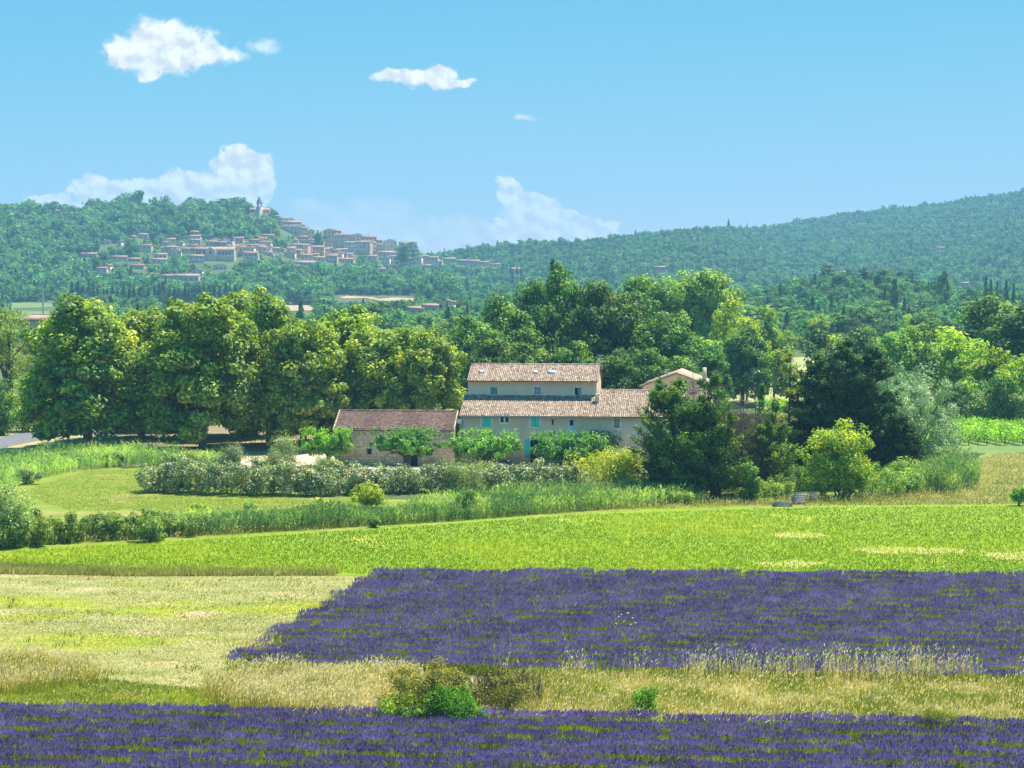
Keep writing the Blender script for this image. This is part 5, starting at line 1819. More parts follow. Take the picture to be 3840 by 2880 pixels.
# ------------------------------------------------------------------ right hand conifers
def spray_tree(name, label, sx, sy, top, wpx, mat, n, seed, up=0.75, nbr=46, lean=0.0, n_per=None, leaf=0.30, z0=0.06, stems=3, cat='tree', open_=0.0, group=None, prof=0.8, low_bias=1.25):
    """cypress with feathery branches rising from several stems: each branch carries flattened sprays"""
    rng = np.random.default_rng(seed)
    x, y = [float(q) for q in gpt(sx, sy)]
    w = wpx * fwd(y) / FPX
    h = z_at(top, y)
    o = thing(name, label, cat, (x, y, 0), 0, group)
    tb, fm = MB(), MB()
    tops = []
    for s in range(stems):
        a = rng.uniform(0, 6.28)
        off = (0.12 * w if stems > 1 else 0)
        tp = np.array([off * 2.0 * math.cos(a) + lean * h, off * 1.4 * math.sin(a), h * (1.0 if s == 0 else rng.uniform(0.72, 0.95))])
        bs = np.array([off * 0.4 * math.cos(a), off * 0.4 * math.sin(a), -0.2])
        tops.append((bs, tp))
        tb.tube([bs, bs + (tp - bs) * 0.4 + rng.normal(size=3) * 0.2, bs + (tp - bs) * 0.75, tp], [0.22, 0.16, 0.09, 0.03], 7)
    npb = n_per or n // nbr
    for b in range(nbr):
        bs, tp = tops[b % stems]
        tz = z0 + (1 - z0) * rng.random() ** low_bias
        root = bs + (tp - bs) * tz
        a = rng.uniform(0, 6.28)
        L = w * 0.5 * ((1 - tz) ** prof * 0.95 + 0.10) * rng.uniform(0.6, 1.1)
        dirv = np.array([math.cos(a), math.sin(a), up * rng.uniform(0.5, 1.3)])
        tip = root + dirv * L
        mid = (root + tip) / 2 + np.array([0, 0, -0.06 * L])
        tb.tube([root, mid, tip], [0.05, 0.035, 0.012], 4)
        if rng.random() < open_:
            continue
        m = npb
        tt = 0.25 + 0.8 * rng.random(m) ** 0.8
        side = np.cross(dirv, [0, 0, 1.0])
        side /= np.linalg.norm(side) + 1e-9
        wd = 0.30 * L * np.sin(np.pi * np.clip(tt, 0, 1) * 0.85 + 0.3)
        P = root + (tip - root) * tt[:, None] + side * (rng.normal(size=m) * wd * 0.7)[:, None] + rng.normal(size=(m, 3)) * 0.14
        P[:, 2] += rng.random(m) * 0.25
        N = np.array([0, 0, 0.8]) + rng.normal(size=(m, 3)) * 0.55 - dirv * 0.2
        t = np.clip(0.36 + 0.10 * rng.normal() + 0.35 * np.clip(tt - 0.55, 0, 1) + 0.14 * rng.normal(size=m), 0, 1)
        fm.leaves(P, N, leaf * rng.uniform(0.6, 1.4, m), 0.42, rng, t)
    fm.build('crown', MAT[mat], o)
    tb.build('trunk', MAT['bark'], o, True)
    return o


spray_tree('feathery_cypress', 'sprawling feathery cypress hiding the right end of the farmhouse', 2580, 1862, 1430, 370, 'cypress_leaf', 26000, 51, up=0.75, nbr=150, stems=5, leaf=0.32, prof=0.55, low_bias=1.1)
spray_tree('feathery_cypress', 'short dense cypress at the left foot of the sprawling one', 2490, 1858, 1640, 170, 'cypress_leaf', 8500, 52, up=0.7, nbr=46, stems=2, leaf=0.30)
spray_tree('feathery_cypress', 'feathery cypress between the brown dead tree and the dark conifers', 2850, 1850, 1520, 260, 'cypress_leaf', 16000, 53, up=0.75, nbr=90, stems=3, leaf=0.30)
spray_tree('feathery_cypress', 'olive tinted cypress just right of the sprawling one', 2680, 1868, 1500, 250, 'cypress_leaf', 15000, 59, up=0.7, nbr=80, stems=3, leaf=0.30)
spray_tree('thin_pine', 'thin scraggy pine in front of the pale meadow', 2960, 1800, 1325, 180, 'pine_leaf', 3600, 54, up=0.3, nbr=34, stems=1, leaf=0.26, open_=0.35, z0=0.35, prof=0.5)
spray_tree('dark_conifer', 'tall dark conifer, left of the dark pair behind the yellow green tree', 3130, 1795, 1290, 330, 'conifer_leaf', 26000, 55, up=0.4, nbr=170, stems=2, leaf=0.36, prof=0.7)
spray_tree('dark_conifer', 'tall dark conifer, right of the dark pair beside the silvery willow', 3270, 1790, 1305, 340, 'conifer_leaf', 26000, 56, up=0.4, nbr=170, stems=2, leaf=0.36, prof=0.7)
spray_tree('dark_conifer', 'lower dark conifer at the foot of the silvery willow', 3390, 1800, 1560, 230, 'conifer_leaf', 14000, 57, up=0.35, nbr=110, stems=2, leaf=0.34, prof=0.6)
spray_tree('dark_conifer', 'dark conifer filling the gap behind the thin pine', 3010, 1790, 1400, 240, 'conifer_leaf', 14000, 58, up=0.4, nbr=110, stems=2, leaf=0.34, prof=0.7)
tree_px('round', 3455, 226, 1350, 320, 'silvery white willow behind the dark conifers', 'willow', None, 'silver_willow')
tree_px('round', 3330, 262, 1330, 190, 'silvery top of a willow behind the dark conifer pair', 'willow', None, 'silver_willow')
for o in [o for o in COL.objects if o.parent and o.parent.name.startswith('silver_willow') and o.name.startswith('crown')]:
    rng = np.random.default_rng(66)
    L = rand_lobes(rng, 12, 9, 0.0, 10, 0.6, 0.46, 1.1, 0.3, 0.55, 0.6)
    L.append((0, 0, 4.0, 3.6, 3.6, 4.0))
    P, N, t, C = crown_data(rng, L, 15000, 170, 0.75, 0.6, low=-2)
    o.data = MB().leaves(P, N, 0.30 * rng.uniform(0.6, 1.3, 15000), 0.35, rng, t).mesh('willow_crown', MAT['silver_leaf'])
shrub('ash_tree', 'rounded yellow green ash tree in front of the dark conifers', 3145, 1862, 1588, 300, 'lime_leaf', 18000, 0.28, cat='tree', lobes=12, depth=0.9, n_clump=120, cr=0.13)
shrub('sapling', 'small bright green sapling at the foot of the brown dead tree', 2812, 1882, 1750, 90, 'bright_leaf', 2600, 0.22, cat='tree')
shrub('ditch_bush', 'rounded rusty green bush right of the yellow green tree', 3385, 1845, 1718, 150, 'bramble_leaf', 4200, 0.20)

# brown dead branches and bare trunks
def dead_tree(sx, sy, top, wpx, label, seed, nb=22, twigs=0, r0=0.14, lean=0.0):
    rng = np.random.default_rng(seed)
    x, y = [float(q) for q in gpt(sx, sy)]
    h = z_at(top, y)
    w = wpx * fwd(y) / FPX
    o = thing('dead_tree', label, 'dead tree', (x, y, 0), 0, 'dead trees behind the sprawling cypress')
    tb = MB()
    p = [np.array([0, 0, -0.2])]
    for k in range(5):
        p.append(np.array([lean * h * (k + 1) / 5 + rng.normal() * 0.12, rng.normal() * 0.1, h * (k + 1) / 5]))
    tb.tube(p, [r0, r0 * 0.85, r0 * 0.7, r0 * 0.5, r0 * 0.3, 0.02], 7)
    tb.build('trunk', MAT['dead_bark'], o, True)
    bm = MB()
    for b in range(nb):
        tz = 0.25 + 0.72 * rng.random()
        root = np.array([lean * h * tz, 0, h * tz])
        a = rng.uniform(0, 6.28)
        L = w * 0.5 * (1.15 - tz * 0.8) * rng.uniform(0.5, 1.1)
        tip = root + np.array([math.cos(a) * L, math.sin(a) * L, L * rng.uniform(-0.15, 0.7)])
        bm.tube([root, (root + tip) / 2 + rng.normal(size=3) * 0.12, tip], [0.035, 0.025, 0.01], 4)
        for c in range(3):
            f = rng.uniform(0.4, 0.95)
            q = root + (tip - root) * f
            bm.tube([q, q + rng.normal(size=3) * 0.28 * L + [0, 0, 0.1]], [0.014, 0.006], 3)
    tag(bm.build('branches', MAT['dead_bark'], o), kind='stuff')
    if twigs:
        t_ = MB()
        A = np.stack([rng.normal(size=twigs) * w * 0.2, rng.normal(size=twigs) * w * 0.2, h * (0.06 + 0.75 * rng.random(twigs))], 1)
        B = A + np.stack([rng.normal(size=twigs) * 0.4, rng.normal(size=twigs) * 0.3, rng.normal(size=twigs) * 0.3 - 0.1], 1)
        t_.strips(A, B, 0.035, rng, np.clip(0.5 + 0.2 * rng.normal(size=twigs), 0, 1), 0.3)
        tag(t_.build('dry_twigs', MAT['dead_twig'], o), kind='stuff')


dead_tree(2775, 1850, 1480, 280, 'brown tangle of a dead conifer between two cypresses', 71, 70, 7500)
dead_tree(2690, 1820, 1440, 220, 'grey brown dead conifer just behind the brown tangle', 72, 60, 4200)
dead_tree(2845, 1790, 1350, 110, 'bare leaning dead trunk, first in front of the meadow from the gabled house', 73, 16, 0, 0.10, -0.06)
dead_tree(2790, 1790, 1375, 80, 'straight bare dead trunk left of the leaning one', 74, 12, 0, 0.09)
dead_tree(2895, 1790, 1355, 110, 'bare dead trunk with long side twigs in front of the meadow', 75, 18, 0, 0.09, 0.02)
dead_tree(2955, 1790, 1330, 90, 'tallest bare dead trunk, beside the thin pine', 76, 16, 0, 0.10)
dead_tree(2600, 1800, 1345, 120, 'dead twiggy trunk in front of the gabled house', 77, 40, 1500, 0.09)
dead_tree(2680, 1800, 1360, 120, 'dead twiggy trunk right of the gabled house', 78, 40, 1500, 0.09)
cone_meshes('ivy_column', 65, 10, 2.0, 'oak_leaf', 2600, 0.26, 0.3, columnar=True, cr=0.45, n_clump=60)
tree_px('ivy_column', 2855, 229, 1440, 62, 'dead trunk wrapped in dark ivy', 'tree', None, 'ivy_trunk')

# ------------------------------------------------------------------ foreground shrubs in the grass strip
shrub('rusty_shrub', 'big olive and rust brown shrub in the golden grass', 1610, 2695, 2485, 400, 'rust_leaf', 12000, 0.12, depth=0.7, n_clump=90, cr=0.16)
shrub('twiggy_shrub', 'twiggy brownish shrub right of the rusty one', 1890, 2680, 2505, 290, 'rust_leaf', 3600, 0.10, depth=0.6, n_clump=80, cr=0.16)
shrub('green_bush', 'low yellow green bush at the foot of the rusty shrub', 1520, 2712, 2600, 260, 'lime_leaf', 4200, 0.10, depth=0.7)
shrub('green_bush', 'dark green bush in front of the rusty shrub', 1700, 2718, 2565, 230, 'shrub_leaf', 4200, 0.12, depth=0.8)
shrub('green_bush', 'single small round green bush in the golden grass strip', 2427, 2700, 2562, 125, 'shrub_leaf', 3200, 0.10, depth=0.9)
shrub('green_bush', 'soft pale green tuft in the grass strip near the right edge', 3530, 2745, 2640, 220, 'lawn_leaf', 3000, 0.10, depth=0.7, aspect=0.25)
rng = np.random.default_rng(81)
tw = MB()
x, y = [float(q) for q in gpt(1880, 2640)]
n = 900
A = np.stack([x + rng.normal(size=n) * 0.9, y + rng.normal(size=n) * 0.5, rng.random(n) * 0.3], 1)
B = A + np.stack([rng.normal(size=n) * 0.4, rng.normal(size=n) * 0.3, 0.8 + rng.random(n) * 1.0], 1)
tw.strips(A, B, 0.03, rng, np.clip(0.5 + 0.2 * rng.normal(size=n), 0, 1), 0.3)
tag(tw.build('dry_stalks', MAT['dead_twig']), 'dry brown stalks standing in the twiggy shrub', None, kind='stuff')
wm = MB()
for (sx, sy) in ((2320, 2312), (2340, 2330), (2352, 2300), (2372, 2318), (2365, 2342), (2310, 2338), (2382, 2336), (2330, 2305), (2357, 2298)):
    x, y = [float(q) for q in gpt(sx, sy + 70)]
    zz = z_at(sy, y)
    wm.tube([(x + 0.1, y, 0.2), (x, y, zz)], 0.01, 4, 0.2)
    wm.leaves(np.array([(x, y, zz)]), np.array([(0, -0.4, 1.0)]), 0.12, 1.0, rng, 0.95)
tag(wm.build('wild_flowers', MAT['dry_grass']), 'thin stalks with small white flower heads above the lavender', None, kind='stuff')

# ------------------------------------------------------------------ vineyard rows and single vine
rng0 = np.random.default_rng(90)
vr_n = 0
for k in range(13):
    xa, ya = 51.0 + k * 2.3, 262.0
    dx_, dy_ = -0.16, 1.0
    L = 70.0
    if k < 2:
        ya += 2
    n = 5200 if k < 9 else 2600
    rng = np.random.default_rng(500 + k)
    s = rng.random(n) * L
    cl = np.sin(s * 5.2 + k) * 0.12
    P = np.stack([dx_ * s + rng.normal(size=n) * 0.36 + cl, dy_ * s, 0.35 + 1.35 * rng.random(n) ** 0.8 + 0.1 * np.sin(s * 2.1 + k)], 1)
    N = np.stack([rng.normal(size=n) * 0.7, rng.normal(size=n) * 0.7, 0.5 + rng.random(n)], 1)
    r_ = thing('vine_row', 'leafy vine row, %s from the left in the vineyard' % ORD[k], 'vine row', (xa, ya, 0), 0, 'rows of the vineyard')
    MB().leaves(P, N, 0.30 * rng.uniform(0.6, 1.3, n), 0.85, rng, np.clip(0.45 + 0.16 * rng.normal(size=n) + 0.12 * np.sin(s * 0.9 + k), 0, 1)).build('foliage', MAT['vine_leaf'], r_)
    st = MB()
    for q in range(0, 24):
        yy = q * 2.9
        st.tube([(dx_ * yy, yy, -0.1), (dx_ * yy + 0.05, yy, 0.8)], [0.06, 0.04], 5)
    tag(st.build('stocks', MAT['bark'], r_), kind='stuff')
shrub('single_vine', 'single green vine plant at the right edge of the track', 3822, 1895, 1832, 75, 'bright_leaf', 1600, 0.20, cat='vine', z0=0.5)

# ------------------------------------------------------------------ village and far houses
A_ = (0.0, 600.0)
B_ = (900.0, 650.0)
VH = []


def vz(org, x0, y0, x1, y1, mat='village_cream', roofm='village_roof', kind='gable'):
    VH.append((org[0] + x0 / 2.212, org[0] + x1 / 2.212, org[1] + y0 / 2.212, org[1] + y1 / 2.212, mat, roofm, kind))


C_, G_, W_, O_, S_ = 'village_cream', 'village_grey', 'village_white', 'village_ochre', 'village_stone'
for r in ((510, 405, 600, 440, O_), (455, 416, 505, 440, C_), (845, 662, 920, 698, W_), (975, 668, 1010, 715, C_), (1088, 628, 1130, 648, C_), (1150, 610, 1228, 652, W_),
          (1345, 675, 1400, 714, C_), (1388, 648, 1460, 702, C_), (1460, 672, 1522, 715, W_), (1615, 640, 1642, 678, C_), (1178, 700, 1258, 768, C_),
          (665, 768, 802, 812, C_), (932, 794, 1058, 840, W_), (1065, 812, 1165, 842, C_), (1278, 775, 1385, 814, C_), (1258, 815, 1385, 860, W_),
          (1085, 866, 1195, 902, C_), (800, 888, 886, 940, W_), (866, 866, 916, 918, C_), (1205, 936, 1277, 975, C_), (1345, 950, 1450, 988, C_), (1440, 946, 1648, 1002, C_),
          (1590, 900, 1680, 946, W_), (1778, 860, 1882, 908, W_), (1365, 718, 1455, 760, C_), (1395, 740, 1505, 800, C_), (1505, 728, 1602, 778, C_),
          (1572, 786, 1692, 855, S_), (1790, 792, 1945, 835, C_), (1705, 670, 1800, 714, C_), (1800, 676, 1885, 714, O_), (1925, 640, 2020, 692, O_), (1945, 718, 2050, 762, C_),
          (2055, 700, 2148, 748, C_), (2145, 716, 2212, 772, C_), (1965, 754, 2060, 800, C_), (2020, 762, 2138, 838, C_)):
    vz(A_, *r[:4], mat=r[4])
for r in ((338, 368, 412, 436, W_), (355, 393, 512, 506, S_), (478, 445, 562, 524, S_), (558, 465, 622, 548, S_), (690, 460, 792, 534, G_), (780, 470, 842, 505, G_),
          (710, 504, 842, 578, S_), (838, 505, 905, 562, S_), (900, 508, 962, 562, G_), (955, 500, 1004, 562, S_), (1012, 518, 1132, 575, G_), (1035, 546, 1082, 578, C_),
          (610, 530, 712, 572, S_), (445, 545, 482, 588, C_), (480, 520, 566, 582, S_), (556, 545, 602, 602, S_), (443, 586, 568, 648, C_), (565, 600, 697, 674, O_),
          (630, 574, 702, 608, C_), (700, 570, 792, 624, S_), (785, 560, 872, 624, C_), (866, 566, 960, 654, W_), (955, 560, 1082, 674, C_), (1076, 570, 1132, 664, S_),
          (1126, 550, 1182, 644, S_), (1190, 547, 1300, 646, W_), (1316, 570, 1402, 614, C_), (1404, 568, 1468, 624, W_), (1150, 644, 1312, 694, C_), (1175, 690, 1242, 752, W_),
          (1238, 680, 1352, 754, W_), (1058, 680, 1132, 734, C_), (1350, 700, 1432, 768, C_), (1430, 680, 1507, 764, C_), (1505, 680, 1562, 734, S_), (1550, 690, 1642, 744, C_),
          (1580, 722, 1677, 768, W_), (1520, 756, 1582, 794, C_), (1680, 700, 1792, 744, C_), (1800, 716, 1905, 760, C_), (1890, 718, 1992, 760, C_), (1980, 730, 2068, 770, C_),
          (2072, 746, 2152, 774, C_), (180, 505, 288, 538, C_), (0, 520, 30, 568, O_), (0, 602, 72, 642, C_), (66, 590, 158, 638, C_), (150, 612, 252, 654, C_), (265, 614, 332, 654, O_),
          (330, 622, 372, 652, C_), (0, 650, 130, 692, C_), (45, 672, 152, 728, C_), (210, 650, 272, 684, C_), (365, 640, 457, 704, C_), (452, 630, 508, 694, O_),
          (505, 670, 602, 724, C_), (606, 690, 706, 758, W_), (705, 676, 807, 742, S_), (800, 702, 942, 744, C_), (450, 726, 632, 764, C_), (880, 680, 942, 712, C_),
          (1145, 785, 1200, 818, C_), (1190, 790, 1290, 828, W_)):
    vz(B_, *r[:4], mat=r[4])
# FILLERS: the smaller houses packed between the larger ones
frng = random.Random(11)
for (fx0, fx1, ya, yb_, n) in ((1090, 1300, 880, 915, 12), (1090, 1440, 905, 950, 22), (1060, 1450, 940, 985, 22), (760, 1060, 910, 960, 14), (600, 760, 890, 960, 10), (1440, 1650, 955, 990, 9)):
    for _ in range(n):
        w_ = frng.uniform(24, 46)
        x_ = frng.uniform(fx0, fx1 - w_)
        b_ = frng.uniform(ya, yb_)
        if b_ < np.interp(x_ + w_ / 2, RIDGE_L[:, 0], RIDGE_L[:, 1]) + 22:
            continue
        VH.append((x_, x_ + w_, b_ - frng.uniform(18, 30), b_, frng.choice([C_, C_, W_, S_, O_]), 'village_roof', 'gable'))
RECTS = []
EXTRA_RECTS = []
crng = random.Random(4)
COLW = {C_: 'cream', G_: 'grey stone', W_: 'white', O_: 'ochre', S_: 'tan stone'}


def far_house(x0, x1, yt, yb, mat, roofm, label, group, Y=None, name='village_house', win=8, wmat='village_window'):
    cx = (x0 + x1) / 2
    if Y is None:
        X, Y, z = gsolve(cx, yb)
    else:
        X = float(x_at(cx, Y))
        z = float(terrain(X, Y))
    s = fwd(Y) / FPX
    w = (x1 - x0) * s
    zt = z_at(yt, Y)
    zb = z_at(yb, Y)
    H = zt - zb
    d = min(max(6.0, w * 0.6), 12.0)
    pitch = 0.30
    rise = min(pitch * d / 2, H * 0.45)
    hw = H - rise
    rz = crng.uniform(-0.22, 0.22)
    o = thing(name, label, 'house', (X, Y, zb), rz, group)
    low = min(0.0, z - zb) - 6.0
    wl_ = MB()
    side = crng.random() < 0.28 and w < 14
    if not side:
        gable_block(wl_, -w / 2, w / 2, 0, d, hw, d / 2, hw + rise - 0.02, hw, z0=low)
    else:
        rise = min(pitch * w / 2, H * 0.45)
        hw = H - rise
        V = [(-w / 2, 0, low), (w / 2, 0, low), (w / 2, 0, hw), (0, 0, H - 0.02), (-w / 2, 0, hw)]
        V2 = [(a, d, c) for (a, b, c) in V]
        wl_.add(V, [(0, 1, 2, 3, 4)]).add(V2, [(4, 3, 2, 1, 0)])
        wl_.add(V + V2, [(0, 5, 6, 1), (1, 6, 7, 2), (2, 7, 8, 3), (3, 8, 9, 4), (4, 9, 5, 0)])
    wl_.build('wall', MAT[mat], o)
    rf = MB()
    oh = 0.4
    if not side:
        k = rise / (d / 2)
        slab(rf, -w / 2 - oh, w / 2 + oh, -oh, hw - oh * k + 0.22, d / 2, H + 0.22, 0.25)
        slab(rf, -w / 2 - oh, w / 2 + oh, d + oh, hw - oh * k + 0.22, d / 2 + 0.004, H + 0.22, 0.25)
    else:
        k = rise / (w / 2)
        for sg in (-1, 1):
            V = [(0, -oh, H + 0.02), (sg * (w / 2 + oh), -oh, hw - oh * k + 0.02), (sg * (w / 2 + oh), d + oh, hw - oh * k + 0.02), (0, d + oh, H + 0.02)]
            V = V + [(a, b, c + 0.25) for (a, b, c) in V]
            rf.add(V, [(0, 3, 2, 1), (4, 5, 6, 7), (0, 1, 5, 4), (1, 2, 6, 5), (2, 3, 7, 6)])
    rfo = rf.build('roof', MAT[roofm], o)
    if crng.random() < 0.5 and win:
        xx = crng.uniform(-0.35, 0.35) * w
        MB().box(xx - 0.4, xx + 0.4, d * 0.4, d * 0.4 + 0.8, H - rise * 0.5, H + 1.0).build('chimney', MAT[mat], rfo)
    nf = max(1, int(hw / 3.0))
    ncol = max(1, int(w / 3.2))
    cells = [(i, j) for j in range(nf) for i in range(ncol)]
    crng.shuffle(cells)
    for (i, j) in cells[:win]:
        xx = -w / 2 + (i + 0.5) * w / ncol + crng.uniform(-0.3, 0.3)
        zz = hw - 1.75 - j * (hw / nf if nf > 1 else 0) + crng.uniform(-0.15, 0.15)
        if zz < 0.6:
            zz = hw * 0.5
        MB().box(xx - 0.45, xx + 0.45, -0.08, -0.01, zz - 0.7, min(zz + 0.7, hw - 0.15)).build('window', MAT[wmat], o)
    return o, Y


ZONES = [('ridge', lambda r: r[3] < 800, 'on the wooded ridge'),
         ('slope', lambda r: r[1] < 615, 'among trees on the left slope'),
         ('church', lambda r: r[1] < 1005, 'around the big grey church'),
         ('upper', lambda r: r[3] < 905, 'in the top terrace of the village'),
         ('middle', lambda r: r[3] < 948, 'in the middle terrace of the village'),
         ('lower', lambda r: r[0] < 1440, 'in the lowest terrace of the village'),
         ('east', lambda r: True, 'at the right end of the village')]
byz = {}
for r in sorted(VH, key=lambda r: r[0] + r[1]):
    for (k, f, ph) in ZONES:
        if f(r):
            byz.setdefault((k, ph), []).append(r)
            break
for (k, ph), rs in byz.items():
    cnt = {}
    for r in rs:
        w, h = r[1] - r[0], r[3] - r[2]
        shape = 'tall' if h > 0.85 * w else ('wide' if w > 2.4 * h else 'square')
        q = (COLW[r[4]], shape)
        cnt.setdefault(q, []).append(r)
    for (cw, shp), lst in cnt.items():
        for i, r in enumerate(lst):
            base = '%s %s house %s' % (shp, cw, ph)
            lab = base if len(lst) == 1 else base + ', %s from the left' % ordinal(i)
            o, Y = far_house(r[0], r[1], r[2], r[3], r[4], 'village_roof_red' if crng.random() < 0.25 else 'village_roof', lab, 'houses of the hilltop village')
            RECTS.append((r[0], r[1], r[2], r[3], Y))


def church_top():
    sx, yb = 900 + 165 / 2.212, 650 + 345 / 2.212
    Y = 2035.0
    X = float(x_at(sx, Y))
    s = fwd(Y) / FPX
    zb = z_at(yb, Y)
    o = thing('hilltop_church', 'grey church with a pointed spire on the highest point of the hill', 'church', (X, Y, zb))

    def Z(zy):
        return z_at(650 + zy / 2.212, Y) - zb

    def Xl(zx):
        return (zx - 165) / 2.212 * s
    m = MB()
    gable_block(m, Xl(80), Xl(245), 2, 14, Z(305), 8, Z(286), Z(305), z0=-25)
    m.build('nave', MAT[S_], o)
    r_ = MB()
    slab(r_, Xl(80) - 0.5, Xl(245) + 0.5, 1.5, Z(306), 8, Z(284), 0.3)
    slab(r_, Xl(80) - 0.5, Xl(245) + 0.5, 14.5, Z(306), 8.01, Z(284), 0.3)
    r_.build('roof', MAT['village_roof'], o)
    MB().box(Xl(140), Xl(190), -2.5, 3, -25, Z(280)).build('tower', MAT[G_], o)
    t2 = MB()
    a, b = Xl(147), Xl(187)
    for xx in (a, b - 1.3):
        for yy in (-2.2, 1.4):
            t2.box(xx, xx + 1.3, yy, yy + 1.3, Z(280), Z(252))
    t2.box(a, b, -2.2, 2.7, Z(252), Z(246))
    for xx in (a, b - 0.8):
        t2.box(xx, xx + 0.8, -2.2, -1.4, Z(246), Z(240)).box(xx, xx + 0.8, 1.9, 2.7, Z(246), Z(240))
    t2.build('belfry', MAT[G_], o)
    sp = MB()
    cx = (a + b) / 2
    for (z0, z1, r0, r1) in ((Z(246), Z(190), 3.6, 0.12),):
        sp.tube([(cx, 0.3, z0), (cx, 0.3, z1)], [r0, r1], 8)
    sp.build('spire', MAT['slate'], o)
    for k in (95, 115, 205, 228):
        MB().box(Xl(k) - 0.4, Xl(k) + 0.4, 1.9, 1.99, Z(330), Z(314)).build('window', MAT['village_window'], o)
    EXTRA_RECTS.append((935, 1012, 735, 806, Y))


church_top()


def church_low():
    Y = None
    sx = 1745 / 2.212
    X, Y, z = gsolve(sx, 600 + 838 / 2.212)
    s = fwd(Y) / FPX
    zb = z_at(600 + 838 / 2.212, Y)
    o = thing('village_church', 'long grey church with arched windows and front gable below the wooded ridge', 'church', (X, Y, zb))

    def Z(zy):
        return z_at(600 + zy / 2.212, Y) - zb

    def Xl(zx):
        return (zx - 1745) / 2.212 * s
    m = MB()
    gable_block(m, Xl(1612), Xl(1940), 3, 15, Z(745), 9, Z(722), Z(745), z0=-8)
    m.build('nave', MAT[S_], o)
    r_ = MB()
    slab(r_, Xl(1608), Xl(1944), 2.4, Z(747), 9, Z(720), 0.3)
    slab(r_, Xl(1608), Xl(1944), 15.6, Z(747), 9.01, Z(720), 0.3)
    r_.build('roof', MAT['village_roof'], o)
    g = MB()
    V = [(Xl(1705), 0, -8), (Xl(1792), 0, -8), (Xl(1792), 0, Z(748)), (Xl(1748), 0, Z(720)), (Xl(1705), 0, Z(748))]
    V2 = [(a, 9, c) for (a, b, c) in V]
    g.add(V, [(0, 1, 2, 3, 4)]).add(V2, [(4, 3, 2, 1, 0)]).add(V + V2, [(0, 5, 6, 1), (1, 6, 7, 2), (2, 7, 8, 3), (3, 8, 9, 4), (4, 9, 5, 0)])
    g.build('transept', MAT[G_], o)
    MB().tube([(Xl(1748), -0.1, Z(768)), (Xl(1748), -0.02, Z(768))], 1.3, 14).build('round_window', MAT['village_window'], o)
    for k in (1630, 1655, 1688, 1818, 1848, 1878, 1905):
        w = MB()
        xx = Xl(k)
        n = 7
        pts = [(xx - 0.75, 2.9, Z(785)), (xx + 0.75, 2.9, Z(785))] + [(xx + 0.75 * math.cos(q * math.pi / n), 2.9, Z(765) + 0.75 * math.sin(q * math.pi / n)) for q in range(n + 1)]
        w.add(pts, [tuple(range(len(pts)))])
        w.build('window', MAT['village_window'], o)
    MB().box(Xl(1898), Xl(1925), 15.2, 19, -5, Z(672)).build('tower', MAT[G_], o)
    MB().tube([(Xl(1911), 17, Z(672)), (Xl(1911), 17, Z(605))], [1.9, 0.1], 8).build('spire', MAT['slate'], o)
    EXTRA_RECTS.append((728, 880, 870, 980, Y))


church_low()
# single buildings in the valley and on the right hill
FAR = [(1639, 1705, 1124, 1195, 955, S_, 'tall stone farm ruin rising from the trees below the village'), (1532, 1590, 1150, 1195, 950, G_, 'low grey roofed outbuilding left of the stone farm ruin'),
       (1585, 1642, 1140, 1195, 952, S_, 'stone wing joining the farm ruin and its outbuilding'), (2454, 2496, 998, 1022, None, O_, 'small ochre house alone at the foot of the right hill'),
       (3150, 3192, 1017, 1038, None, O_, 'red roofed house on the low rise beyond the right woods'), (3605, 3634, 1058, 1074, None, W_, 'pale house near the row of cypresses on the right'),
       (3510, 3540, 926, 940, None, C_, 'tiny house halfway up the right hill'), (2648, 2686, 1016, 1034, None, C_, 'house roof peeping over the light plane trees'),
       (1905, 1960, 1004, 1030, None, C_, 'small house behind the cypresses right of the village'), (1852, 1876, 988, 1002, None, W_, 'white house at the far right below the hill ridge')]
for (x0, x1, yt, yb, Y, mat, lab) in FAR:
    o, Yh = far_house(x0, x1, yt, yb, mat, 'village_roof', lab, None, Y, 'country_house', 4)
    EXTRA_RECTS.append((x0, x1, yt, yb if Y is None or Y > 1200 else yb - 38, Yh))
# low barn with pillars behind the pine
Y = 560.0
X = float(x_at(124, Y))
lb = thing('open_barn', 'long low barn with a pale roof behind the pine at the left edge', 'barn', (X, Y, 0), R(-52))
z1, z0 = z_at(1196, Y), z_at(1236, Y)
m = MB()
gable_block(m, -9, 5.2, 0, 8, z0 + 2.6, 4, z0 + 3.6, z0 + 2.6, z0=-0.5)
m.build('wall', MAT[S_], lb)
m = MB()
slab(m, -9.4, 5.8, -0.6, z0 + 2.6, 4, z0 + 3.85, 0.2)
slab(m, -9.4, 5.8, 8.6, z0 + 2.6, 4.01, z0 + 3.85, 0.2)
m.build('roof', MAT['village_roof'], lb)
for k in range(4):
    MB().box(5.22, 5.5, 0.4 + k * 2.2, 0.9 + k * 2.2, -0.4, z0 + 2.5).build('pillar', MAT[W_], lb)
EXTRA_RECTS.append((80, 166, 1178, 1225, Y))

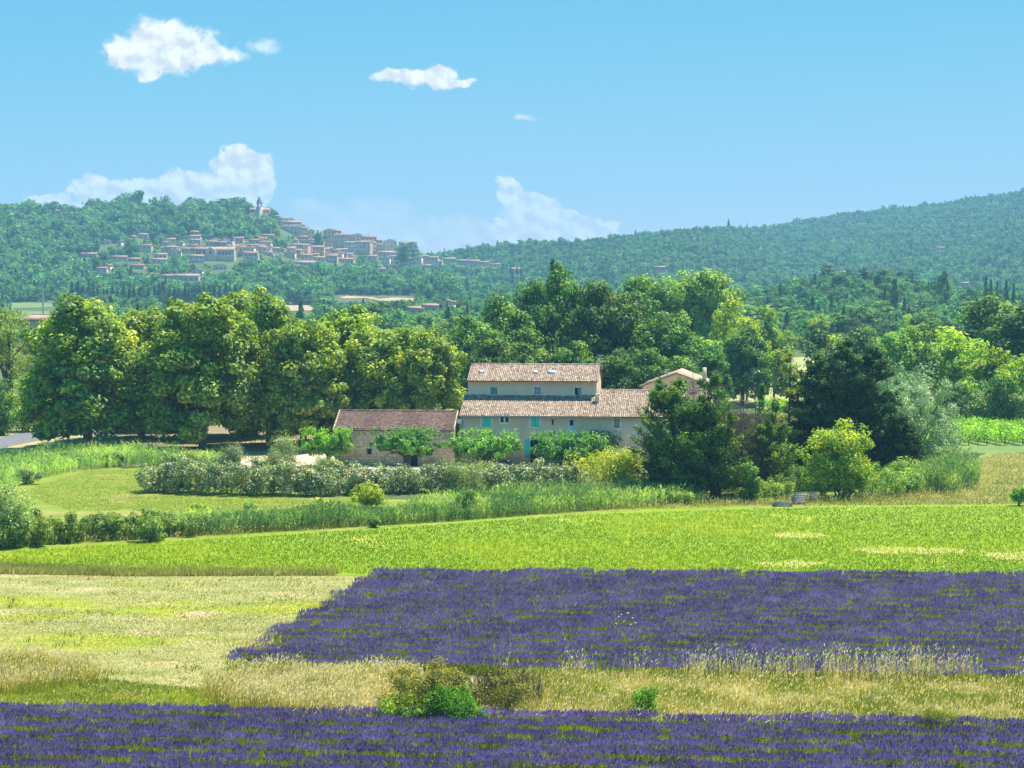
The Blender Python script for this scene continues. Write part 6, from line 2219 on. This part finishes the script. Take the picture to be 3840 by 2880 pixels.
# ------------------------------------------------------------------ utility pole, lattice mast, bird
Y = 900.0
X = float(x_at(163, Y))
zt = z_at(1085, Y)
up = thing('utility_pole', 'concrete utility pole standing in the fields left of the plane trees', 'pole', (X, Y, 0))
MB().tube([(0, 0, -0.5), (0, 0, zt)], [0.42, 0.26], 8).build('post', MAT['concrete'], up)
MB().box(-1.1, 1.1, -0.1, 0.1, zt - 0.5, zt - 0.25).build('crossarm', MAT['concrete'], up)
Y = 1500.0
X = float(x_at(2325, Y))
zb, zt = float(terrain(X, Y)), z_at(952, Y)
lm = thing('lattice_mast', 'thin grey lattice mast at the foot of the right hill', 'mast', (X, Y, zb))
H = zt - zb
for sx_ in (-1, 1):
    for sy_ in (-1, 1):
        MB().tube([(sx_ * 1.1, sy_ * 1.1, -0.5), (sx_ * 0.7, sy_ * 0.7, H * 0.9)], 0.12, 5).build('leg', MAT['metal_grey'], lm)
br = MB()
for k in range(10):
    z0, z1 = H * 0.9 * k / 10, H * 0.9 * (k + 1) / 10
    w0, w1 = 1.1 - 0.4 * k / 10, 1.1 - 0.4 * (k + 1) / 10
    for sy_ in (-1, 1):
        br.tube([(-w0, sy_ * w0, z0), (w1, sy_ * w1, z1)], 0.06, 4)
        br.tube([(w0, sy_ * w0, z0), (-w1, sy_ * w1, z1)], 0.06, 4)
br.build('bracing', MAT['metal_grey'], lm)
for sx_ in (-0.8, 0.8):
    MB().box(sx_ - 0.2, sx_ + 0.2, -0.2, 0.2, H * 0.86, H).build('panel_antenna', MAT['white_plastic'], lm)
Y = 420.0
X = float(x_at(995, Y))
zb = z_at(330, Y)
bird = thing('flying_bird', 'tiny dark bird gliding alone in the blue sky', 'bird', (X, Y, zb))
MB().tube([(-0.18, 0, 0), (-0.05, 0, 0.01), (0.08, 0, 0.0), (0.2, 0, -0.02)], [0.02, 0.055, 0.05, 0.01], 7).build('body', MAT['rubber'], bird, True)
for s in (-1, 1):
    MB().add([(-0.05, 0, 0.02), (0.07, 0, 0.02), (0.03, s * 0.28, 0.12), (-0.04, s * 0.28, 0.12), (-0.06, s * 0.6, 0.05)], [(0, 1, 2, 3), (3, 2, 4)]) if False else None
    w = MB()
    w.add([(-0.05, 0, 0.02), (0.07, 0, 0.02), (0.03, s * 0.28, 0.12), (-0.04, s * 0.28, 0.12)], [(0, 1, 2, 3)])
    w.add([(-0.04, s * 0.28, 0.12), (0.03, s * 0.28, 0.12), (-0.06, s * 0.6, 0.05)], [(0, 1, 2)])
    w.build('wing', MAT['rubber'], bird)
bird.rotation_euler = (0, 0, 1.2)

# ------------------------------------------------------------------ trees behind the farm (individuals)
ALLR = RECTS + EXTRA_RECTS


def rank_place(items, group, phrase, cat='tree'):
    """items: (key, sx, Y, top, w, kindword); labels count from the left within each kind"""
    items = sorted([(t[0], t[1], t[2] if t[2] > 0 else gsolve(t[1], -t[2])[1], *t[3:]) for t in items], key=lambda t: t[1])
    by = {}
    for it in items:
        by.setdefault(it[5], []).append(it)
    for kw, lst in by.items():
        for i, it in enumerate(lst):
            lab = '%s %s' % (kw, phrase) if len(lst) == 1 else '%s %s, %s from the left' % (kw, phrase, ordinal(i))
            tree_px(it[0], it[1], it[2], it[3], it[4], lab, cat, group, {'oak': 'oak_tree', 'round': 'broadleaf_tree', 'holm': 'evergreen_oak', 'lime': 'young_tree', 'sycamore': 'sycamore_tree', 'olive': 'olive_tree',
                                                                      'cypress': 'cypress_tree', 'conifer': 'conifer_tree', 'poplar': 'poplar_tree', 'pine': 'pine_tree', 'cedar': 'cedar_tree'}[it[0]])


oaks = [(1780, 300, 1190, 270), (1900, 312, 1110, 290), (2005, 322, 1040, 270), (2130, 326, 1018, 260), (2235, 316, 1045, 270), (2350, 312, 1110, 290), (2455, 304, 1180, 270),
        (2560, 300, 1230, 270), (2660, 296, 1300, 200), (1840, 282, 1265, 270), (1990, 276, 1290, 290), (2140, 275, 1285, 270), (2300, 273, 1315, 250), (2430, 276, 1300, 250), (2560, 282, 1330, 230),
        (1720, 330, 1235, 240), (1700, 300, 1300, 230)]
rank_place([('oak', *a, 'dark green oak') for a in oaks], 'oaks behind the farmhouse', 'in the wood behind the farmhouse')
tree_px('poplar', 2086, 345, 955, 120, 'slender poplar standing up from the dark oak wood', 'poplar', None, 'poplar_tree')
rank_place([('sycamore', 2420, 400, 1022, 330, 'pale green sycamore'), ('sycamore', 2640, 410, 1000, 360, 'pale green sycamore'), ('sycamore', 2560, 430, 1060, 250, 'pale green sycamore')],
           'sycamores beyond the oaks', 'above the oak wood')
rank_place([('lime', 2745, 380, 1120, 200, 'yellow green tree'), ('lime', 2800, 350, 1190, 190, 'yellow green tree'), ('oak', 2785, 340, 1232, 230, 'round dark tree'), ('round', 2860, 400, 1150, 220, 'soft green tree'),
            ('round', 2900, 345, 1270, 180, 'soft green tree'), ('round', 2690, 340, 1270, 200, 'soft green tree')], 'trees left of the meadow', 'beside the pale meadow')
rank_place([('oak', 3745, 372, 1112, 430, 'big dark oak'), ('oak', 3850, 350, 1150, 380, 'big dark oak'), ('lime', 3590, 330, 1228, 330, 'big yellow green tree'), ('lime', 3720, 318, 1300, 260, 'big yellow green tree'),
            ('holm', 3100, 300, 1250, 260, 'grey green oak'), ('holm', 3210, 305, 1230, 260, 'grey green oak'), ('round', 3330, 320, 1240, 240, 'mid green tree'), ('round', 3440, 325, 1225, 240, 'mid green tree'),
            ('lime', 3810, 300, 1330, 220, 'big yellow green tree'), ('round', 3640, 300, 1395, 200, 'mid green tree'), ('holm', 3560, 292, 1440, 170, 'grey green oak'), ('olive', 3700, 296, 1450, 170, 'grey green shrub tree'),
            ('olive', 3600, 345, 1400, 160, 'grey green shrub tree'), ('round', 3760, 292, 1400, 160, 'mid green tree'), ('olive', 3830, 290, 1460, 140, 'grey green shrub tree')],
           'trees behind the vineyard', 'behind the vineyard')
rank_place([('cypress', 3355, 850, 1046, 38, 'dark cypress'), ('cypress', 3316, 860, 1078, 26, 'dark cypress'), ('cypress', 3695, 900, 1038, 24, 'dark cypress'), ('cypress', 3714, 910, 1048, 20, 'dark cypress'), ('cypress', 3738, 905, 1056, 16, 'dark cypress'),
            ('cypress', 3772, 900, 1052, 26, 'dark cypress'), ('cypress', 3800, 920, 1066, 20, 'dark cypress'), ('poplar', 3540, 900, 1004, 55, 'tall airy poplar'), ('pine', 3105, 1040, 992, 60, 'round topped pine'), ('holm', 3240, 1040, 1004, 90, 'evergreen oak'), ('holm', 3190, 1060, 1008, 70, 'evergreen oak'), ('oak', 3310, 1030, 1006, 80, 'leafy oak'), ('pine', 3420, 1040, 1010, 50, 'round topped pine'), ('holm', 3370, 1060, 1012, 70, 'evergreen oak'), ('oak', 3150, 1000, 1020, 80, 'leafy oak')],
           'tall trees beyond the right woods', 'beyond the woods on the right')
# conifer windbreak below the village
wb_ = []
for k in range(34):
    sx = 275 + k * 19 + crng.uniform(-5, 5)
    wb_.append(('conifer', sx, 1230 + crng.uniform(-25, 25), 1062 + crng.uniform(-10, 22) - 4 * math.sin(k * 0.5), crng.uniform(34, 52), 'dark conifer'))
rank_place(wb_, 'windbreak below the village', 'in the windbreak below the village')
rank_place([('cypress', sx, -1046, tp, 13, 'thin cypress') for (sx, tp) in ((1685, 1005), (1700, 1012), (1712, 1010), (1725, 1016), (1738, 1012), (1752, 1014), (1766, 1006), (1780, 1012), (1793, 1008), (1806, 1014), (1820, 1008), (1835, 1012), (1850, 1006), (1866, 1010), (1882, 1002), (1915, 992), (1940, 1000), (1955, 990), (2025, 985), (2035, 998))],
           'cypress row right of the village', 'in the row right of the village')
ridge = [('pine', 445, 2040, 748, 30, 'tall ridge pine'), ('pine', 480, 2040, 744, 34, 'tall ridge pine'), ('pine', 400, 2030, 770, 30, 'tall ridge pine'), ('cedar', 835, 2030, 748, 80, 'broad cedar'), ('cedar', 880, 2035, 750, 60, 'broad cedar'), ('cedar', 765, 2030, 756, 46, 'broad cedar'), ('conifer', 672, 2030, 768, 16, 'pointed conifer'),
         ('conifer', 520, 2030, 765, 22, 'pointed conifer'), ('cypress', 155, 2040, 762, 8, 'needle thin cypress'), ('cypress', 25, 2040, 762, 6, 'needle thin cypress'), ('cypress', 62, 2040, 765, 5, 'needle thin cypress'), ('cypress', 68, 2040, 763, 5, 'needle thin cypress'), ('cypress', 77, 2040, 764, 5, 'needle thin cypress'), ('cypress', 86, 2040, 764, 6, 'needle thin cypress'),
         ('cypress', 186, 2030, 774, 9, 'needle thin cypress'), ('cedar', 230, 2035, 768, 24, 'broad cedar'), ('cedar', 1038, 2020, 797, 34, 'broad cedar'), ('cedar', 1545, 1960, 912, 50, 'broad cedar'), ('round', 1510, 1950, 908, 60, 'leafy ridge tree'), ('round', 1197, 1960, 853, 36, 'leafy ridge tree'), ('round', 560, 2025, 785, 40, 'leafy ridge tree'), ('round', 620, 2025, 778, 50, 'leafy ridge tree')]
rank_place(ridge, 'trees on the village ridge', 'on the skyline of the village hill')
rank_place([('round', 2865, 2950 - 40, 838, 22, 'lone tree'), ('conifer', 3410, 3200, 770, 17, 'lone tree'), ('conifer', 3446, 3220, 776, 9, 'lone tree'), ('round', 3612, 3230, 748, 18, 'lone tree'), ('round', 3745, 3240, 729, 16, 'lone tree'), ('round', 3765, 3240, 728, 14, 'lone tree'),
            ('holm', 2004, 2340, 902, 24, 'lone tree'), ('holm', 2208, 2340, 895, 40, 'lone tree'), ('conifer', 2296, 2345, 897, 16, 'lone tree'), ('holm', 2775, 2680, 855, 45, 'lone tree'), ('holm', 2650, 2500, 866, 22, 'lone tree')], 'trees on the right skyline', 'on the skyline of the right hill')

# random but individual trees of the middle distance
trng = np.random.default_rng(321)


def clear(sx, Y, top, wpx):
    base = sy_of(Y, 0)
    for (x0, x1, y0, y1, YY) in ALLR:
        if Y < YY + 2 and sx + wpx * 0.5 > x0 and sx - wpx * 0.5 < x1 and top < y1 - 3 and base > y0:
            return False
    for (x0, x1, y0, y1) in FIELDS_PX:
        if sx + wpx * 0.4 > x0 and sx - wpx * 0.4 < x1 and top < y1 - 4 and base > y0:
            return False
    return True


mid_items = {}
kinds = {'round': 'mid green tree', 'holm': 'dark evergreen oak', 'lime': 'yellow green tree', 'oak': 'deep green tree', 'olive': 'grey green shrub tree', 'conifer': 'pointed dark conifer', 'pine': 'airy pine'}
bands = [(330, 430, 34, 2660, 3960, 'in the nearest right woods'), (430, 600, 60, 2620, 3980, 'in the middle right woods'), (600, 850, 62, 2300, 3980, 'in the far woods below the right hill'),
         (850, 1200, 40, 1700, 3980, 'at the foot of the right hill'), (480, 800, 30, 1350, 2350, 'before the stone ruin'), (800, 1100, 36, -60, 1800, 'in the valley above the plane trees')]
for (y0, y1, n, sx0, sx1, ph) in bands:
    items = []
    tries = 0
    while len(items) < n and tries < n * 30:
        tries += 1
        Y = float(trng.uniform(y0, y1))
        sx = float(trng.uniform(sx0, sx1))
        k = str(trng.choice(['round', 'holm', 'lime', 'oak', 'olive', 'conifer', 'pine'], p=[0.36, 0.2, 0.1, 0.16, 0.1, 0.03, 0.05]))
        h = {'round': 8.5, 'holm': 8, 'lime': 8, 'oak': 10, 'olive': 5.5, 'conifer': 9, 'pine': 10}[k] * trng.uniform(0.7, 1.25)
        w = h * {'round': 0.95, 'holm': 1.0, 'lime': 0.9, 'oak': 0.95, 'olive': 1.05, 'conifer': 0.5, 'pine': 0.75}[k] * trng.uniform(0.85, 1.2)
        z = 0.0
        top = sy_of(Y, h)
        wpx = w * FPX / fwd(Y)
        if sx0 > 2500 and Y < 500 and sx < 3060 and top > 1260:
            continue
        if not clear(sx, Y, top, wpx):
            continue
        items.append((k, sx, Y, top, wpx, kinds[k]))
    rank_place(items, 'trees ' + ph, ph)

# ------------------------------------------------------------------ far woods (stuff): small trees scattered by geometry nodes
def lowtree(name, mat, h, w, n, leaf, seed, cone=False):
    rng = np.random.default_rng(seed)
    if cone:
        tz = rng.random(n) ** 0.8
        a = rng.uniform(0, 6.28, n)
        rr = w * 0.5 * (1 - tz) ** 0.8 * (0.6 + 0.4 * rng.random(n))
        P = np.stack([rr * np.cos(a), rr * np.sin(a), h * tz], 1)
        N = np.stack([np.cos(a), np.sin(a), np.full(n, 0.5)], 1) + rng.normal(size=(n, 3)) * 0.4
        t = np.clip(0.45 + 0.15 * rng.normal(size=n), 0, 1)
    else:
        L = rand_lobes(rng, 6, w, 0, h, 0.5, 0.52, 0.8)
        P, N, t, C = crown_data(rng, L, n, 26, 0.16 * w, 0.5, 0.4)
    me = MB().leaves(P, N, leaf * rng.uniform(0.6, 1.3, n), 0.8, rng, t).mesh(name, MAT[mat])
    return bpy.data.objects.new(name, me)


PC = bpy.data.collections.new('far_tree_kinds')
LOWS = [lowtree('a_far_tree', 'hill_leaf', 8, 8, 420, 0.95, 1), lowtree('b_far_tree', 'hill_leaf', 9, 8, 420, 0.95, 2), lowtree('c_far_tree', 'hill_leaf', 7, 9, 420, 0.95, 3),
        lowtree('d_far_tree', 'hill_leaf', 9, 8, 420, 0.95, 4), lowtree('e_far_tree', 'conifer_leaf', 11, 5, 380, 0.8, 5, True)]
for o in LOWS:
    PC.objects.link(o)
GN = bpy.data.node_groups.new('scatter_trees', 'GeometryNodeTree')
GN.interface.new_socket('Geometry', in_out='INPUT', socket_type='NodeSocketGeometry')
GN.interface.new_socket('Geometry', in_out='OUTPUT', socket_type='NodeSocketGeometry')
gi, go = GN.nodes.new('NodeGroupInput'), GN.nodes.new('NodeGroupOutput')
ci = GN.nodes.new('GeometryNodeCollectionInfo')
ci.inputs['Collection'].default_value = PC
ci.inputs['Separate Children'].default_value = True
ci.inputs['Reset Children'].default_value = True
ip = GN.nodes.new('GeometryNodeInstanceOnPoints')
ip.inputs['Pick Instance'].default_value = True


def named(n, t):
    a = GN.nodes.new('GeometryNodeInputNamedAttribute')
    a.data_type = t
    a.inputs['Name'].default_value = n
    return a.outputs['Attribute']


GN.links.new(gi.outputs[0], ip.inputs['Points'])
GN.links.new(ci.outputs[0], ip.inputs['Instance'])
GN.links.new(named('idx', 'INT'), ip.inputs['Instance Index'])
GN.links.new(named('rot', 'FLOAT_VECTOR'), ip.inputs['Rotation'])
GN.links.new(named('scl', 'FLOAT_VECTOR'), ip.inputs['Scale'])
GN.links.new(ip.outputs[0], go.inputs[0])


def wood(name, label, px, Y, scale, idx, seed):
    rng = np.random.default_rng(seed)
    x = (px - 1920) / FPX * fwd(Y, 10)
    z = terrain(x, Y)
    n = len(px)
    me = bpy.data.meshes.new(name)
    me.vertices.add(n)
    me.vertices.foreach_set('co', np.stack([x, Y, z - 0.3], 1).astype(np.float32).ravel())
    a = me.attributes.new('scl', 'FLOAT_VECTOR', 'POINT')
    s = np.stack([scale * rng.uniform(0.85, 1.2, n), scale * rng.uniform(0.85, 1.2, n), scale * rng.uniform(0.75, 1.2, n)], 1)
    a.data.foreach_set('vector', s.astype(np.float32).ravel())
    a = me.attributes.new('rot', 'FLOAT_VECTOR', 'POINT')
    r = np.zeros((n, 3), np.float32)
    r[:, 2] = rng.uniform(0, 6.28, n)
    a.data.foreach_set('vector', r.ravel())
    a = me.attributes.new('idx', 'INT', 'POINT')
    a.data.foreach_set('value', idx.astype(np.int32))
    o = link(name, me)
    md = o.modifiers.new('scatter', 'NODES')
    md.node_group = GN
    return tag(o, label, None, kind='stuff')


def reject(px, Y, scale, hgt=8.0, grow=0.0):
    x = (px - 1920) / FPX * fwd(Y, 10)
    z = terrain(x, Y)
    top = sy_of(Y, z + hgt * scale)
    base = sy_of(Y, z)
    hw = 4.0 * scale * FPX / fwd(Y)
    bad = np.zeros(len(px), bool)
    for (x0, x1, y0, y1, YY) in ALLR:
        bad |= (Y < YY + 8) & (px + hw > x0 - grow) & (px - hw < x1 + grow) & (top < y1 - 2.5) & (base > y0)
    for (x0, x1, y0, y1) in FIELDS_PX:
        bad |= (px + hw * 0.6 > x0) & (px - hw * 0.6 < x1) & (top < y1 - 4) & (base > y0)
    return bad


rng = np.random.default_rng(1001)
n = 15000
px = rng.uniform(-900, 1720, n)
Y = 1300 + 900 * rng.random(n)
sc = rng.uniform(0.5, 1.4, n) * np.where(rng.random(n) < 0.1, 1.6, 1.0) * np.where((px > 330) & (px < 1000) & (Y > 1850), 1.25, 1.0)
k = ~reject(px, Y, sc)
vill = (px > 1040) & (px < 1600) & (Y > 1640)
k &= ~(vill & (rng.random(n) < 0.35))
px, Y, sc = px[k], Y[k], sc[k]
idx = np.where(rng.random(len(px)) < 0.07, 4, rng.integers(0, 4, len(px)))
sc = np.where(idx == 4, np.minimum(sc, 1.0), sc)
wood('hillside_wood', 'dense green woodland covering the village hill', px, Y, sc, idx, 1)
n = 52000
px = rng.uniform(1350, 4700, n)
Y = 1450 + 2050 * rng.random(n) ** 0.8
sc = rng.uniform(0.4, 0.85, n) * np.where(rng.random(n) < 0.06, 1.6, 1.0) * np.where(Y < 2000, 1.25, 1.0)
k = ~reject(px, Y, sc)
px, Y, sc = px[k], Y[k], sc[k]
idx = np.where(rng.random(len(px)) < 0.04, 4, rng.integers(0, 4, len(px)))
wood('hillside_scrub', 'blue green scrub and oak wood covering the long right hill', px, Y, sc, idx, 2)
n = 9000
px = rng.uniform(-700, 4600, n)
Y = 620 + 880 * rng.random(n)
sc = rng.uniform(0.45, 1.05, n)
k = ~reject(px, Y, sc)
px, Y, sc = px[k], Y[k], sc[k]
idx = np.where(rng.random(len(px)) < 0.06, 4, rng.integers(0, 4, len(px)))
wood('valley_wood', 'mixed trees and hedges filling the valley floor', px, Y, sc, idx, 3)
n = 700
px = rng.uniform(2600, 4500, n)
Y = 340 + 300 * rng.random(n)
sc = rng.uniform(0.3, 0.55, n)
k = ~reject(px, Y, sc) & ~((px < 3080) & (Y < 560))
wood('undergrowth', 'scrubby undergrowth between the trees on the right', px[k], Y[k], sc[k], rng.integers(0, 4, k.sum()), 4)
